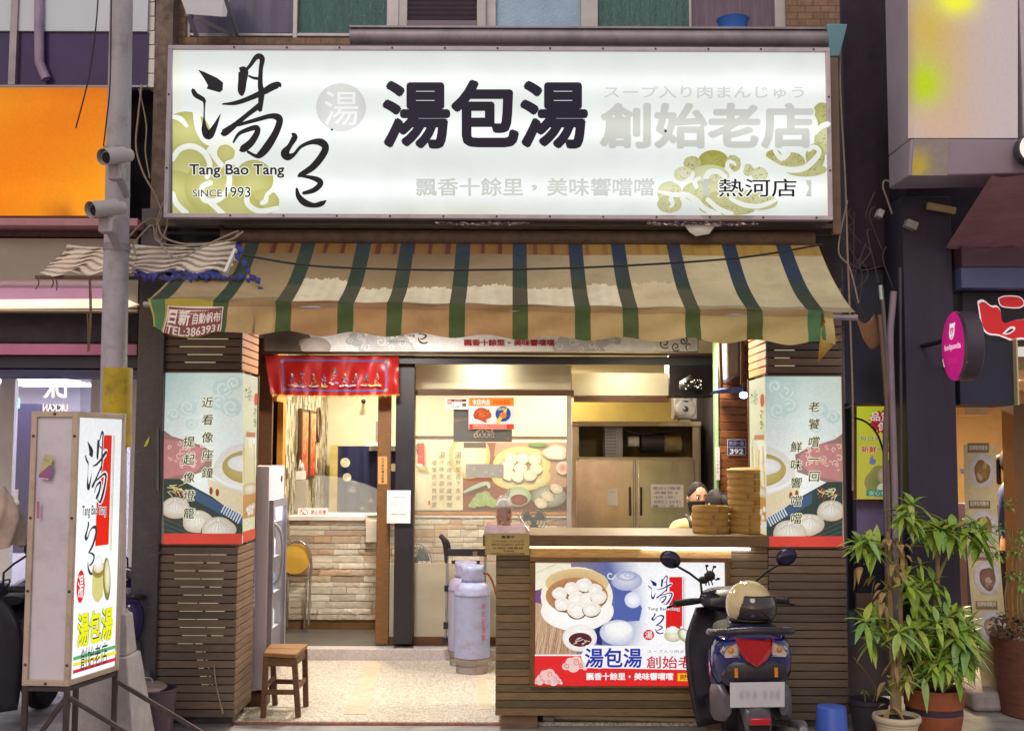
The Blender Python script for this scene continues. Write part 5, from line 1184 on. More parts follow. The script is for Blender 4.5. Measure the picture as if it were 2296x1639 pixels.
p.poly([(38, 176), (66, 176), (64, 212), (54, 219), (46, 217), (38, 208)], S(214, 206, 130)); p.ell(52, 180, 15, 10, S(120, 100, 50), S(170, 150, 80)); p.ell(52, 177, 12, 7, S(244, 238, 210), S(220, 210, 160)); p.ell(51, 171, 9, 8, S(255, 255, 255), S(226, 226, 226), wob=.1)
p.ell(72, 193, 9, 26, S(186, 176, 100), S(120, 110, 50), rot=-.12); p.ell(73, 190, 6.5, 20, S(240, 236, 200), S(206, 200, 140), rot=-.12)
p.text('湯包湯', 6, 226, 90, 267, S(20, 40, 30), .055); p.text('湯包湯', 6, 226, 90, 267, S(236, 240, 30), .03)
for y, cc in ((275, S(90, 170, 110)), (282, S(240, 226, 60)), (290, S(216, 40, 60))): p.rect(0, y, 100, y + 4, cc)
p.text('創始老店', 16, 268, 78, 294, S(40, 46, 50), .004)
p.build('lit_face', lightbox_mat('stand_glow', 1.0, [(.55, .35), (1.15, .35)], lo=.8), sl)
c = MB(); T = .02
L4 = [SP(q_, 0) for q_ in cor]
for q_ in L4: c.bar(q_, q_ + Vector((0, 0, zb)), .024, .024, up=(0, 1, 0))
for i in range(4): c.bar(L4[i] + Vector((0, 0, zb - .015)), L4[(i + 1) % 4] + Vector((0, 0, zb - .015)), T, T); c.bar(L4[i] + Vector((0, 0, .12)), L4[(i + 1) % 4] + Vector((0, 0, .12)), T, T)
c.bar(L4[0] + Vector((0, 0, zb - .05)), L4[1] + Vector((0, 0, .22)), T, T)
for s_, f_ in ((L4[0], PG(400, 1640, .2)), (L4[3], PG(370, 1622, .2))):
    c.bar(s_ + Vector((0, 0, zb - .05)), Vector((s_.x + .62, s_.y + .08, .12)), T, T); c.bar(s_ + Vector((0, 0, .12)), Vector((s_.x + .62, s_.y + .08, .12)), T, T)
c.bar(Vector((L4[0].x + .62, L4[0].y + .08, .12)), Vector((L4[3].x + .62, L4[3].y + .08, .12)), T, T)
c.build('stand', mat('dark_stand', S(64, 54, 58), .55, metal=.3, var=.3, scale=14, dirt=S(120, 90, 70), dirt_amt=.4, dirt_scale=9), sl)
p = Print(front_plane(a_.y - .016)); p.poly([(100, 1018), (118, 1025), (112, 1066), (88, 1060)], S(190, 180, 130)); p.poly([(88, 1062), (112, 1042), (120, 1046), (112, 1078), (86, 1070)], S(150, 96, 140)); p.stroke([(96, 1030, 1.5), (110, 1034, 1.5)], S(150, 140, 90)); p.stroke([(92, 1072, 2), (108, 1074, 2)], S(226, 210, 230)); p.poly([(83, 1124), (89, 1124), (88, 1162), (82, 1162)], S(176, 100, 130))
p.build('torn_sticker', M_paint, sl)

# ================================================================== SHOP FRONT GLASS, DOOR, NOTICES
YGL = 2.36
gp_ = thing('glass_partition', 'glazed partition with frosted lower panel between steel post and kitchen', 'partition', (PX(1100, 1200, YGL), YGL, 1.2))
c = MB(); a, b = P(926, 888, YGL), P(1272, 1262, YGL); c.box(a.x, b.x, YGL, YGL + .008, b.z, a.z); c.build('glass', M_glass, gp_, smooth=0)
c = MB(); pb(c, 869, 1262, 1272, 1428, YGL - .005, .02); c.build('frosted_panel', M_frost, gp_)
c = MB(); pb(c, 1271, 888, 1281, 1430, YGL - .01, .04); c.build('edge_frame', M_alu, gp_)
c = MB(); pb(c, 869, 1428, 1272, 1446, YGL - .02, .06); c.build('bottom_rail', MATS['brown_trim'], gp_)
dj = thing('door_jamb', 'orange brown timber door jamb with a strip of printed notice', 'door frame', (PX(859, 1200, 2.3), 2.3, .11))
c = MB(); pb(c, 848, 884, 870, 1443, 2.3, .07, S(124, 86, 48)); c.build('jamb', M_oak, dj, bevel=.004)
p = Print(front_plane(2.298)); p.rect(848, 1023, 868, 1085, S(226, 160, 96)); p.vtext('內用請至櫃台點餐', 858, 1029, 6, 7.2, S(60, 40, 30), .01); p.build('notice_strip', M_paint, dj)
def sheet(name, label, x0, y0, x1, y1, Y, paint, th=.002, col=S(236, 232, 236), group=None, cat='notice'):
    t = thing(name, label, cat, P((x0 + x1) / 2, (y0 + y1) / 2, Y), group)
    c = MB(); pb(c, x0, y0, x1, y1, Y, th, col); c.build('paper', M_col, t, smooth=0)
    p = Print(front_plane(Y - .0006)); paint(p); p.build('print', M_paint, t); return t
def _payment(p):
    p.text('掃描條碼點餐 歡迎使用', 880, 1113, 909, 1116, S(110, 100, 110)); p.text('感謝您的光臨 謝謝', 878, 1151, 910, 1154, S(110, 100, 110)); p.rect(880, 1120, 908, 1147, S(222, 218, 222))
sheet('order_notice', 'white sheet of paper with two small lines of print on the dark steel post', 868, 1099, 920, 1173, 2.17, _payment)
def _meat(p):
    p.rect(1052, 892, 1152, 910, S(240, 138, 20)); p.text('本店肉品', 1059, 895, 1099, 908, S(250, 246, 240), .03, S(60, 40, 30), .03); p.text('使用台灣豬', 1104, 896, 1143, 907, S(226, 96, 20), .01)
    p.poly([(1061, 930), (1068, 918), (1082, 914), (1096, 921), (1102, 930), (1099, 937), (1090, 939), (1091, 948), (1076, 942), (1064, 938)], S(184, 76, 26), smooth=3); p.poly([(1066, 928), (1080, 918), (1096, 925), (1088, 934), (1072, 936)], S(206, 98, 44), smooth=3)
    for i in range(14): p.ell(rnd.uniform(1066, 1096), rnd.uniform(920, 938), 2.4, 1.8, rnd.choice([S(160, 52, 20), S(222, 120, 60), S(140, 44, 22)]))
    p.ell(1128, 928, 17, 17, S(26, 70, 170)); p.poly([(1112, 948), (1122, 930), (1138, 912), (1134, 928), (1118, 950)], S(246, 214, 30)); p.ell(1128, 931, 8, 7, S(222, 120, 40)); p.text('健康', 1116, 914, 1132, 920, S(246, 230, 60))
    p.rect(1052, 951, 1152, 962, S(214, 62, 32)); p.text('高雄肉品有限公司食品衛生認證', 1060, 952.5, 1136, 956, S(250, 230, 220)); p.text('優質肉品供應商履歷追溯管理', 1060, 957.5, 1136, 961, S(250, 230, 220))
sheet('meat_poster', 'orange and white meat notice with a blue disc hanging on the glass', 1051, 889, 1153, 963, 2.33, _meat)
def _pork(p):
    p.rect(999.5, 893.5, 1048.5, 917.5, S(246, 240, 236)); p.rect(1003, 895, 1046, 901, S(110, 60, 46)); p.text('食品標示', 1018, 896, 1036, 900, S(236, 220, 210)); p.ell(1008, 902, 6, 6, S(214, 160, 150)); p.text('豬', 1036, 903, 1046, 912, S(70, 50, 40), .03); p.text('台灣', 1010, 909, 1030, 914, S(110, 90, 80), .0)
sheet('pork_label', 'small brown and white origin label on the glass beside the orange poster', 999, 893, 1049, 918, 2.33, _pork)
def _kao(p):
    p.rect(1017.5, 917.5, 1147.5, 990.5, S(46, 32, 26)); p.poly([(1017.5, 936), (1050, 934), (1050, 942), (1017.5, 946)], S(120, 84, 50)); p.text('DR.KAO', 1062, 971, 1108, 981, S(236, 200, 150), .015, mirror=True); p.text('DK', 1066, 955, 1106, 969, S(236, 200, 150), .04, mirror=True); p.ell(1138, 984, 1.6, 1.6, S(255, 30, 60))
t = sheet('hanging_board', 'dark hanging board with reversed gold lettering behind the orange poster', 1017, 917, 1148, 991, 2.5, _kao, .03, S(46, 32, 26), cat='board')
def _plate(p):
    p.rect(1044.5, 1040.5, 1128.5, 1070.5, S(158, 154, 150))
    for x, y in ((1063, 1052), (1122, 1055), (1104, 1062), (1090, 1058)): p.ell(x, y, 3.4, 3, S(176, 172, 168))
sheet('grey_plate', 'plain grey plate fixed on the glass in front of the dumpling mural', 1044, 1040, 1129, 1071, 2.33, _plate, .004, S(158, 154, 150), cat='plate')
# mural on the back wall
mu = thing('dumpling_mural', 'large wall mural with brush verse and a steamer of dumplings', 'mural', P(1100, 1065, 5.06))
c = MB(); pb(c, 923, 985, 1273, 1144, 5.07, .02); c.build('panel', M_cream, mu)
YM = 5.066; p = Print(front_plane(YM), clip=(923.5, 985.5, 1272, 1143.5)); q = lambda x, y: (900 + x / 4.06, 800 + y / 4.06); k4 = 1 / 4.06
p.rect(923.5, 985.5, 1272, 1143.5, S(236, 228, 196)); p.rect(*q(560, 780), 1272, 1143.5, S(140, 78, 42))
def E(x, y, rx, ry, a, b=None, rot=0, **k): p.ell(*q(x, y), rx * k4, ry * k4, a, b, rot, **k)
p.poly([q(860, 780), q(1520, 780), q(1520, 1180), q(1300, 1200), q(1000, 1000), q(840, 900)], S(186, 150, 120)); p.poly([q(1370, 1300), q(1520, 1160), q(1520, 1400), q(1360, 1400)], S(120, 40, 50))
E(620, 900, 190, 210, S(226, 214, 160), S(200, 184, 120)); E(620, 900, 150, 170, S(240, 236, 206), S(222, 212, 170)); p.rect(*q(566, 780), *q(770, 830), S(90, 70, 50))
E(1090, 1090, 270, 130, S(238, 234, 190), S(204, 196, 130)); E(1095, 980, 262, 165, S(240, 232, 170), S(214, 200, 130)); E(1090, 985, 205, 125, S(150, 110, 60), S(206, 190, 130))
for x, y in ((1000, 930), (1105, 925), (1215, 935), (965, 1000), (1085, 1015), (1225, 1020), (975, 1075), (1060, 1090), (1170, 1080)): dumpling(p, *q(x, y), 60 * k4, S(252, 250, 240), S(214, 206, 176), 0, S(190, 176, 140), .85)
E(1400, 870, 110, 70, S(240, 240, 232), S(200, 196, 186), wob=.08); E(1470, 1010, 60, 60, S(200, 130, 120), S(236, 226, 210)); E(1240, 800, 90, 20, S(110, 150, 70), S(90, 130, 60))
E(1060, 1270, 120, 90, S(206, 224, 196), S(150, 180, 150)); E(1070, 1300, 80, 50, S(150, 60, 40), S(110, 40, 30)); E(1340, 1270, 160, 100, S(190, 206, 196), S(130, 130, 110))
for x, y, r_ in ((1410, 1200, 60), (1330, 1270, 62), (1270, 1330, 62)): dumpling(p, *q(x, y), r_ * k4, S(250, 246, 230), S(214, 200, 170), .4)
gc = S(150, 176, 110)
for x, y, s_ in ((740, 1290, 70), (660, 1340, 36), (830, 1330, 40)): cloud(p, *q(x, y), s_ * k4, gc, S(200, 206, 160), 1, .08)
p.stroke([(*q(570, 1230), 5), (*q(680, 1180), 9), (*q(780, 1150), 8), (*q(800, 1190), 6)], S(170, 196, 176))
for txt, x, y0, pitch in (('湯鮮聞香下馬來', 515, 895, 65), ('包裡乾坤藏醍醐', 435, 968, 63), ('湯汁味美齒留香', 365, 895, 64), ('噹噹舌尖舞芭蕾', 297, 965, 63)):
    for i, ch in enumerate(txt): big = i == 0 and ch == '湯'; p.vtext(ch, *q(x, y0 + i * pitch), (66 if big else 48) * k4, 1, S(96, 78, 40), .0, None, 0, .95, .12)
p.rect(*q(150, 785), *q(212, 985), S(214, 60, 34)); kx = 62 / 590 / 4.06; brush_tang(p, q(108, 0)[0] - 1270 * kx, q(0, 785)[1] - 372 * kx * 1.4, kx, S(90, 74, 40), kx * 1.4, 1.8); brush_bao(p, q(104, 0)[0] - 1868 * kx, q(0, 925)[1] - 888 * kx, kx * .9, S(90, 74, 40)); E(190, 1010, 55, 22, S(214, 196, 120), S(170, 150, 80), .3); E(170, 985, 24, 14, S(250, 248, 236)); E(255, 1325, 9, 22, S(206, 70, 50))
p.text('Tang Bao', *q(108, 900), *q(200, 915), S(200, 180, 150)); p.build('mural_print', mat('mural_print', (1, 1, 1), .5, attr=True, var=.05, scale=5), mu)

# ================================================================== BEHIND THE DOOR
oc = thing('order_counter', 'ordering counter faced with stacked stone under a white top', 'counter', (-1.5, 3.2, .11))
xa, xb = XM + .005, PX(905, 1200, 3.1); zt_ = PZ(740, 1156, 3.1)
stone_face('stone_front', xa, xb, PZ(740, 1390, 3.1), zt_ - .045, 3.12, oc, .32, .052)
c = MB(); c.box(xa, xb, 3.145, 3.6, .12, zt_ - .045); c.build('carcass', M_brown, oc)
c = MB(); c.box(xa, xb, 3.13, 3.144, .11, PZ(740, 1390, 3.1)); c.build('plinth', mat('brown_plinth', S(110, 80, 46), .5), oc)
c = MB(); c.box(xa, xb + .02, 3.06, 3.65, zt_ - .042, zt_); c.build('counter_top', M_white, oc, bevel=.005)
def _smoke(p):
    p.rect(668.5, 1139.5, 734.5, 1162.5, S(240, 236, 236)); p.ell(681, 1150.5, 9.5, 10, S(206, 60, 50)); p.ell(681, 1150.5, 8, 8.4, S(244, 240, 240)); p.stroke([(676, 1152, 1.6), (687, 1152, 1.6)], S(70, 66, 70), smooth=0); p.stroke([(675, 1144, 2), (687, 1157, 2)], S(206, 50, 40), smooth=0); p.text('禁止吸煙', 697, 1143, 731, 1153, S(206, 56, 46), .015); p.text('NO SMOKING', 700, 1157, 728, 1160, S(90, 84, 90))
sheet('no_smoking_sign', 'white no smoking sign standing on the stone faced counter', 668, 1139, 735, 1163, 3.2, _smoke, .01)
c = thing('monitor', 'grey back of a till screen on the ordering counter beside the display fridge', 'monitor', P(661, 1156, 3.35))
m = MB(); pb(m, 637, 1076, 687, 1150, 3.35, .1); m.build('casing', mat('grey_plastic', S(158, 152, 138), .5, var=.04), c, bevel=.008); m = MB(); pb(m, 652, 1148, 674, 1158, 3.38, .08); m.build('stand', MATS['grey_plastic'], c)
t = thing('tissue_box', 'white tissue box with tissues pulled up on top of the till', 'tissue box', P(662, 1074, 3.36))
m = MB(); pb(m, 642, 1056, 682, 1075, 3.36, .09); m.build('carton', M_white, t, bevel=.003)
m = MB()
for dx, h in ((648, 22), (655, 28), (672, 26), (678, 18)):
    b_ = P(dx, 1057, 3.4); m.add([b_ + Vector((-.02, 0, 0)), b_ + Vector((.02, .01, 0)), b_ + Vector((.012, -.01, h / 250)), b_ + Vector((-.006, .012, h / 210))], [(0, 1, 2, 3)])
m.build('tissue', M_white, t, solid=.003)
t = thing('receipt_printer', 'white receipt printer at the end of the stone counter beside the timber jamb', 'printer', P(832, 1158, 3.08)); m = MB(); pb(m, 818, 1152, 851, 1166, 3.04, .16); pb(m, 820, 1166, 851, 1216, 3.0, .05); m.build('housing', mat('ivory_plastic', S(222, 214, 200), .45), t, bevel=.006); m = MB(); pb(m, 824, 1157, 848, 1159, 3.03, .02); m.build('paper_slot', M_black, t)
m = MB().grid(lambda u, v: P(705 + 175 * u, 1160 - (95 * (1 - .5 * u * u) + 0) * v, 3.4), 14, 6); tag(m.build('acrylic_screen', mat('acrylic', (.9, .92, .95), .05, var=0, alpha=.12), solid=.003), 'clear curved acrylic screen standing on the ordering counter', 'screen')
t = thing('folding_stool', 'folded steel stool with round yellow seat leaning on the stone counter', 'stool', (PX(665, 1400, 2.95), 2.95, .11))
m = MB(); ctr = P(663, 1253, 2.98); m.lathe([(.0001, .0), (.125, .0), (.132, .01), (.13, .024), (.0001, .028)], ctr, 32, axis=(0, -1, .12)); m.build('seat', mat('yellow_vinyl', S(206, 164, 66), .4, var=.06), t)
m = MB(); hoop = [P(x, y, 2.93) for x, y in ((640, 1400), (636, 1300), (632, 1262), (640, 1225), (664, 1212), (688, 1225), (698, 1262), (696, 1300), (692, 1400))]; m.tube(hoop, .011, 10, smooth=5); m.tube([P(688, 1290, 2.97), P(686, 1350, 3.0), P(682, 1408, 3.03)], .01, 10); m.tube([P(646, 1290, 2.97), P(644, 1406, 3.03)], .01, 10); m.tube([P(640, 1296, 2.94), P(694, 1296, 2.94)], .009, 8); m.build('tube_frame', mat('chrome', S(190, 186, 184), .2, metal=.9, var=.05), t)
# wall pictures, curtain, shelf speaker
for i, (ya, yb, lab) in enumerate(((3.4, 3.74, 'narrow red and gold picture nearest the door on the mosaic wall'), (3.82, 4.16, 'second narrow red and gold picture deeper along the mosaic wall'))):
    t = thing('wall_picture', lab, 'picture', (XM + .02, (ya + yb) / 2, 1.75), 'narrow pictures on the mosaic wall'); X_ = XM + .012
    m = MB(); m.box(X_, X_ + .035, ya, yb, 1.42, 2.08); m.build('frame', MATS['brown_trim'], t, bevel=.004)
    p = Print(quad_map((X_ + .037, ya + .03, 2.05), (X_ + .037, yb - .03, 2.05), (X_ + .037, ya + .03, 1.45), (X_ + .037, yb - .03, 1.45), 100, 260), clip=(0, 0, 100, 260)); p.grad(0, 0, 100, 260, lambda u, v: mixc(S(196, 150, 100), S(190, 50, 24), v), 4, 8)
    for j in range(30): x, y = rnd.uniform(5, 95), rnd.uniform(20, 250); p.stroke([(x, y, 7), (x + rnd.uniform(-15, 15), y + 22, 4)], rnd.choice([S(230, 190, 60), S(206, 60, 30), S(150, 40, 20), S(236, 220, 150)]), smooth=0)
    p.build('print', M_paint, t)
m = MB(); hp_ = []
for i in range(25): a = 2 * math.pi * i / 24; hp_.append((XM + .02, 4.45 + .11 * math.cos(a), 1.95 + .17 * math.sin(a)))
m.tube(hp_, .012, 8, cap=False); tag(m.build('wall_hoop', M_brown), 'oval dark hoop hanging deep on the mosaic wall', 'hoop')
t = thing('door_curtain', 'dark navy curtain with pale discs at the back of the shop', 'curtain', P(820, 1000, 4.9))
m = MB().grid(lambda u, v: P(756 + 150 * u, 1000 + 240 * v, 4.9 + .02 * math.sin(u * 26)), 40, 4); m.build('cloth', mat('navy_cloth', S(36, 38, 78), .8, var=.12), t)
for x, y, r_, c_, e_ in ((774, 1037, 11, S(226, 224, 200), None), (778, 1070, 9.5, S(226, 224, 200), None), (882, 1048, 9, S(226, 224, 200), None), (790, 1098, 10, S(120, 120, 130), S(60, 62, 96)), (832, 1122, 8, S(120, 120, 130), S(60, 62, 96)), (812, 1140, 7, S(120, 120, 130), S(60, 62, 96))):
    p = Print(lambda x, y, h: P(x, y, 4.9 + .02 * math.sin((x - 756) / 150 * 26) - .006 - h)); p.ell(x, y, r_, r_ * (.8 if e_ else 1), c_, e_, wob=.1 if e_ else 0); p.build('disc', M_paint, t)
m = MB(); pb(m, 740, 998, 753, 1250, 4.86, .06); m.build('post', mat('pale_post', S(196, 176, 110), .5), t)
def speaker(x0, y0, x1, y1, Y, d, label, silver):
    t = thing('loudspeaker', label, 'speaker', P((x0 + x1) / 2, y1, Y + d / 2)); m = MB(); pb(m, x0, y0, x1, y1, Y, d); m.build('cabinet', mat('silver_box' if silver else 'grey_box2', S(150, 146, 150) if silver else S(120, 116, 120), .4, metal=.4 if silver else 0), t, bevel=.008)
    a, b = P(x0, y0, Y), P(x1, y1, Y); w_ = b.x - a.x; cx = (a.x + b.x) / 2
    def cone(cz, r_, nm):
        m = MB(); m.lathe([(r_, .0), (r_ * 1.05, .012), (r_ * .92, .014)], (cx, Y, cz), 28, axis=(0, -1, 0)); o = m.build(nm, mat('silver_ring', S(206, 200, 200), .25, metal=.7), t)
        m = MB(); m.lathe([(r_ * .92, .006), (r_ * .45, -.0), (r_ * .32, .012), (.0001, .02)], (cx, Y - .002, cz), 28, axis=(0, -1, 0)); m.build('membrane', mat('speaker_cone', S(52, 48, 52), .35), o)
    h = a.z - b.z; cone(b.z + h * .36, w_ * .4, 'woofer'); cone(b.z + h * .8, w_ * .26, 'tweeter'); return t
speaker(842, 944, 870, 992, 4.6, .14, 'small loudspeaker on the wall shelf at the back of the shop', False)
m = MB(); pb(m, 820, 992, 888, 1000, 4.55, .3); m.box(PX(826, 996, 4.8), PX(884, 996, 4.8), 4.85, 5.1, PZ(850, 1000, 4.8) - .05, PZ(850, 1000, 4.8)); tag(m.build('wall_shelf', M_white), 'white wall shelf carrying the small loudspeaker', 'shelf')
m = MB(); m.ell(P(815, 900, 4.9), .025); m.cyl(P(815, 900, 4.9), P(815, 900, 5.1), .012); tag(m.build('wall_camera', MATS['lens_black']), 'small black dome camera on the cream back wall', 'camera')

# ================================================================== DISPLAY FRIDGE BY THE PILLAR
F0, F1, FY0, FY1, FZ = -2.12, -1.615, .53, 1.02, 1.585
df = thing('display_fridge', 'narrow white display fridge with glass door facing the passage', 'fridge', (-1.86, .78, .02))
M_fr = mat('fridge_white', S(214, 200, 206), .4, var=.04)
m = MB(); m.box(F0, F1, FY0, FY0 + .025, .12, FZ); m.box(F0, F1, FY1 - .025, FY1, .12, FZ); m.box(F0, F0 + .03, FY0 + .025, FY1 - .025, .12, FZ); m.box(F0 + .03, F1, FY0 + .025, FY1 - .025, FZ - .22, FZ); m.box(F0 + .03, F1, FY0 + .025, FY1 - .025, .12, .26); m.build('cabinet', M_fr, df, bevel=.004)
m = MB(); 
for z0, z1, a, b in ((.27, .32, 0, 1), (1.31, 1.36, 0, 1)): m.box(F1 + .002, F1 + .03, FY0 + .01, FY1 - .01, z0, z1)
for y in (FY0 + .01, FY1 - .05): m.box(F1 + .002, F1 + .03, y, y + .04, .32, 1.31)
dr = m.build('door', M_gal, df)
m = MB(); m.box(F1 + .012, F1 + .018, FY0 + .05, FY1 - .05, .32, 1.31); m.build('pane', M_glass, dr, smooth=0)
m = MB(); m.tube([(F1 + .03, FY0 + .06, 1.2), (F1 + .07, FY0 + .06, 1.15), (F1 + .085, FY0 + .06, 1.0), (F1 + .07, FY0 + .06, .85), (F1 + .03, FY0 + .06, .8)], .009, 8, smooth=4); m.build('handle', M_alu, dr)
m = MB()
for i in range(4): m.box(F0 + .035, F1 - .01, FY0 + .03, FY1 - .03, .48 + i * .24, .485 + i * .24, S(220, 224, 230))
m.build('shelf', M_col, df)
m = MB(); rr = random.Random(6)
for i in range(4):
    for j in range(4): y = FY0 + .08 + j * .1; m.lathe([(.03, 0), (.032, .1), (.012, .14), (.012, .16)], (F1 - .06, y, .487 + i * .24), 10, rr.choice([S(90, 120, 190), S(220, 226, 240), S(120, 150, 200)]))
m.build('drink_bottle', M_col, df)
m = MB(); m.box(F0 + .04, F1 - .02, FY0 + .03, FY1 - .03, FZ - .235, FZ - .222); m.build('lamp', mat('fridge_lamp', (1, 1, 1), .5, emit=S(235, 240, 255), estr=5), df)
m = MB(); m.lathe([(.022, 0), (.022, .004), (.0001, .005)], (F1 + .002, FY1 - .1, FZ - .09), 16, axis=(1, 0, 0)); m.build('lock', M_brown, df)
m = MB()
for x in (F0 + .05, F1 - .05):
    for y in (FY0 + .05, FY1 - .05): m.cyl((x, y, .02), (x, y, .12), .018, n=10)
m.build('foot', M_black, df)
m = MB(); m.box(-2.15, -1.6, .5, .62, .02, .1); tag(m.build('dark_plinth_block', M_brown), 'dark brown timber block on the floor under the fridge corner', 'block')
p = Print(quad_map((F1 + .0012, .7, .24), (F1 + .0012, .9, .24), (F1 + .0012, .7, .14), (F1 + .0012, .9, .14), 10, 10)); p.rect(0, 0, 10, 10, S(236, 230, 220)); p.rect(3, 4, 8, 10, S(230, 160, 40)); p.build('sticker', M_paint, df)

# ================================================================== STOOL, GAS BOTTLES, WALKER
t = thing('wooden_stool', 'worn brown wooden stool with a slotted seat in front of the display fridge', 'stool', PG(632, 1596, .02))
M_stool = mat('stool_wood', S(100, 68, 44), .5, var=.35, scale=9, stretch=(2, 2, 8), bump=.2, dirt=S(60, 38, 24), dirt_amt=.5, dirt_scale=9); M_seat = mat('stool_seat', S(142, 98, 56), .45, var=.3, scale=9, stretch=(3, 14, 2), dirt=S(90, 56, 30), dirt_amt=.5)
SZ = .425; fl_, fr_, brr, bll = [PG(x, y, SZ) for x, y in ((590, 1463), (663, 1466), (690, 1443), (606, 1442))]
mid_l, mid_r = fl_.lerp(bll, .48), fr_.lerp(brr, .48); g_ = .012
for A, B, C_, D_ in ((fl_, fr_, mid_r, mid_l), (mid_l.lerp(bll, .06), mid_r.lerp(brr, .06), brr, bll)):
    m = MB(); m.hexa([v - Vector((0, 0, .026)) for v in (A, B, C_, D_)] + [A, B, C_, D_]); m.build('seat_board', M_seat, t, bevel=.005)
ft = [PG(x, y, .02) for x, y in ((590, 1608), (669, 1607), (686, 1583), (617, 1580))]
tp_ = [v.lerp((fl_ + brr) / 2, .14) - Vector((0, 0, .027)) for v in (fl_, fr_, brr, bll)]
for a, b in zip(ft, tp_): m = MB(); m.bar(a, b, .034, .03, up=(0, 1, 0)); m.build('leg', M_stool, t, bevel=.003)
m = MB()
for i in range(4): m.bar(ft[i].lerp(tp_[i], .42 + .06 * (i % 2)), ft[(i + 1) % 4].lerp(tp_[(i + 1) % 4], .42 + .06 * (i % 2)), .018, .03)
m.build('stretcher', M_stool, t, bevel=.002)
m = MB()
for i in range(4): m.bar(tp_[i] - Vector((0, 0, .03)), tp_[(i + 1) % 4] - Vector((0, 0, .03)), .018, .05)
m.build('apron', M_stool, t)
M_gas = mat('gas_paint', S(160, 166, 204), .42, var=.09, scale=8, dirt=S(136, 104, 96), dirt_amt=.55, dirt_scale=9, bump=.12, bscale=14); M_rust = mat('gas_foot_paint', S(150, 142, 140), .6, var=.2, dirt=S(130, 80, 40), dirt_amt=.8, dirt_scale=12)
def gas(px, py, label, mm, red):
    b_ = PG(px, py, .02); t = thing('gas_cylinder', label, 'gas cylinder', b_, 'gas cylinders by the counter'); r = .136
    m = MB(); m.lathe([(.118, 0), (.122, .004), (.122, .05), (.112, .06)], b_, 32); m.lathe([(.112, .055), (r * .97, .085), (r, .1), (r, .115)], b_, 32); m.build('foot_ring', M_rust, t)
    m = MB(); m.lathe([(r, .115), (r, .13), (r, .56), (r, .574), (r * 1.012, .578), (r * 1.012, .594), (r * .99, .6), (r * .97, .625), (r * .86, .655), (r * .62, .678), (r * .3, .69), (.0001, .692)], b_, 36); m.build('body', mm, t)
    m = MB(); N = 48; rc = .083; zz_ = (.675, .705, .765, .8)
    m.v = [b_ + Vector((rc * math.cos(2 * math.pi * i / N), rc * math.sin(2 * math.pi * i / N), z)) for i in range(N) for z in zz_]
    for i in range(N):
        dg_ = 360 * (i + .5) / N
        for j in range(3):
            if j == 1 and any(abs((dg_ - h + 180) % 360 - 180) < 26 for h in (0, 180, 90)): continue
            a, b = i * 4 + j, (i + 1) % N * 4 + j; m.f.append((a, b, b + 1, a + 1)); m.c.append((1, 1, 1))
    m.build('collar', mm, t, solid=.007)
    m = MB(); m.cyl(b_ + Vector((0, 0, .69)), b_ + Vector((0, 0, .74)), .018); m.cyl(b_ + Vector((-.03, 0, .735)), b_ + Vector((.03, 0, .735)), .012); m.cyl(b_ + Vector((0, 0, .74)), b_ + Vector((0, 0, .765)), .026, n=10); m.build('valve', mat('brass', S(150, 120, 60), .35, metal=.8), t)
    m = MB(); m.lathe([(r + .0015, .112), (r + .0015, .117)], b_, 36); m.lathe([(r * 1.0145, .577), (r * 1.0145, .58)], b_, 36); m.build('rust_band', mat('rust', S(120, 72, 40), .9, var=.4, scale=40), t)
    if red:
        p = Print(lambda x, y, h: b_ + Vector(((r + .002 + h) * math.sin(x / r), -(r + .002 + h) * math.cos(x / r), y)))
        for i, ch in enumerate('液化石油氣'): vs, ts, a0, a1, b0, b1 = glyphs(ch, .0); p.up(); p.tris([(.075 + (x - a0) / (a1 - a0) * .04, .485 - i * .058 + (y - b0) / (b1 - b0) * .042) for x, y in vs], ts, S(206, 90, 110))
        p.build('lettering', M_paint, t)
gas(1058, 1506, 'bluish lilac gas cylinder in front, with red lettering and a rusty foot, by the counter', M_gas, True)
gas(1043, 1489, 'gas cylinder half hidden behind the lettered one', mat('gas_paint_pink', S(166, 160, 192), .45, var=.1, dirt=S(160, 120, 120), dirt_amt=.5), False)
t = thing('folding_walker', 'folded grey walking frame with black handle behind the gas cylinders', 'walking frame', P(1005, 1440, 2.1)); YW = 2.1
m = MB(); 
for x in (1003, 1088): m.tube([P(x, 1238, YW), P(x - 1, 1330, YW), P(x - 4, 1432, YW)], .011, 12)
m.build('leg_tube', mat('anodised_tube', S(170, 164, 160), .3, metal=.6), t)
m = MB(); pb(m, 1003, 1230, 1092, 1247, YW - .015, .03); m.build('cross_bar', M_black, t, bevel=.005); m = MB(); pb(m, 1012, 1256, 1076, 1264, YW - .01, .02); m.build('cross_bar', M_black, t, bevel=.005)
for x in (1003, 1087):
    for a_, b_, c_, d_, n_ in ((-7, 1312, 8, 1326, 'clamp'), (-9, 1394, 6, 1410, 'clamp'), (-11, 1428, 3, 1441, 'rubber_foot')): m = MB(); pb(m, x + a_, b_, x + c_, d_, YW - .02, .04); m.build(n_, M_black, t, bevel=.005)
m = MB(); m.tube([P(986, 1200, YW), P(994, 1208, YW), P(999, 1226, YW), P(1001, 1262, YW)], [.018, .022, .02, .014], 12, smooth=4); m.tube([P(990, 1203, YW), P(1003, 1214, YW), P(1008, 1232, YW)], [.014, .016, .012], 10, smooth=4); m.build('handle', M_black, t)
m = MB(); pb(m, 1060, 1236, 1070, 1246, YW - .018, .004, S(120, 90, 80)); m.build('catch', M_col, t)
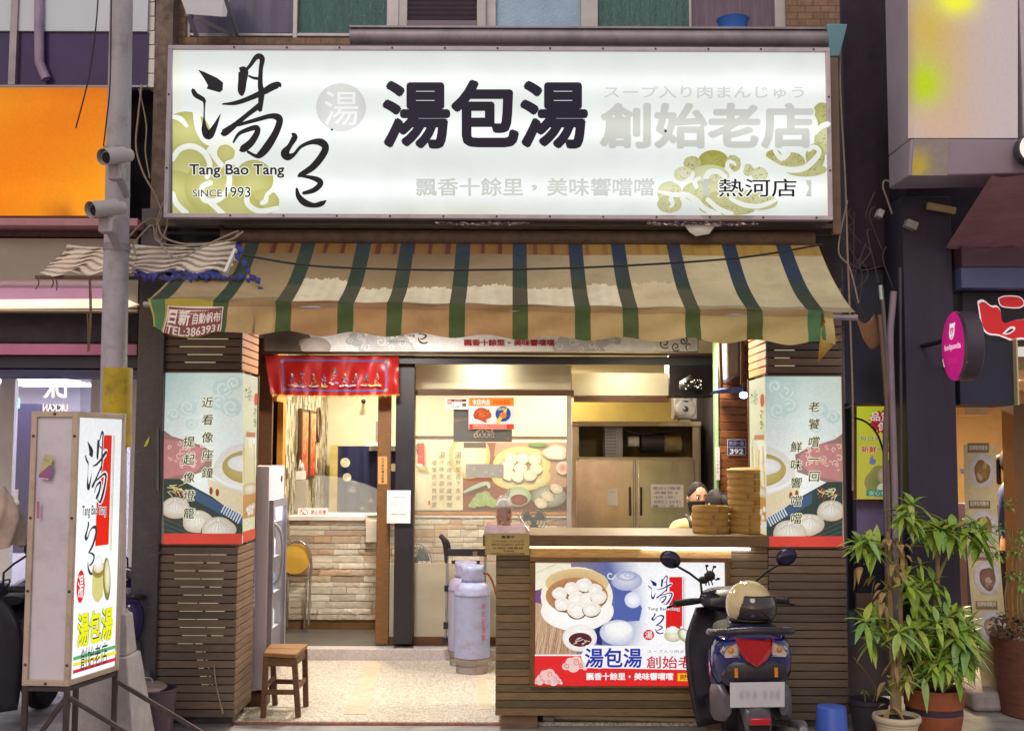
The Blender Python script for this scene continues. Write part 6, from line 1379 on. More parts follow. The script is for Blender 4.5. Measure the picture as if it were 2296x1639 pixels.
def fan(cx, cy, r, Y, label):
    t = thing('wire_fan', label, 'fan', P(cx, cy, Y)); o = P(cx, cy, Y); m = MB()
    for f in (1, .75, .5, .25): m.tube([o + Vector((r * f * math.cos(a), -.05 * (1 - f * f), r * f * math.sin(a))) for a in [2 * math.pi * i / 28 for i in range(29)]], .0035, 5, cap=False)
    for i in range(28): a = 2 * math.pi * i / 28; m.tube([o + Vector((r * f * math.cos(a + f), -.05 * (1 - f * f), r * f * math.sin(a + f))) for f in (.1, .4, .7, 1)], .0018, 4, cap=False)
    m.build('cage', M_black, t); m = MB()
    for i in range(3):
        a0 = i * 2.09; m.grid(lambda u, v: o + Vector((r * (.15 + .75 * u) * math.cos(a0 + v * 1.2), .02 + .02 * v, r * (.15 + .75 * u) * math.sin(a0 + v * 1.2))), 4, 4)
    m.build('blade', mat('fan_blade', S(70, 72, 66), .4), t, solid=.003); m = MB(); m.cyl(o + Vector((0, .12, 0)), o + Vector((0, -.03, 0)), r * .18); m.cyl(o + Vector((0, .09, -.02)), Vector((o.x, o.y + .09, .14)), .014); m.lathe([(.14, 0), (.14, .015), (.03, .03)], (o.x, o.y + .09, .11), 20); m.build('stand', M_black, t)
m = MB(); m.tube([PG(1066, 1506, .02) + Vector((.02, 0, .735)), PG(1066, 1506, .02) + Vector((.1, .05, .72)), PG(1066, 1506, .02) + Vector((.17, .1, .5)), PG(1066, 1506, .02) + Vector((.2, .12, .1)), PG(1066, 1506, .02) + Vector((.3, .1, .04))], .009, 8, smooth=5); tag(m.build('gas_hose', mat('orange_hose', S(150, 80, 60), .6)), 'dull rubber gas hose running from the lilac cylinder behind the counter', 'hose')
fan(1196, 1166, .125, 4.0, 'black wire fan seen behind the drink cup'); fan(928, 1258, .15, 2.75, 'dark wire fan behind the frosted panel by the steel post')

# ================================================================== STEEL FRIDGE, SPEAKER, PARTY LAMP
YK = 3.9
kf = thing('steel_fridge', 'big stainless steel kitchen fridge with open compressor bay and taped notes', 'fridge', P(1425, 1300, YK + .3))
M_ss = mat('brushed_steel', S(228, 204, 182), .22, metal=.8, var=.14, scale=4, stretch=(1, 1, .5), bump=.35, bscale=3.5, dirt=S(150, 116, 90), dirt_amt=.35, dirt_scale=3); M_ssf = mat('steel_frame', S(186, 168, 146), .4, metal=.6, var=.15, dirt=S(90, 70, 56), dirt_amt=.5)
m = MB(); pb(m, 1283, 944, 1572, 956, YK - .03, .75); pb(m, 1283, 956, 1298, 1500, YK - .01, .04); pb(m, 1553, 956, 1572, 1500, YK - .01, .04); pb(m, 1298, 1025, 1553, 1031, YK - .01, .7); pb(m, 1424, 1031, 1429, 1500, YK - .01, .04); a, b = P(1283, 956, YK), P(1572, 956, YK); m.box(a.x, a.x + .02, YK + .03, YK + .7, .11, a.z); m.box(b.x - .02, b.x, YK + .03, YK + .7, .11, b.z); m.build('frame', M_ssf, kf, bevel=.003)
m = MB(); pb(m, 1298, 957, 1553, 1025, YK + .6, .02, S(120, 104, 50)); m.build('bay_back', M_col, kf)
for x0, x1, hx in ((1291, 1423, 1413), (1430, 1561, 1438)):
    m = MB(); pb(m, x0, 1031.5, x1, 1500, YK - .045, .04); d_ = m.build('door', M_ss, kf, bevel=.006); m = MB(); pb(m, hx - 2.5, 1092, hx + 2.5, 1156, YK - .07, .024); m.build('handle', M_black, d_, bevel=.003)
m = MB(); pb(m, 1357, 957, 1396, 1024, YK + .08, .3, S(150, 146, 150)); m.build('condenser', M_col, kf)
m = MB()
for i in range(5):
    for j in range(9): p_ = P(1361 + i * 4.6, 961 + j * 7, YK + .078); m.cyl(p_, p_ + Vector((0, -.004, 0)), .006, n=8)
m.build('vent_hole', M_black, kf)
M_gm = mat('greasy_metal', (1, 1, 1), .5, attr=True, var=.3, scale=12)
m = MB(); m.cyl(P(1408, 990, YK + .15), P(1432, 990, YK + .15), .05, n=20, col=S(180, 176, 170)); m.build('fan_motor', M_gm, kf)
m = MB(); m.cyl(P(1436, 992, YK + .2), P(1488, 992, YK + .2), .1, n=20, col=S(46, 42, 44)); m.build('compressor', M_gm, kf)
m = MB(); m.cyl(P(1490, 996, YK + .12), P(1526, 996, YK + .12), .085, n=14, col=S(120, 104, 70)); m.build('filter_can', M_gm, kf)
for pts, r_, c_ in (((1400, 962), (1440, 972), (1500, 964), (1545, 962)), .016, S(36, 34, 38)), (((1520, 970), (1536, 990), (1540, 1018)), .01, S(50, 40, 36)): m = MB(); m.tube([P(*q_, YK + .1) for q_ in pts], r_, 8, smooth=4, col=c_); m.build('hose', M_gm, kf)
def _note(p):
    for i, tx in enumerate(('電話訂購單', '高麗菜 6', '一般湯包 三 麵粉 2', '酸辣湯 三 玉米湯 5', '豬 三 酒 1')): p.text(tx, 1464 + (i % 2) * 3, 1091 + i * 10, 1526 - (i % 3) * 6, 1098 + i * 10, S(96, 74, 90))
sheet('handwritten_list', 'wide white handwritten list taped to the fridge', 1460, 1086, 1533, 1137, YK - .05, _note, .002, S(226, 216, 214))
sheet('small_note', 'small blank note taped to the fridge beside the handle', 1361, 1096, 1385, 1133, YK - .05, lambda p: p.rect(1366, 1102, 1380, 1103, S(170, 160, 160)), .002, S(226, 220, 214))
speaker(1511, 877, 1563, 940, 3.95, .2, 'silver loudspeaker standing on the steel fridge', True)
t = thing('party_lamp', 'black faceted party lamp glittering above the silver loudspeaker', 'lamp', P(1545, 866, 2.75)); m = MB(); o_ = P(1548, 866, 2.72); m.lathe([(.001, .1), (.05, .07), (.09, .04), (.1, 0), (.09, -.03), (.04, -.05)], o_, 20); m.build('dome', M_black, t); m = MB(); rr = random.Random(3)
for i in range(26): a, z = rr.uniform(3.3, 6.1), rr.uniform(-.03, .055); r_ = .102 - z * z * 5; m.ell(o_ + Vector((r_ * math.cos(a), r_ * math.sin(a), z)), rr.uniform(.003, .007), 6, 4)
m.build('bulb', mat('party_bulb', (1, 1, 1), .3, emit=S(250, 240, 200), estr=.7), t)

# ================================================================== KITCHEN STUB: NUMBER PLATE, GREY CASE, LAMP
def _392(p):
    p.rect(1631, 985, 1672, 1021, S(226, 226, 236)); p.rect(1632, 986, 1671, 1002, S(44, 46, 116)); p.rect(1632, 1003, 1671, 1020, S(44, 46, 116)); p.text('熱河一街', 1635, 989, 1668, 999, S(206, 210, 232)); p.text('392', 1636, 1006, 1667, 1018, S(236, 238, 246), .03)
sheet('house_number', 'blue house number plate 392 on the brown boards', 1631, 985, 1672, 1021, YS - .017, _392, .004, S(226, 226, 236), cat='number plate')
t = thing('air_curtain', 'grey wrapped air unit with blue tray hanging beside the pillar', 'air unit', P(1640, 800, .75)); m = MB(); a = P(1622, 745, .72); b = P(1662, 862, .72); m.hexa([(a.x + .02, .72, b.z + .02), (b.x, .72, b.z + .07), (b.x, 1.0, b.z + .07), (a.x + .02, 1.0, b.z + .02), (a.x, .72, a.z), (b.x, .72, a.z), (b.x, 1.0, a.z), (a.x, 1.0, a.z)]); m.build('casing', mat('grey_wrap', S(112, 108, 106), .45, var=.25, scale=5, stretch=(3, 1, .8)), t, bevel=.02); m = MB(); m.bar(P(1614, 745, .7), P(1618, 870, .7), .02, .02); m.bar(P(1664, 745, .7), P(1664, 862, .7), .02, .02); m.build('bracket', MATS['dark_brown_rail'], t); m = MB(); m.hexa([P(1590, 884, .7), P(1664, 880, .7), P(1668, 878, 1.0), P(1600, 880, 1.0), P(1600, 876, .7), P(1664, 866, .7), P(1668, 866, 1.0), P(1606, 872, 1.0)]); m.build('tray', mat('blue_tray', S(70, 84, 150), .5, var=.2), t)
t = thing('spot_lamp', 'small white spot lamp glowing on the boards beside the pillar', 'lamp', P(1667, 886, .8)); m = MB(); m.ell(P(1667, 886, .8), (.028, .03, .022)); m.build('bulb', mat('cool_bulb', (1, 1, 1), .5, emit=S(214, 224, 255), estr=14), t); m = MB(); m.cyl(P(1667, 884, .82), P(1669, 876, .9), .02); m.build('socket', M_black, t)
def _strip(p): p.vtext('今日公休請見諒', 1609, 1010, 5, 8, S(110, 100, 120))
t = sheet('hanging_paper', 'narrow white paper strip hanging on the green jamb', 1604, 1002, 1614, 1076, YS - .03, _strip, .002)

# ================================================================== ON THE COUNTER
cup = thing('drink_cup', 'tall plastic iced drink cup with dome lid and two straws on the counter end', 'cup', (PX(1130, 1190, .12), .12, TZ)); cc = Vector((PX(1130, 1190, .12), .12, TZ + .012))
m = MB(); m.lathe([(.038, 0), (.044, .06), (.05, .148)], cc, 28, S(150, 96, 72)); m.build('drink', mat('milk_tea', S(150, 98, 76), .35, var=.3, scale=14), cup); m = MB(); m.lathe([(.04, -.002), (.0465, .06), (.0525, .155), (.055, .16), (.052, .17), (.045, .2), (.028, .222), (.012, .228)], cc, 28); m.build('cup_shell', mat('clear_plastic', (.95, .95, .97), .06, var=0, alpha=.18), cup); m = MB()
for a, b in (((-.02, 0, .03), (.022, -.01, .265)), ((.0, .01, .02), (.035, .0, .27))): m.tube([cc + Vector(a), cc + Vector(b)], .004, 8)
m.build('straw', mat('milky_plastic', S(214, 190, 190), .3), cup); m = MB(); m.lathe([(.044, .156), (.045, .172), (.034, .196), (.012, .206)], cc, 20); m.build('cream_top', M_white, cup)
p = Print(lambda x, y, h: cc + Vector(((.0485 + h + y * .06) * math.sin(x), -(.0485 + h + y * .06) * math.cos(x), y))); 
for i in range(14): p.ell(rnd.uniform(-1.2, 1.2), rnd.uniform(.03, .13), .12, .006, rnd.choice([S(190, 60, 50), S(206, 130, 70), S(120, 60, 46)]))
p.build('cup_print', M_paint, cup)
t = thing('plastic_tray', 'low translucent plastic tray under the drink cup', 'tray', (PX(1130, 1190, .12), .14, TZ)); m = MB(); x0, x1 = PX(1087, 1190, .12), PX(1178, 1190, .12)
m.box(x0, x1, .04, .3, TZ + .001, TZ + .008); m.box(x0, x1, .04, .046, TZ + .008, TZ + .05); m.box(x0, x1, .294, .3, TZ + .008, TZ + .05); m.box(x0, x0 + .006, .046, .294, TZ + .008, TZ + .05); m.box(x1 - .006, x1, .046, .294, TZ + .008, TZ + .05); m.build('tray_shell', mat('frosted_plastic', S(226, 206, 214), .3, alpha=.55), t, bevel=.002)
m = MB(); m.tube([P(1160, 1150, .35), P(1175, 1175, .33), P(1190, 1198, .3)], .006, 8); tag(m.build('tongs', M_alu), 'thin pale metal tongs leaning beside the drink cup', 'tongs')
M_bam = mat('bamboo', S(166, 130, 66), .6, var=.25, scale=6, stretch=(1, 1, 14), bump=.15, dirt=S(110, 80, 40), dirt_amt=.4)
ORD = ['top', 'second', 'third', 'fourth', 'fifth', 'sixth', 'seventh', 'eighth', 'bottom']
def steamer_mesh(r, h, c):
    m = MB(); m.lathe([(r - .014, .004), (r - .004, 0), (r - .004, .006), (r, .008), (r, h - .012), (r - .004, h - .01), (r - .004, h - .001), (r - .014, h - .001), (r - .014, .004)], c, 36); return m
st0 = None
def stack(px, Y, r, h, n, tag_, lid):
    global st0
    x = PX(px, 1150, Y)
    for i in range(n):
        z = TZ + .001 + i * h; k_ = n - 1 - i; lab = f'bamboo steamer basket, {"bottom" if i == 0 else ORD[k_]} of the {tag_} stack on the counter'
        if st0 is None:
            st0 = thing('bamboo_steamer', lab, 'steamer', (x, Y, z), 'bamboo steamers stacked on the counter'); steamer_mesh(r, h, (x, Y, z)).build('basket_wall', M_bam, st0); m = MB(); m.lathe([(.0001, .008), (r - .0145, .008), (r - .0145, .012), (.0001, .012)], (x, Y, z), 30); m.build('basket_floor', M_bam, st0)
            m = MB(); m.box(x + r * .1, x + r * .1 + .012, Y - r - .0025, Y - r + .006, z + .006, z + h - .012); m.build('binding', mat('bamboo_dark', S(120, 86, 40), .6), st0); o = st0
        else: o = copy_tree(st0)
        o.location = (x + rnd.uniform(-.003, .003), Y + rnd.uniform(-.003, .003), z); o.rotation_euler.z = rnd.uniform(-.3, .3); o['label'] = lab
    if lid:
        m = MB(); z = TZ + .001 + n * h; m.lathe([(r + .002, 0), (r + .004, .004), (r + .003, .016), (r * .8, .026), (r * .3, .031), (.0001, .032)], (x, Y, z), 36); tag(m.build('steamer_lid', M_bam), 'woven bamboo lid crowning the tall steamer stack', 'lid')
stack(1673, .27, .117, .0425, 9, 'tall', True); stack(1592, .24, .117, .0425, 4, 'low', False)

# ================================================================== PEOPLE
M_skin = mat('skin', S(206, 160, 132), .5, var=.05, scale=12, sub=.08); M_hair = mat('dark_hair', S(34, 26, 28), .65, var=.3, scale=30, stretch=(1, 1, .2))
def skin_mesh(joints, bones, radii, sub=2):
    me = bpy.data.meshes.new('b'); me.from_pydata(joints, bones, []); o = bpy.data.objects.new('b', me); COL.objects.link(o)
    md = o.modifiers.new('S', 'SKIN'); md.use_smooth_shade = True; sv = me.skin_vertices[0].data
    for i, r_ in enumerate(radii): sv[i].radius = r_ if isinstance(r_, tuple) else (r_, r_)
    sv[0].use_root = True; s2 = o.modifiers.new('B', 'SUBSURF'); s2.levels = sub; s2.render_levels = sub
    dg = bpy.context.evaluated_depsgraph_get(); ev = bpy.data.meshes.new_from_object(o.evaluated_get(dg)); vs = [v.co.copy() for v in ev.vertices]; fs = [tuple(p.vertices) for p in ev.polygons]
    bpy.data.objects.remove(o); bpy.data.meshes.remove(me); bpy.data.meshes.remove(ev); return vs, fs
def person(label, loc, face_dir, H, shirt, trousers, mask=True, strap=False, head_pitch=0, apron=None, hair_len=.5, pose='rest'):
    """standing figure, origin at the feet; local x across, y forward (towards where they face)"""
    t = thing('person', label, 'person', loc); t.rotation_euler.z = face_dir; k = H / 1.65; V = lambda x, y, z: (x * k, y * k, z * k)
    if pose == 'rest': la, ra = [(-.2, .02, 1.34), (-.25, .0, 1.07), (-.2, .2, .93), (-.17, .27, .9)], [(.2, .02, 1.34), (.25, .0, 1.07), (.2, .2, .93), (.17, .27, .9)]
    J = [(0, 0, .88), (0, .0, 1.06), (0, .0, 1.24), (0, -.01, 1.36), (0, .0, 1.42), (0, .015, 1.48)] + la + ra + [(-.085, 0, .82), (-.09, .02, .47), (-.09, -.01, .1), (-.09, .1, .04), (.085, 0, .82), (.09, .02, .47), (.09, -.01, .1), (.09, .1, .04)]
    Bn = [(0, 1), (1, 2), (2, 3), (3, 4), (4, 5), (3, 6), (6, 7), (7, 8), (8, 9), (3, 10), (10, 11), (11, 12), (12, 13), (0, 14), (14, 15), (15, 16), (16, 17), (0, 18), (18, 19), (19, 20), (20, 21)]
    Rr = [(.14, .1), (.115, .085), (.14, .095), (.1, .07), .05, .05, .055, .042, .034, .026, .055, .042, .034, .026, .085, .055, .04, .035, .085, .055, .04, .035]
    sc_ = lambda r_, f=1: tuple(a * k * f for a in r_) if isinstance(r_, tuple) else r_ * k * f
    vs, fs = skin_mesh([V(*j) for j in J], Bn, [sc_(r_) for r_ in Rr]); m = MB(); m.add(vs, fs)
    # hands: palm and five fingers
    for sgn, w_ in ((-1, J[9]), (1, J[13])):
        pm = Vector(V(*w_)) + Vector((0, .03, -.01)) * k; m.ell(pm, (.038 * k, .045 * k, .016 * k), 12, 8)
        for i in range(4): b_ = pm + Vector(((-.027 + .018 * i) * sgn, .04, 0)) * k; L_ = (.05, .06, .056, .044)[i] * k; m.tube([b_, b_ + Vector((0, L_ * .6, -.004 * k)), b_ + Vector((0, L_, -.02 * k))], [.009 * k, .008 * k, .006 * k], 8)
        m.tube([pm + Vector((-.034 * sgn, .0, 0)) * k, pm + Vector((-.055 * sgn, .025, -.005)) * k, pm + Vector((-.05 * sgn, .05, -.015)) * k], [.011 * k, .009 * k, .007 * k], 8)
    hc = Vector(V(0, .03, 1.572)); k *= 1.1; Rp = Matrix.Rotation(head_pitch, 3, 'X'); hv = MB(); hv.ell((0, 0, 0), (.075 * k, .092 * k, .112 * k), 28, 22)
    def shape(v):
        x, y, z = v.x / k, v.y / k, v.z / k
        if z < -.02: f = 1 - .35 * ((-.02 - z) / .09) ** 1.4 * (1 if y > -.03 else .6); x *= f; y = y * (1 - .12 * (-.02 - z) / .09)
        if y > .06: y += .016 * math.exp(-(x / .012) ** 2 - ((z + .012) / .022) ** 2) ; y -= .008 * (math.exp(-((abs(x) - .03) / .016) ** 2 - ((z - .012) / .014) ** 2)); y += .006 * math.exp(-(x / .03) ** 2 - ((z + .06) / .014) ** 2)
        return Vector((x, y, z)) * k
    hv.v = [hc + Rp @ shape(v) for v in hv.v]; m.add(hv.v, hv.f)
    hp_ = lambda x, y, z: hc + Rp @ (Vector((x, y, z)) * k)
    for sgn in (-1, 1): m.ell(hp_(.074 * sgn, -.01, -.005), (.012 * k, .022 * k, .03 * k), 10, 8)
    m.build('body', M_skin, t, local=True, smooth=60)
    e = MB()
    for sgn in (-1, 1): e.ell(hp_(.03 * sgn, .081, .012), (.014 * k, .006 * k, .0065 * k), 10, 8, None, S(236, 230, 226)); e.ell(hp_(.03 * sgn, .0865, .012), (.0066 * k, .003 * k, .0064 * k), 10, 8, None, S(26, 18, 16)); e.bar(hp_(.014 * sgn, .0875, .031), hp_(.046 * sgn, .08, .034), .004 * k, .006 * k, S(44, 32, 30))
    e.build('eyes', mat('eye', (1, 1, 1), .25, attr=True, var=0), t, local=True)
    h = MB(); h.ell((0, 0, 0), (.079 * k, .096 * k, .115 * k), 40, 30); keep = [];
    hvv = [Vector((v.x, v.y - .008 * k, v.z + .008 * k)) for v in h.v]; fs2 = []
    for f in h.f:
        c_ = sum((hvv[i] for i in f), Vector()) / len(f)
        if c_.y / k > .012 and c_.z / k < .1 - .075 * (abs(c_.x / k) / .075) ** 1.6: continue
        if c_.z / k < -.05 and c_.y / k > -.03: continue
        fs2.append(f)
    h2 = MB(); h2.add([hc + Rp @ v for v in hvv], fs2); h2.tube([hp_(0, -.085, .03), hp_(0, -.125, .0), hp_(0, -.13, -.06), hp_(0, -.11, -.06 - hair_len * .2)], [.03 * k, .035 * k, .03 * k, .012 * k], 12, smooth=4); h2.build('hair', M_hair, t, local=True, solid=.005)
    if mask:
        mk = MB(); mk.grid(lambda u, v: hp_(*(lambda a, z: ((.083) * math.sin(a) * (1 - .22 * v), (.098 + .012 * math.exp(-(a / .5) ** 2) * (1 - abs(v - .4))) * math.cos(a) * (1 - .1 * v) - .002, z))(-1.25 + 2.5 * u, -.018 - .08 * v + .012 * (1 - abs(2 * u - 1)) * (1 - v))), 18, 8)
        for sgn in (-1, 1): mk.tube([hp_(.075 * sgn, .03, -.03), hp_(.084 * sgn, -.005, -.005), hp_(.08 * sgn, -.02, -.03)], .0025 * k, 5)
        mk.build('face_mask', mat('black_mask', S(30, 28, 32), .8) if mask is True else mat('blue_mask', S(150, 190, 214), .8), t, local=True, solid=.003)
    k /= 1.1
    # clothes: slightly larger skins over torso and upper arms, and over the legs
    tj = [0, 1, 2, 3, 6, 7, 8, 10, 11, 12]; mp_ = {j: i for i, j in enumerate(tj)}
    def cut(p, q, f): return tuple(p[i] + (q[i] - p[i]) * f for i in range(3))
    JJ = [V(*J[j]) for j in tj]; JJ[mp_[8]] = V(*cut(J[7], J[8], .5)); JJ[mp_[12]] = V(*cut(J[11], J[12], .5))
    vs, fs = skin_mesh(JJ, [(mp_[a], mp_[b]) for a, b in Bn if a in mp_ and b in mp_], [sc_(Rr[j] if j not in (8, 12) else .05, 1.16) for j in tj]); MB().add(vs, fs).build('top', shirt, t, local=True, smooth=60)
    tj = [0, 14, 15, 16, 18, 19, 20]; mp_ = {j: i for i, j in enumerate(tj)}; vs, fs = skin_mesh([V(*J[j]) for j in tj], [(mp_[a], mp_[b]) for a, b in Bn if a in mp_ and b in mp_], [sc_(Rr[j], 1.17) for j in tj]); MB().add(vs, fs).build('trousers', trousers, t, local=True, smooth=60)
    sh = MB()
    for sgn in (-1, 1): sh.ell(V(.09 * sgn, .05, .045), (.05 * k, .12 * k, .045 * k), 14, 10)
    sh.build('shoes', M_black, t, local=True)
    if strap:
        s_ = MB()
        for sgn in (-1, 1): s_.tube([V(.09 * sgn, -.1, 1.2), V(.1 * sgn, -.06, 1.385), V(.095 * sgn, .02, 1.425), V(.09 * sgn, .09, 1.36), V(.085 * sgn, .128, 1.2), V(.08 * sgn, .125, 1.0)], .014 * k, 8, smooth=4)
        s_.build('apron_strap', M_black, t, local=True)
    return t
M_cr = mat('cream_shirt', S(232, 214, 150), .8, var=.06, bump=.1); M_tr = mat('dark_trousers', S(46, 46, 60), .85, var=.1)
YPp = 1.12; hz = PZ(1567, 1084, YPp); Hh = (hz) / 1.70 * 1.65
person('woman in cream top with black apron strap and black face mask behind the counter', (PX(1562, 1120, YPp), YPp, .02), R(180 + 12), (hz - .02) / 1.695 * 1.65, M_cr, M_tr, True, True, -.06)
YP2 = .86; hz2 = PZ(1605, 1101, YP2)
person('person with dark hair bowed behind the low bamboo steamer stack', (PX(1610, 1120, YP2), YP2 - .02, .02), R(180 - 150), (hz2 - .02) / 1.695 * 1.65, mat('dark_shirt', S(60, 48, 50), .85), M_tr, True, False, -.35)
YP3 = 2.0; hz3 = PZ(2262, 1000, YP3)
person('person in a blue shirt and pale mask inside the lit restaurant doorway', (PX(2268, 1060, YP3), YP3, .02), R(180 + 50), (hz3 - .02) / 1.695 * 1.65, mat('blue_shirt', S(58, 76, 130), .85), M_tr, 'blue', False, 0)

# ================================================================== SCOOTERS
M_sb = mat('scooter_blue', S(30, 38, 112), .16, var=.06, coat=.6); M_sk = mat('scooter_black', S(44, 38, 48), .35, var=.12, dirt=S(90, 80, 84), dirt_amt=.25, dirt_scale=8); M_sg = mat('scooter_grey', S(92, 86, 96), .4, var=.1); M_ch = MATS['chrome']; M_rub = mat('rubber', S(26, 24, 26), .75, var=.2)
def ring(y, cx, cz, w, h, n=20, e=2.6, lift=0):
    out = []
    for i in range(n):
        a = 2 * math.pi * i / n; c_, s_ = math.cos(a), math.sin(a); out.append((cx + w * math.copysign(abs(c_) ** (2 / e), c_), y + lift * s_, cz + h * math.copysign(abs(s_) ** (2 / e), s_)))
    return out
def scooter(label, loc, yaw, lean, paint, plate, ornament=False):
    """tail at the origin, pointing along +y"""
    t = thing('scooter', label, 'scooter', loc, 'scooters parked along the shops' if not ornament else None); t.rotation_euler = (0, lean, yaw); B = lambda m, n, mt, p=None, **k: m.build(n, mt, p or t, local=True, **k)
    m = MB(); m.loft([ring(.015, 0, .735, .07, .05), ring(.035, 0, .73, .135, .08), ring(.10, 0, .70, .185, .125), ring(.22, 0, .66, .2, .17), ring(.45, 0, .58, .195, .2), ring(.68, 0, .5, .16, .19), ring(.8, 0, .42, .12, .12)]); B(m, 'tail_body', paint, smooth=50)
    m = MB(); m.loft([ring(.03, 0, 0.560, .05, .06), ring(.06, 0, 0.550, .085, .1), ring(.2, 0, 0.530, .12, .11), ring(.5, 0, 0.470, .14, .1)]); B(m, 'under_cover', M_sk)
    for s_ in (-1, 1):
        m = MB(); m.loft([ring(.10, .135 * s_, 0.460, .02, .05), ring(.16, .15 * s_, 0.460, .035, .09), ring(.4, .16 * s_, 0.420, .035, .1), ring(.6, .14 * s_, 0.380, .02, .06)]); B(m, 'side_cover', M_sg)
    m = MB(); m.loft([ring(.06, 0, 0.765, .10, .02), ring(.1, 0, 0.775, .15, .035), ring(.3, 0, 0.780, .165, .045), ring(.55, 0, 0.770, .15, .045), ring(.75, 0, 0.750, .11, .03)]); B(m, 'seat', M_rub, smooth=50)
    m = MB(); m.tube([(-0.190, .30, 0.785), (-0.196, .12, 0.810), (-0.149, .02, 0.825), (0.000, -.015, 0.835), (0.149, .02, 0.825), (0.196, .12, 0.810), (0.190, .30, 0.785)], .017, 12, smooth=6); B(m, 'grab_rail', M_sk)
    lit = mat('tail_lens', S(150, 8, 18), .12, var=.25, scale=60, emit=S(160, 8, 20), estr=.08, coat=.5); clr = mat('clear_lens', S(190, 176, 170), .1, var=.2, scale=50, coat=.6)
    m = MB(); m.prism([(-.082, .66), (.082, .66), (.072, .6), (.045, .565), (0, .548), (-.045, .565), (-.072, .6)], (0, .035, .128), (1, 0, 0), (0, 0, 1), (0, -.04, 0)); B(m, 'tail_light', lit, bevel=.012)
    for s_ in (-1, 1):
        m = MB(); m.prism([(.08 * s_, .645), (.135 * s_, .632), (.155 * s_, .605), (.14 * s_, .588), (.078 * s_, .585)], (0, .055, .125), (1, 0, 0), (0, 0, 1), (0, -.04, 0)); o = B(m, 'turn_signal', clr, bevel=.008); m = MB(); m.ell((.115 * s_, .012, .74), (.014, .008, .014), 12, 8); B(m, 'bulb', mat('amber', S(210, 130, 40), .3), o)
    m = MB(); m.hexa([(-.12, .05, .57), (.12, .05, .57), (.12, .07, .57), (-.12, .07, .57), (-.1, .03, .68), (.1, .03, .68), (.1, .05, .68), (-.1, .05, .68)]); B(m, 'plate_holder', M_sk, bevel=.006); m = MB(); m.loft([ring(.018, 0, .64, .10, .035), ring(.03, 0, .63, .15, .06), ring(.08, 0, .6, .16, .06)]); B(m, 'lower_panel', M_sk)
    for s_ in (-1, 1): m = MB(); m.box(.095 * s_ - .008, .095 * s_ + .008, .012, .02, .61, .655); B(m, 'side_reflector', MATS['amber'])
    if plate:
        m = MB(); m.hexa([(-.13, .028, .465), (.13, .028, .465), (.13, .032, .465), (-.13, .032, .465), (-.13, -.012, .592), (.13, -.012, .592), (.13, -.008, .592), (-.13, -.008, .592)]); pl_ = B(m, 'licence_plate', mat('plate_white', S(206, 206, 214), .4, var=.03), bevel=.003)
        p = Print(lambda x, y, h: Vector((x, .028 - (y - .465) * .32 - .0006 - h, y))); 
        for x in (-.075, -.045, -.012, .035, .068, .096): p.ell(x, .528, .016, .03, S(172, 174, 184), S(204, 204, 212), wob=.1)
        p.v = [v + ROOTLOC[t.name] for v in p.v]; p.build('smudge', M_paint, pl_ if False else t)
    m = MB(); m.loft([ring(.0, 0, 0.400, .055, .06), ring(.03, 0, 0.390, .065, .075), ring(.14, 0, 0.450, .075, .05), ring(.3, 0, 0.530, .07, .03)]); B(m, 'rear_mudguard', M_sg); m = MB(); m.box(-.048, .048, -.062, -.045, .40, .435); B(m, 'reflector', mat('red_reflector', S(176, 16, 36), .2, var=.1, coat=.5), bevel=.006); m = MB(); m.prism([(-.05, .39), (.05, .39), (.035, .27), (-.035, .27)], (0, -.02, 0), (1, 0, 0), (0, 0, 1), (0, .012, 0)); B(m, 'mud_flap', M_rub)
    def wheel(y, r):
        m = MB(); m.lathe([(r - .06, -.04), (r - .02, -.048), (r, -.03), (r + .004, 0), (r, .03), (r - .02, .048), (r - .06, .04)], (0, y, r), 36, axis=(1, 0, 0)); w_ = B(m, 'wheel', M_rub); m = MB(); m.lathe([(.03, -.03), (.05, -.02), (r - .07, -.03), (r - .055, -.04), (r - .055, .04), (r - .07, .03), (.05, .02), (.03, .03)], (0, y, r), 30, axis=(1, 0, 0)); B(m, 'rim', M_sg, w_)
    m = MB()
    for y_, w_, z_, h_ in ((.22, .2, .66, .17), (.45, .195, .58, .2)): m.tube([Vector(p_) for p_ in ring(y_, 0, z_, w_ + .0015, h_ + .0015)[0:20]] + [Vector(ring(y_, 0, z_, w_ + .0015, h_ + .0015)[0])], .002, 5, cap=False)
    B(m, 'panel_seam', M_rub)
    for s_ in (-1, 1):
        m = MB(); m.tube([(.17 * s_, 1.04, .86), (.14 * s_, .96, .9), (.05 * s_, .98, .86), (.03 * s_, 1.05, .72)], .005, 6, smooth=5); B(m, 'brake_cable', M_rub)
    wheel(.3, .215); wheel(1.27, .215)
    m = MB(); m.tube([(.12, .62, .22), (.16, .4, .24), (.19, .2, .27), (.2, .02, .30)], [.03, .05, .055, .05], 16, smooth=5); B(m, 'exhaust', MATS['gas_foot_paint']); m = MB(); m.loft([ring(.04, .215, .34, .02, .03), ring(.15, .225, .33, .03, .045), ring(.35, .215, .29, .025, .04)]); B(m, 'heat_shield', mat('satin_silver', S(176, 172, 180), .3, metal=.6))
    m = MB(); m.cyl((-.13, .33, .215), (-.05, .33, .215), .07, n=18); m.tube([(-.15, .3, .2), (-.16, .2, .12), (-.17, .1, .03)], .012, 8); B(m, 'engine', M_ch)
    m = MB(); m.loft([ring(.7, 0, .27, .15, .04), ring(.9, 0, .26, .16, .035), ring(1.06, 0, .28, .17, .045)]); B(m, 'floorboard', M_sk)
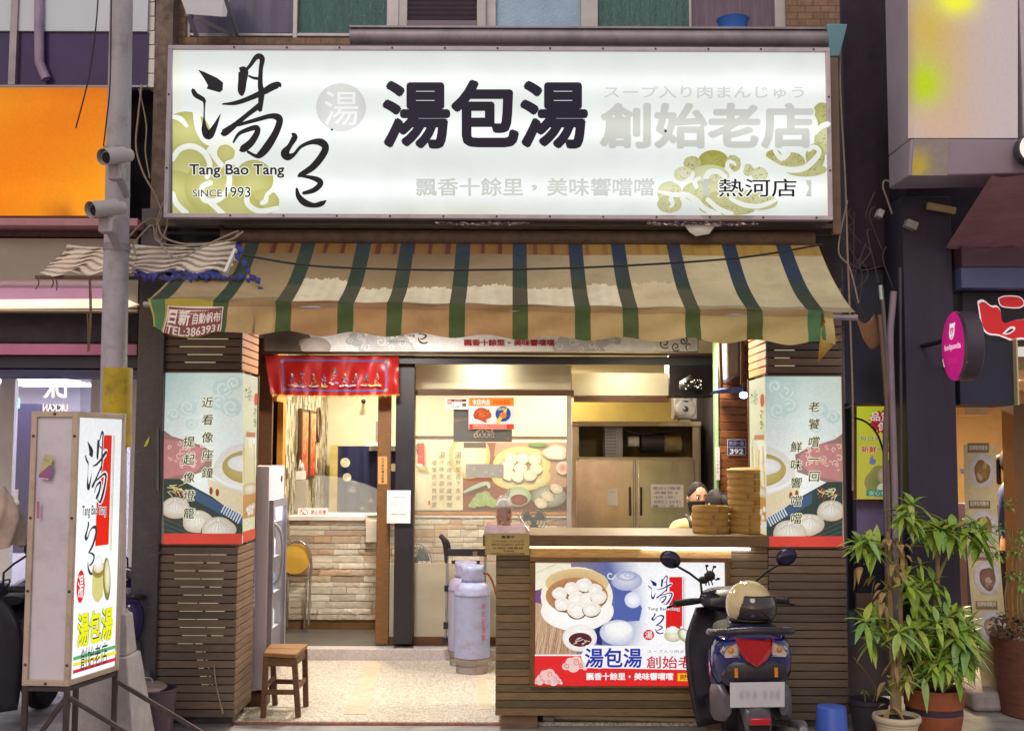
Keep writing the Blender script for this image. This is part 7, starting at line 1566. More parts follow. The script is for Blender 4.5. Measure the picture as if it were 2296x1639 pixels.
    # leg shield with curved cowl
    def shield(u, v):
        x = (u - .5) * 2; w_ = (.21 + .05 * math.sin(v * 2.6)) * (1 - .35 * max(0, v - .75) * 4 * .6); return (x * w_, 1.02 + .10 * (1 - x * x) + .06 * v * v, .14 + .66 * v)
    m = MB().grid(shield, 16, 14); B(m, 'leg_shield', paint if not ornament else M_sk, solid=.02, smooth=60)
    m = MB(); m.loft([ring(1.05, 0, .46, .1, .14), ring(1.25, 0, .44, .11, .13), ring(1.38, 0, .42, .06, .07)]); B(m, 'front_cowl', paint); m = MB(); m.loft([ring(1.1, 0, .42, .06, .02), ring(1.27, 0, .46, .07, .02), ring(1.45, 0, .36, .06, .02)]); B(m, 'front_mudguard', paint)
    m = MB(); m.tube([(0, 1.08, .72), (0, 1.2, .4), (0, 1.27, .22)], .022, 10); B(m, 'steering_column', M_sg)
    m = MB(); m.loft([ring(.96, 0, .845, .13, .03), ring(1.0, 0, .85, .17, .055), ring(1.08, 0, .85, .17, .07), ring(1.16, 0, .84, .12, .06), ring(1.21, 0, .83, .07, .04)]); B(m, 'handlebar_cowl', M_sk, smooth=50)
    m = MB(); m.tube([(0, 1.04, .80), (0, 1.06, .72)], .09, 14); B(m, 'neck', M_sk)
    for s_ in (-1, 1):
        m = MB(); m.tube([(.16 * s_, 1.04, .845), (.22 * s_, 1.01, .845), (.32 * s_, .97, .84)], [.016, .02, .019], 12); B(m, 'grip', M_rub); m = MB(); m.tube([(.2 * s_, 1.06, .85), (.28 * s_, 1.05, .835), (.36 * s_, 1.0, .815)], [.009, .008, .007], 8); B(m, 'brake_lever', M_rub)
        m = MB(); m.tube([(.155 * s_, 1.06, .88), (.16 * s_, 1.06, .95), (.22 * s_, 1.05, 1.0), (.30 * s_, 1.03, 1.05)], .007, 8); mi = B(m, 'mirror', M_rub); rot = Matrix.Rotation(-.45 * s_, 3, 'Y'); m = MB(); m.ell((.33 * s_, 1.03, 1.085), (.062, .02, .05), 20, 12, rot); B(m, 'mirror_shell', M_rub, mi); m = MB(); m.ell((.33 * s_, 1.015, 1.085), (.055, .007, .043), 20, 10, rot); B(m, 'mirror_glass', mat('mirror_glass', S(60, 56, 80), .04, metal=.9, var=0), mi)
    m = MB(); m.ell((0, 1.22, .84), (.07, .03, .05), 18, 12); B(m, 'headlight', clr)
    return t
sx, sy = PX(1706, 1450, -1.5), -1.5
scooter('blue scooter with red tail lamp parked tail first before the lit counter picture', (sx, sy, 0), R(-4.5), R(-2), M_sb, True, True)
Ms2 = mat('black_paint', S(40, 36, 48), .25, var=.1, coat=.5)
scooter('black scooter facing the street before the bright glass storefront', (PX(14, 1400, -.3) - .1, .85, 0), R(176), R(3), Ms2, False)
scooter('dark violet scooter parked between the street pole and granite pier', (PX(285, 1300, .05) - .05, -.28, 0), R(2), 0, mat('violet_paint', S(70, 54, 110), .25, var=.1, coat=.5), False)
# helmet on the seat
hl = thing('helmet', 'cream open helmet with dark visor resting on the blue scooter seat', 'helmet', P(1681, 1405, -1.12)); hc = P(1680, 1357, -1.12); m = MB()
def hel(u, v):
    a = 2 * math.pi * u; b_ = v * 2.15; return hc + Vector((.118 * math.sin(b_) * math.cos(a), .135 * math.sin(b_) * math.sin(a), .125 * math.cos(b_)))
m.grid(hel, 36, 16); m.build('shell', mat('cream_gloss', S(206, 186, 140), .12, var=.05, coat=.8), hl, solid=.006); m = MB()
def vis(u, v): a = -2.85 + 2.6 * u; b_ = 1.05 + .95 * v; return hc + Vector((.126 * math.sin(b_) * math.cos(a), .145 * math.sin(b_) * math.sin(a), .132 * math.cos(b_))) + Vector((.012, 0, -.004))
m.grid(vis, 24, 10); m.build('visor', mat('smoked_visor', S(54, 42, 44), .06, var=.1, coat=.8), hl, solid=.003); m = MB(); m.lathe([(.112, -.075), (.118, -.068), (.114, -.06)], hc, 36); m.build('rim', M_rub, hl); m = MB(); m.tube([hc + Vector((-.11, -.02, -.06)), hc + Vector((-.1, -.03, -.1)), hc + Vector((-.085, -.03, -.115))], .007, 8); m.build('chin_strap', M_white, hl)
an = thing('ant_figure', 'little black toy ant with long feelers standing on the blue scooter handlebar', 'figurine', P(1592, 1312, -.42)); m = MB(); A_ = lambda x, y: P(1480 + x / 3.7, 1200 + y / 3.7, -.42)
m.ell(A_(360, 370), (.03, .025, .022), 14, 10); m.ell(A_(415, 335), (.03, .028, .03), 14, 10); m.ell(A_(388, 356), (.016, .016, .014), 12, 8)
for pts in (((405, 310), (385, 280), (388, 255)), ((430, 308), (440, 275), (450, 262)), ((440, 350), (465, 370), (480, 360)), ((385, 375), (382, 400), (380, 418)), ((400, 378), (405, 400), (410, 415)), ((420, 370), (432, 395), (435, 412)), ((370, 340), (372, 325), (368, 318))): m.tube([A_(*p_) for p_ in pts], .004, 7, smooth=3)
for x, y in ((388, 252), (452, 260), (482, 360)): m.ell(A_(x, y), (.011, .009, .008), 10, 6)
m.build('ant_body', M_rub, an)
t = thing('rain_cape', 'beige rain cape bundled over the black scooter by the storefront', 'cape', P(8, 1150, -.2)); m = MB(); cc_ = P(4, 1150, -.2)
m.grid(lambda u, v: cc_ + Vector(((.01 + .1 * math.sin(min(1, v * 1.6) * 1.57) * (1 + .18 * math.sin(u * 37.7 + v * 6) * (.3 + v))) * math.cos(u * 6.2832) + .02 * v * math.sin(u * 13), (.01 + .12 * math.sin(min(1, v * 1.6) * 1.57)) * math.sin(u * 6.2832), .16 - .36 * v + .012 * math.sin(u * 19 + 2) * v)), 56, 24); m.build('cloth', mat('beige_cloth', S(190, 168, 156), .9, var=.25, scale=9, bump=.6, bscale=14), t, smooth=60)
t = thing('hanging_tag', 'small white paddle shaped tag hanging beside the beige cape', 'tag', P(37, 1120, -.2)); m = MB(); pb(m, 32, 1097, 40, 1120, -.2, .006); m.ell(P(37, 1126, -.2), (.018, .008, .02), 16, 10); m.build('paddle', M_white, t)

# ================================================================== BIN, BUCKET, GROUND BITS
bx_, by_ = PX(345, 1580, -.3), -.3; t = thing('metal_bin', 'dull galvanised metal bin standing beside the concrete pole foot', 'bin', (bx_, by_, 0)); m = MB(); m.lathe([(.1, 0), (.105, .005), (.128, .29), (.134, .295), (.134, .305), (.124, .305), (.1, .012)], (bx_, by_, 0), 30); m.build('bin_body', mat('dark_zinc', S(96, 78, 90), .5, metal=.3, var=.2, scale=7), t)
lx = PX(330, 1540, -.42); m = MB(); m.lathe([(.105, 0), (.112, .006), (.1, .016), (.05, .03), (.0001, .034)], (0, 0, 0), 32); m.tube([(-.03, 0, .03), (-.02, 0, .06), (.02, 0, .06), (.03, 0, .03)], .005, 7, smooth=4); Mx = Matrix.Translation((bx_ - .035, by_ - .02, .305)) @ Matrix.Rotation(R(6), 4, 'X'); m.xf(Mx); tag(m.build('bin_lid', mat('zinc_lid', S(196, 180, 176), .3, metal=.6, var=.1)), 'round ribbed metal lid lying on the galvanised bin', 'lid')
t = MB(); ub = Vector((PX(1864, 1600, -.55), -.55, 0)); t.lathe([(.098, 0), (.1, .006), (.094, .02), (.082, .262), (.076, .27), (.0001, .27)], ub, 32); t.tube([ub + Vector((-.1, 0, .03)), ub + Vector((0, -.105, .02)), ub + Vector((.1, 0, .03))], .005, 6, smooth=5); tag(t.build('bucket', mat('bucket_blue', S(66, 98, 190), .45, var=.1)), 'blue plastic bucket turned upside down between the scooter and the pots', 'bucket')
m = MB(); m.tube([PG(1210, 1606, .03), PG(1400, 1610, .03), PG(1560, 1614, .03), PG(1820, 1616, .03)], .016, 10); tag(m.build('white_pipe', mat('pvc', S(206, 196, 180), .5, var=.1)), 'white plastic pipe lying along the foot of the counter', 'pipe')
m = MB(); m.tube([PG(1215, 1606, .03), PG(1226, 1610, .035), PG(1242, 1612, .03)], [.03, .036, .026], 14); m.box(PG(1232, 1612, .0).x, PG(1240, 1612, 0).x, PG(1232, 1612, 0).y - .02, PG(1232, 1612, 0).y + .02, .03, .075); tag(m.build('hose_valve', M_gal), 'dusty metal hose valve on the ground below the counter', 'valve')
m = MB(); m.tube([P(1240, 1460 + 30, -.02), P(480, 1490, -.03)][1:] + [P(484, 1530, -.04), P(494, 1575, -.05), P(500, 1600, -.06)], .004, 6, smooth=4); tag(m.build('wire_lead', M_cable), 'thin pale wire hanging down the timber pillar beside the metal bin', 'wire')
m = MB(); a = PG(498, 1604, .01); m.tube([a, PG(508, 1612, .012), PG(521, 1618, .01)], [.008, .014, .01], 8); tag(m.build('cable_plug', M_alu), 'grey cable plug lying on the ground at the pillar foot', 'plug')
m = MB(); m.tube([P(569, y, .2 + .012 * (i % 2)) for i, y in enumerate(range(1275, 1370, 6))], .004, 6); tag(m.build('chain', M_gal), 'thin steel chain hanging on the pillar side by the fridge', 'chain')

# ================================================================== POTS AND PLANTS
GRN = [S(126, 164, 56), S(150, 184, 70), S(100, 146, 66), S(134, 170, 104), S(116, 158, 52)]
M_leaf = mat('leaf', (1, 1, 1), .42, attr=True, var=.2, scale=18, spec=.5); M_stem = mat('plant_stem', S(128, 112, 78), .8, var=.3, scale=18); M_soil = mat('potting_soil', S(60, 48, 38), .95, var=.4, scale=40, bump=.6); M_dead = mat('dead_leaf', S(156, 130, 82), .8, var=.35, scale=30)
rl = random.Random(21)
def leaflet(m, o, d, L, w, col, droop):
    d = d.normalized(); sd = d.cross(Vector((0, 0, 1))); sd = sd.normalized() if sd.length > .05 else Vector((1, 0, 0)); N_ = 6; b_ = len(m.v)
    for i in range(N_ + 1):
        t_ = i / N_; c_ = o + d * (L * t_) + Vector((0, 0, -droop * L * t_ * t_)); wd = w * (math.sin(math.pi * min(1, t_ ** .75)) * .95 + .03) * (1 - .1 * t_); up_ = sd.cross(d).normalized() * (wd * .35)
        m.v += [c_ - sd * wd + up_, c_, c_ + sd * wd + up_]
    for i in range(N_):
        a = b_ + i * 3
        for q_ in (0, 1): m.f.append((a + q_, a + q_ + 1, a + q_ + 4, a + q_ + 3)); m.c.append(col)
def palm(m, o, ax, L, n, droop=.28):
    ax = ax.normalized(); u, v, _ = frame_from(ax); a0 = rl.uniform(0, 6)
    for i in range(n):
        a = a0 + 2 * math.pi * i / n + rl.uniform(-.2, .2); d = (u * math.cos(a) + v * math.sin(a)) + ax * rl.uniform(-.15, .3); c_ = rl.choice(GRN); leaflet(m, o, d, L * rl.uniform(.75, 1.1), L * rl.uniform(.12, .165), mixc(c_, rl.choice((S(176, 186, 70), S(150, 172, 66), S(190, 180, 90))), rl.uniform(0, .65)), droop * rl.uniform(.5, 1.4))
def pot(prof, b_, mt, name='pot'): m = MB(); m.lathe(prof, b_, 36); return m
def plant(label, b_, mt, prof, soil_r, soil_z, stems, heads, dead=(), group='potted plants by the violet column'):
    t = thing('potted_plant', label, 'plant', b_, group); pot(prof, b_, mt).build('pot', mt, t); m = MB(); m.lathe([(soil_r, 0), (soil_r * .5, .012), (.0001, .014)], b_ + Vector((0, 0, soil_z)), 24); m.build('soil', M_soil, t)
    m = MB()
    for pts, r_ in stems: m.tube(pts, r_, 8, smooth=5)
    m.build('stem', M_stem, t); m = MB()
    for o, ax, L, n in heads: palm(m, o, ax, L, n)
    m.build('leaves', M_leaf, t, smooth=60)
    if dead:
        m = MB()
        for o in dead:
            for i in range(4): d = Vector((rl.uniform(-1, 1), rl.uniform(-1, 1), rl.uniform(-1.2, .4))); leaflet(m, o + d * .02, d, rl.uniform(.04, .09), rl.uniform(.012, .022), (1, 1, 1), .8)
        m.build('dry_leaves', M_dead, t, smooth=60)
    return t
k5 = lambda x, y, Y: P(1880 + x / 2.959, 1090 + y / 2.959, Y)
def head(x, y, Y, L, n=6, ax=None): return (k5(x, y, Y), Vector(ax) if ax else Vector((rl.uniform(-.4, .4), rl.uniform(-.9, -.3), rl.uniform(.3, .9))), L, n)
YW_ = -.5; bw = Vector((k5(385, 1500, YW_).x, YW_, 0)); M_wp = mat('cream_pot', S(206, 190, 164), .6, var=.06, scale=8, bump=.1, bscale=30)
prof_w = [(.085, 0), (.09, .005), (.115, .15), (.115, .158), (.12, .162), (.12, .17), (.126, .175), (.134, .185), (.135, .2), (.13, .212), (.118, .212), (.114, .19)]
s_ = lambda *p_, Y=YW_: [k5(x, y, Y) for x, y in p_]
stems = [(s_((370, 1500), (368, 1300), (355, 1050), (345, 800), (340, 560), (330, 350), (325, 300)), [.024, .022, .017, .014, .013, .01, .008]), (s_((395, 1500), (400, 1200), (410, 900), (405, 650), (380, 520), (395, 350)), [.02, .018, .014, .012, .009, .007]), (s_((380, 1460), (420, 1370), (450, 1300)), .007), (s_((345, 800), (280, 860), (260, 900)), .006), (s_((330, 350), (250, 400), (190, 410)), .007), (s_((395, 350), (440, 250), (460, 160)), .008), (s_((410, 900), (440, 960), (460, 960)), .006), (s_((355, 1050), (300, 940), (230, 1000)), .006)]
heads = [head(x_ + rl.uniform(-60, 60), y_ + rl.uniform(-55, 55), YW_ - rl.uniform(-.08, .1), rl.uniform(.11, .17), rl.choice((5, 6, 7))) for x_, y_ in [(200, 400)] * 5 + [(470, 160)] * 5 + [(440, 620)] * 3 + [(230, 920)] * 3 + [(430, 980)] * 3 + [(200, 1010)] * 1 + [(440, 1290)] * 2] + [head(190, 400, YW_, .15, 7), head(270, 420, YW_, .12, 6), head(160, 380, YW_ - .04, .1, 5), head(450, 170, YW_, .15, 7), head(470, 120, YW_, .13, 6), head(430, 200, YW_ - .05, .11, 6), head(240, 870, YW_, .13, 6), head(220, 1030, YW_, .12, 5, (-.4, -.5, -.2)), head(410, 1020, YW_, .12, 6), head(470, 930, YW_, .11, 6), head(440, 1300, YW_, .07, 5), head(320, 1350, YW_, .05, 4), head(450, 590, YW_, .1, 6), head(500, 620, YW_, .09, 6), head(440, 640, YW_, .08, 5)]
plant('tall leggy plant in a cream pot with withered brown leaves on its stems', bw, M_wp, prof_w, .114, .19, stems, heads, [k5(x, y, YW_ - .02) for x, y in ((300, 640), (310, 700), (300, 760), (360, 600), (400, 560), (400, 380), (420, 460), (380, 520), (150, 530), (250, 600), (375, 1180), (430, 1160), (330, 1280), (460, 1230), (330, 1460), (340, 350), (200, 330))])
YT_ = -.22; bt = Vector((k5(632, 1400, YT_).x, YT_, 0)); M_tc = mat('terracotta', S(150, 84, 54), .7, var=.2, scale=6, dirt=S(96, 60, 50), dirt_amt=.5, dirt_scale=4)
prof_t = [(.13, 0), (.136, .006), (.165, .16), (.16, .165), (.16, .2), (.168, .205), (.172, .3), (.174, .31), (.16, .31), (.155, .27)]
T = lambda *p_, Y=YT_: [k5(x, y, Y) for x, y in p_]
stems = [(T((640, 1330), (640, 1000), (650, 700), (660, 560), (640, 400), (610, 340)), [.022, .019, .016, .014, .011, .008]), (T((655, 620), (720, 470), (780, 390), (850, 300)), [.011, .009, .007, .006]), (T((660, 560), (680, 400), (700, 300), (750, 290)), .006), (T((560, 1330), (545, 900), (520, 700), (510, 620)), [.012, .01, .008, .006]), (T((590, 1330), (580, 900), (600, 700), (580, 600), (545, 540)), [.01, .008, .007, .005]), (T((690, 1330), (760, 1100), (800, 940)), .008), (T((700, 1330), (790, 1200), (850, 1250)), .007), (T((580, 1330), (500, 1150), (450, 1110)), .008), (T((640, 400), (520, 395), (420, 395)), .005)]
heads = [head(x_ + rl.uniform(-70, 70), y_ + rl.uniform(-50, 50), YT_ - rl.uniform(-.08, .1), rl.uniform(.12, .18), rl.choice((5, 6, 7))) for x_, y_ in [(640, 290)] * 5 + [(900, 300)] * 5 + [(560, 660)] * 4 + [(520, 780)] * 3 + [(760, 850)] * 4] + [head(760, 290, YT_ - .05, .2, 7, (.1, -1, .5)), head(870, 270, YT_, .16, 7), head(930, 340, YT_, .17, 6, (.4, -.5, .2)), head(960, 400, YT_, .15, 6, (.5, -.5, -.1)), head(590, 300, YT_, .15, 7), head(660, 280, YT_, .14, 6), head(560, 310, YT_, .12, 6), head(545, 520, YT_, .09, 6), head(560, 690, YT_, .12, 6, (-.2, -.5, -.3)), head(620, 700, YT_, .1, 5), head(500, 760, YT_, .1, 6), head(600, 820, YT_, .09, 4)]
for i in range(95):
    a, f = rl.uniform(0, 6.28), rl.uniform(.1, 1) ** .6; x, y = 680 + 240 * f * math.cos(a), 1040 + 190 * f * math.sin(a); heads.append(head(x, y, YT_ - rl.uniform(-.16, .22), rl.uniform(.11, .17), rl.choice((5, 6, 7))))
heads += [head(565, 1270, YT_ - .2, .14, 6, (0, -1, .2)), head(800, 1280, YT_ - .18, .13, 6, (.2, -1, .1)), head(640, 1190, YT_ - .2, .13, 6), head(760, 840, YT_ - .1, .12, 6), head(720, 850, YT_, .1, 5)]
plant('bushy palmate plant in a big terracotta pot with a dark band', bt, M_tc, prof_t, .156, .27, stems, heads)
m = MB(); m.lathe([(.1615, .166), (.1615, .199)], bt, 36); o = m.build('band', mat('dark_band_glaze', S(62, 44, 64), .5), bpy.data.objects['potted_plant.001'])
YBk = -.12; bk_ = Vector((k5(202, 1400, YBk).x, YBk, 0)); plant('low bare plant in a black plastic pot beside the blue bucket', bk_, mat('black_pot', S(62, 54, 66), .5, var=.2), [(.09, 0), (.094, .005), (.112, .19), (.12, .195), (.12, .22), (.11, .22), (.106, .19)], .106, .19, [([bk_ + Vector((.02, 0, .19)), bk_ + Vector((.03, -.02, .3)), bk_ + Vector((-.08, .02, .46))], .005), ([bk_ + Vector((-.02, 0, .19)), bk_ + Vector((-.03, 0, .27))], .005)], [(bk_ + Vector((-.03, 0, .26)), Vector((0, -.3, 1)), .05, 5)])
YQ = .45; bq_ = Vector((PX(2330, 1500, YQ), YQ, 0)); M_br = mat('brick_planter', S(116, 74, 66), .85, var=.25, scale=10, stretch=(1, 1, 5), bump=.3)
stems = []; heads = []
for i in range(5):
    x0 = 2262 + i * 11; pts = [P(x0, 1420, YQ - .1), P(x0 - 8 + 4 * math.sin(i), 1330, YQ - .1), P(x0 + 8 * math.cos(i * 2), 1250, YQ - .1), P(x0 - 10 + 6 * i, 1170 + 12 * i, YQ - .1)]; stems.append((pts, .006))
plant('thin twiggy plant in a large brick red planter at the restaurant door', bq_, M_br, [(.22, 0), (.24, .01), (.285, .44), (.295, .46), (.295, .5), (.27, .5), (.26, .44)], .26, .45, stems, [])
m = MB(); pl_ = bpy.data.objects['potted_plant.003']
for x, y in ((2258, 1132), (2240, 1186), (2230, 1240), (2268, 1240), (2236, 1246), (2262, 1290), (2285, 1290), (2290, 1200), (2290, 1310), (2284, 1235)):
    for j in range(16): d = Vector((rl.uniform(-1, 1), rl.uniform(-1, .5), rl.uniform(-.6, .8))); leaflet(m, P(x, y, YQ - .1) + d * rl.uniform(.0, .05), d, .03, .011, rl.choice(GRN), .4)
for j in range(170): x, y = rl.uniform(2222, 2310), rl.gauss(1405, 16); d = Vector((rl.uniform(-1, 1), rl.uniform(-1, .5), rl.uniform(-.3, .8))); leaflet(m, P(x, y, YQ - rl.uniform(.0, .26)), d, .035, .014, rl.choice((S(110, 70, 60), S(70, 60, 40), S(60, 80, 40), S(120, 90, 80))), .3)
m.build('small_leaves', M_leaf, pl_, smooth=60)
t = MB(); a, b = P(2166, 1552, .62), P(2240, 1598, .62); t.box(a.x, b.x, .5, .85, 0, .13); tag(t.build('concrete_block', MATS['concrete'], bevel=.03), 'rounded concrete block weighing down the menu banner', 'block')
t = thing('menu_banner', 'leaning beige menu banner with four oval food pictures', 'banner', P(2200, 1550, .8)); 
def ban(x, y, h=0): v = (y - 997) / 550; return P(2161 + 40 * v * v * 1.05 + x * (1 - .0 * v), y, .95 - .25 * v) + Vector((0, -h, 0))
m = MB().grid(lambda u, v: ban(72 * u * (1 + .0 * v) + 0, 997 + 551 * v), 6, 24); m.build('sheet', mat('beige_vinyl', S(214, 200, 160), .5, var=.05), t, solid=.004)
p = Print(lambda x, y, h: ban(x, y, h + .003)); p.grad(0, 997, 72, 1548, lambda u, v: S(220, 204, 160), 6, 24)
for i, (y, c0) in enumerate(((1045, S(176, 130, 70)), (1170, S(190, 120, 70)), (1285, S(150, 110, 100)), (1395, S(200, 180, 150)))):
    p.rect(8, y - 52 + (4 if i else 0), 56, y - 30, S(140, 116, 80)); p.text('招牌咖哩雞排飯'[:6], 11, y - 47, 53, y - 36, S(240, 234, 220), .01); p.ell(40, y + 10, 30, 38, S(236, 232, 236), S(206, 200, 206)); p.ell(40, y + 12, 18, 26, c0, mixc(c0, S(90, 60, 40), .5), wob=.06)
    for j in range(6): p.ell(40 + rnd.uniform(-10, 10), y + 12 + rnd.uniform(-16, 16), 4, 6, mixc(c0, S(240, 220, 180), rnd.random() * .6), wob=.1)
p.build('menu_print', M_paint, t)

# ================================================================== SIGNS AND FITTINGS BY THE RESTAURANT
YDk = -.55; dc = P(2161, 776, YDk); t = thing('round_sign', 'round magenta delivery sign with white panda badge on the violet column', 'sign', dc); rD = .2
nx = Vector((-1, .05, 0)).normalized(); M_ds = mat('dark_sign_rim', S(70, 60, 76), .4, var=.15)
m = MB(); m.lathe([(rD * .97, -.05), (rD, -.045), (rD, .045), (rD * .97, .05)], dc, 48, axis=nx); m.build('rim', M_ds, t)
mg = S(212, 30, 140); hu = Vector((0, -1, 0)) * -1
def dpt(x, y, h): q_ = Vector((0, -x, 0)) ; r2 = min(1, (x * x + y * y) / (rD * rD)); return dc + nx * (.05 + .02 * (1 - r2) + h) + Vector((0, -x, -y))
p = Print(dpt); p.ell(0, 0, rD, rD, S(206, 26, 136), S(196, 20, 128), n=48); p.ell(0, -.085, .04, .048, S(250, 246, 250)); 
for s_ in (-1, 1): p.ell(.03 * s_, -.123, .012, .012, S(250, 246, 250)); p.ell(.014 * s_, -.09, .011, .016, mg); p.ell(.014 * s_, -.088, .004, .005, S(250, 246, 250))
p.ell(0, -.068, .007, .005, mg)
p.text('foodpanda', -.12, -.015, .12, .03, S(250, 240, 250), .01); p.poly([(-.19, .06), (.19, .06), (.17, .11), (-.17, .11)], S(244, 234, 220)); p.text('好味道', -.07, .066, .07, .104, S(206, 60, 140), .0)
p.build('badge_face', mat('sign_print_glow', (1, 1, 1), .3, attr=True, var=0, emit='attr', estr=.25), t)
m = MB(); m.tube([dc + Vector((0, .0, .06)), dc + Vector((.0, .66, .06))], .015, 8); m.tube([dc + Vector((-.02, .04, -.11)), P(2118, 824, .1)], .01, 8); m.build('bracket', M_black, t)
t = thing('red_sign', 'dark shop sign with a white edged red brush character over the restaurant door', 'sign', P(2240, 710, .15)); m = MB(); pb(m, 2158, 656, 2700, 768, .15, .08, S(34, 26, 40)); m.build('board', M_col, t)
p = Print(front_plane(.148), clip=(2160, 658, 2500, 767)); zz = lambda pts: [(1526 + x / 2.953, 540 + y / 2.953) for x, y in pts]
body = [(1975, 415), (2010, 405), (2060, 440), (2095, 440), (2120, 470), (2125, 520), (2150, 545), (2220, 525), (2420, 525), (2420, 650), (2250, 640), (2200, 652), (2110, 620), (2040, 610), (2000, 560)]; top = [(2108, 385), (2150, 370), (2240, 375), (2272, 415), (2240, 440), (2160, 438), (2120, 425)]
def grow(pts, f): cx = sum(a for a, b in pts) / len(pts); cy = sum(b for a, b in pts) / len(pts); return [(cx + (a - cx) * (1 + f * 1.0), cy + (b - cy) * (1 + f * 2.1)) for a, b in pts]
p.poly(grow(zz(body), .06), S(236, 220, 226), 3); p.poly(grow(zz(top), .09), S(236, 220, 226), 3); p.poly(zz(body), S(190, 34, 40), 3); p.poly(zz(top), S(190, 34, 40), 3); p.poly(zz([(2130, 615), (2180, 570), (2215, 572), (2205, 600), (2160, 622)]), S(236, 220, 226), 3); p.poly(zz([(2150, 612), (2182, 584), (2203, 584), (2195, 598), (2165, 612)]), S(56, 44, 70), 3)
p.build('character', mat('red_sign_glow', (1, 1, 1), .4, attr=True, var=.05, emit='attr', estr=.3), t)
t = thing('produce_poster', 'yellow green produce poster with a red burst behind the plant stems', 'poster', P(1955, 1010, .45)); m = MB(); pb(m, 1919, 908, 2030, 1122, .46, .02, S(120, 90, 50)); m.build('frame', M_brown, t)
p = Print(front_plane(.457), clip=(1921, 911, 2028, 1119)); p.grad(1921, 911, 2028, 1119, lambda u, v: mixc(S(196, 212, 40), S(206, 196, 90), v), 6, 10); c0 = (1980, 946); pts = []
for i in range(36): a = i / 36 * 6.283; r_ = 34 if i % 2 else 25; pts.append((c0[0] + r_ * math.cos(a), c0[1] + r_ * .85 * math.sin(a)))
p.poly(pts, S(176, 40, 40)); p.text('品質', 1952, 924, 1998, 944, S(236, 232, 236), .02); p.text('保證', 1968, 946, 2014, 966, S(236, 232, 236), .02); p.text('每日真正', 1928, 977, 1992, 988, S(80, 76, 90), .0, S(230, 226, 190), .03); p.text('新鮮一級', 1931, 1000, 2000, 1015, S(190, 46, 60), .02, S(236, 230, 200), .03)
p.poly([(1950, 1028), (1956, 1020), (1958, 1028), (1963, 1030), (1962, 1040), (1950, 1040)], S(120, 126, 190), 3); p.ell(1970, 1080, 30, 36, S(120, 140, 80), S(160, 150, 90), wob=.06); p.ell(1985, 1066, 18, 20, S(206, 190, 160), S(170, 150, 120)); p.ell(1980, 1095, 14, 12, S(226, 216, 200)); p.rect(1942, 1098, 2010, 1112, S(60, 150, 120)); p.text('安心食用', 1948, 1100, 2000, 1110, S(230, 240, 230), .0); p.build('poster_print', mat('poster_print', (1, 1, 1), .4, attr=True, var=.05, emit='attr', estr=.22), t)
YBS = -.55; t = thing('blurred_box_sign', 'big pale fabric box sign with blurred yellow and green patches above the round sign', 'sign', P(2200, 200, YBS)); m = MB(); a, b = P(2034, -60, YBS), P(2284, 312, YBS); m.box(a.x, b.x, YBS, YBS + .4, b.z, a.z); lo_ = P(2034, 394, YBS + .05).z; m.hexa([(a.x, YBS + .06, lo_), (b.x + .2, YBS + .06, lo_ + .02), (b.x + .2, YBS + .4, lo_ + .02), (a.x, YBS + .4, lo_), (a.x, YBS + .001, b.z - .001), (b.x + .2, YBS + .001, b.z - .001), (b.x + .2, YBS + .4, b.z - .001), (a.x, YBS + .4, b.z - .001)]); m.build('box', mat('grey_lilac_panel', S(160, 148, 164), .6, var=.06, bump=.1), t, bevel=.01)
p = Print(front_plane(YBS - .002), clip=(2036, -60, 2282, 310))
def blot(u, v):
    x, y = 2036 + 246 * u, -60 + 370 * v; c = S(184, 174, 180); g_ = lambda cx, cy, sx_, sy_: math.exp(-((x - cx) / sx_) ** 2 - ((y - cy) / sy_) ** 2)
    c = mixc(c, S(196, 170, 140), min(1, 1.1 * g_(2110, 130, 80, 190))); c = mixc(c, S(196, 176, 60), min(1, .8 * g_(2075, 60, 60, 90))); c = mixc(c, S(180, 205, 20), min(1, 1.1 * g_(2070, 190, 48, 56))); c = mixc(c, S(232, 240, 60), min(1, 1.3 * g_(2145, -4, 44, 36))); c = mixc(c, S(150, 130, 110), min(1, .6 * g_(2036, 150, 16, 200))); return mixc(c, S(200, 170, 150), .7 * g_(2110, 280, 80, 40))
p.grad(2036, -60, 2282, 310, blot, 40, 60); p.build('fabric_print', mat('fabric_glow', (1, 1, 1), .7, attr=True, var=.06, scale=50, emit='attr', estr=.22), t)
p = Print(lambda x, y, h: Vector((P(x, 312, YBS).x, YBS + .001 + (y - 312) / 82 * .059 - .002 - h, b.z - .002 + (lo_ - b.z) * (y - 312) / 82))); p.grad(2050, 312, 2130, 392, lambda u, v: mixc(S(160, 148, 150), S(214, 196, 70), math.exp(-((u - .15) / .35) ** 2 - ((v - .75) / .4) ** 2)), 14, 14); p.build('lower_patch', M_paint, t)
m = MB(); pb(m, 2284, -60, 2420, 305, YBS - .01, .1, S(196, 180, 206)); m.build('edge_frame', M_lil, t)
t = thing('disc_sign', 'small white disc sign with red stripes at the picture edge below the fabric sign', 'sign', P(2310, 337, -.6)); m = MB(); o_ = P(2312, 337, -.6); m.lathe([(.08, -.04), (.092, -.03), (.092, .03), (.08, .04)], o_, 32, axis=(0, -1, 0)); m.build('disc_rim', M_ds, t); p = Print(lambda x, y, h: o_ + Vector((x, -.042 - h, -y))); p.ell(0, 0, .085, .085, S(246, 240, 240)); 
for x in (-.055, -.035, -.015): p.poly([(x - .006, -.05), (x + .004, -.05), (x + .012, .05), (x, .05)], S(206, 60, 90))
p.poly([(-.006, -.04), (.06, -.04), (.06, .04), (0, .04)], S(230, 220, 90)); p.build('disc_face', MATS['sign_print_glow'], t)
GP = 'conduits on the violet column'
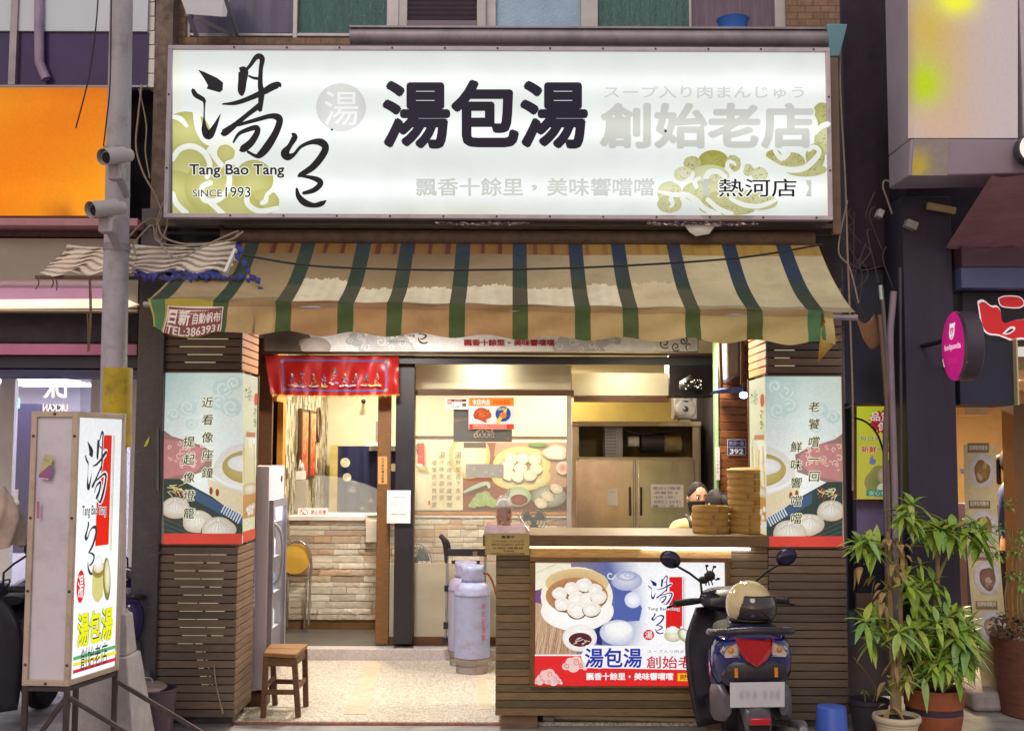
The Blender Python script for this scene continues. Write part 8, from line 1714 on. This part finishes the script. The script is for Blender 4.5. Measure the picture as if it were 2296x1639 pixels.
def pipe(pts, r, label, m_): o = MB().tube([P(*p_) for p_ in pts], r, 12, smooth=5).build('conduit', m_); tag(o, label, 'pipe', GP)
M_pv = mat('lilac_pvc', S(140, 126, 140), .5, var=.15, scale=5, dirt=S(80, 70, 76), dirt_amt=.5)
pipe([(2004, 654, .06), (2000, 700, .06), (1996, 760, .06), (2000, 900, .06), (2006, 1100, .06), (2010, 1480, .06)], .021, 'thickest lilac plastic conduit running down the violet column', M_pv)
pipe([(1976, 640, .06), (1984, 740, .06), (1990, 860, .06), (1984, 960, .06), (1984, 1100, .06), (1992, 1480, .06)], .012, 'thin conduit with pale tip left of the thickest one', mat('grey_conduit', S(104, 94, 100), .5, var=.2))
pipe([(1972, 706, .06), (1980, 800, .06), (1988, 920, .06), (1986, 1020, .06), (1990, 1060, .06), (1996, 1300, .06)], .014, 'brownish conduit crossing behind the yellow green poster edge', mat('brown_conduit', S(112, 92, 82), .6, var=.2))
pipe([(2018, 600, .06), (2020, 900, .06), (2022, 1480, .06)], .01, 'narrow dark conduit tight against the column corner', mat('dark_conduit', S(74, 64, 74), .5))
pipe([(1974, 640, .06), (1977, 672, .06)], .013, 'short white and green pipe end sticking up at the conduits', mat('white_green_pipe', S(180, 200, 190), .4))
m = MB(); rr = random.Random(12)
for i in range(22):
    x, y = rr.uniform(1896, 1990), rr.uniform(420, 620); m.tube([P(x, y, .2), P(x + rr.uniform(-30, 30), y + rr.uniform(10, 60), .18), P(x + rr.uniform(-40, 40), y + rr.uniform(40, 120), .2)], .004, 5, smooth=4)
o = m.build('cable_tangle', mat('tangle_cable', S(84, 70, 72), .7, var=.3)); tag(o, 'dark tangle of old wires in the gap beside the sign end', 'cables'); o['kind'] = 'stuff'
m = MB(); m.bar(P(2078, 462, .06), P(2142, 474, .06), .03, .045); tag(m.build('bracket_bar', mat('beige_steel', S(176, 160, 120), .5, var=.15), bevel=.004), 'short beige steel bar fixed at the head of the violet column', 'bracket')
for x, y, w_, lab in ((2032, 410, 18, 'small grey junction box at the top of the violet column'), (2042, 505, 34, 'tilted grey junction box under the beige bar'), (1972, 480, 18, 'pale little junction box beside the brown pipes')):
    m = MB(); p0 = P(x, y, .06); m.box(-w_ / 900, w_ / 900, -.03, .03, -.025, .025); m.xf(Matrix.Translation(p0) @ Matrix.Rotation(.4, 4, 'Y')); tag(m.build('junction_box', MATS['grey_box'], bevel=.004), lab, 'junction box', 'junction boxes on the column')
t = MB(); t.grid(lambda u, v: P(1915 + 45 * u + 20 * v, 700 + 60 * v + 25 * math.sin(u * 3), .1 + .05 * u), 8, 8); tag(t.build('curled_plastic', mat('curled_plastic', S(130, 96, 70), .4, var=.3, scale=5), solid=.004), 'curled brown plastic sheet hooked beside the awning end', 'plastic sheet')
m = MB(); a = P(1895, 1365, .3); m.tube([P(1905, 1445, .2), P(1905, 1370, .2)], .045, 16); tag(m.build('grey_tube', mat('slate_tube', S(70, 80, 100), .5)), 'slate grey tube standing behind the black plant pot', 'tube')

# ================================================================== LAMPS INSIDE (fixtures with their light)
def lamp(name, x, y, z, e, col, size, rot=(0, 0, 0), spot=None):
    l = bpy.data.lights.new(name, 'SPOT' if spot else 'AREA'); l.energy = e; l.color = col
    if spot: l.spot_size = R(spot); l.spot_blend = .6; l.shadow_soft_size = size
    else: l.shape = 'DISK'; l.size = size
    o = bpy.data.objects.new(name, l); COL.objects.link(o); o.location = (x, y, z); o.rotation_euler = rot
WARM = (1, .9, .7)
dl = None
for i, (x, y, lab) in enumerate(((-1.3, 2.75, 'nearest ceiling downlight over the shop door'), (-1.45, 4.2, 'deep ceiling downlight over the order counter'), (-.1, 4.3, 'ceiling downlight over the middle of the mural'), (.55, 4.55, 'ceiling downlight near the bright end of the mural'), (1.2, 3.02, 'ceiling downlight before the steel fridge'))):
    m = MB(); m.lathe([(.06, .0), (.075, .004), (.075, .018)], (x, y, 2.6), 24); o = m.build('ceiling_downlight', mat('warm_lamp', (1, 1, 1), .5, emit=S(255, 224, 160), estr=12)); tag(o, lab, 'lamp', 'ceiling downlights in the shop')
    lamp('downlight', x, y, 2.59, (20, 17, 9.5, 11, 40)[i], WARM, .14)
lamp('bulkhead_spot', PX(1085, 845, 2.55), 2.42, PZ(1085, 828, 2.45), 4.5, (1, .94, .76), .03, (R(78), 0, 0), 150); lamp('kitchen_bulkhead_spot', PX(1400, 850, 2.7), 2.55, PZ(1400, 832, 2.6), 6, (1, .92, .7), .03, (R(75), 0, R(-20)), 150)
lamp('kitchen_lamp', 1.2, .75, 2.55, 26, WARM, .25); lamp('entry_lamp', -.9, 1.0, 2.66, 42, (1, .95, .88), .3)
for x, y, lab in ((1.2, .75, 'round flat ceiling lamp above the counter staff'), (-.9, 1.0, 'round flat ceiling lamp above the terrazzo entry')):
    m = MB(); m.lathe([(.13, 0), (.14, .01), (.14, .04)], (x, y, 2.68), 28); tag(m.build('ceiling_lamp', MATS['warm_lamp']), lab, 'lamp', 'flat ceiling lamps under the arcade')
lamp('restaurant_lamp', 3.6, 2.4, 2.24, 60, (1, .8, .5), .3)
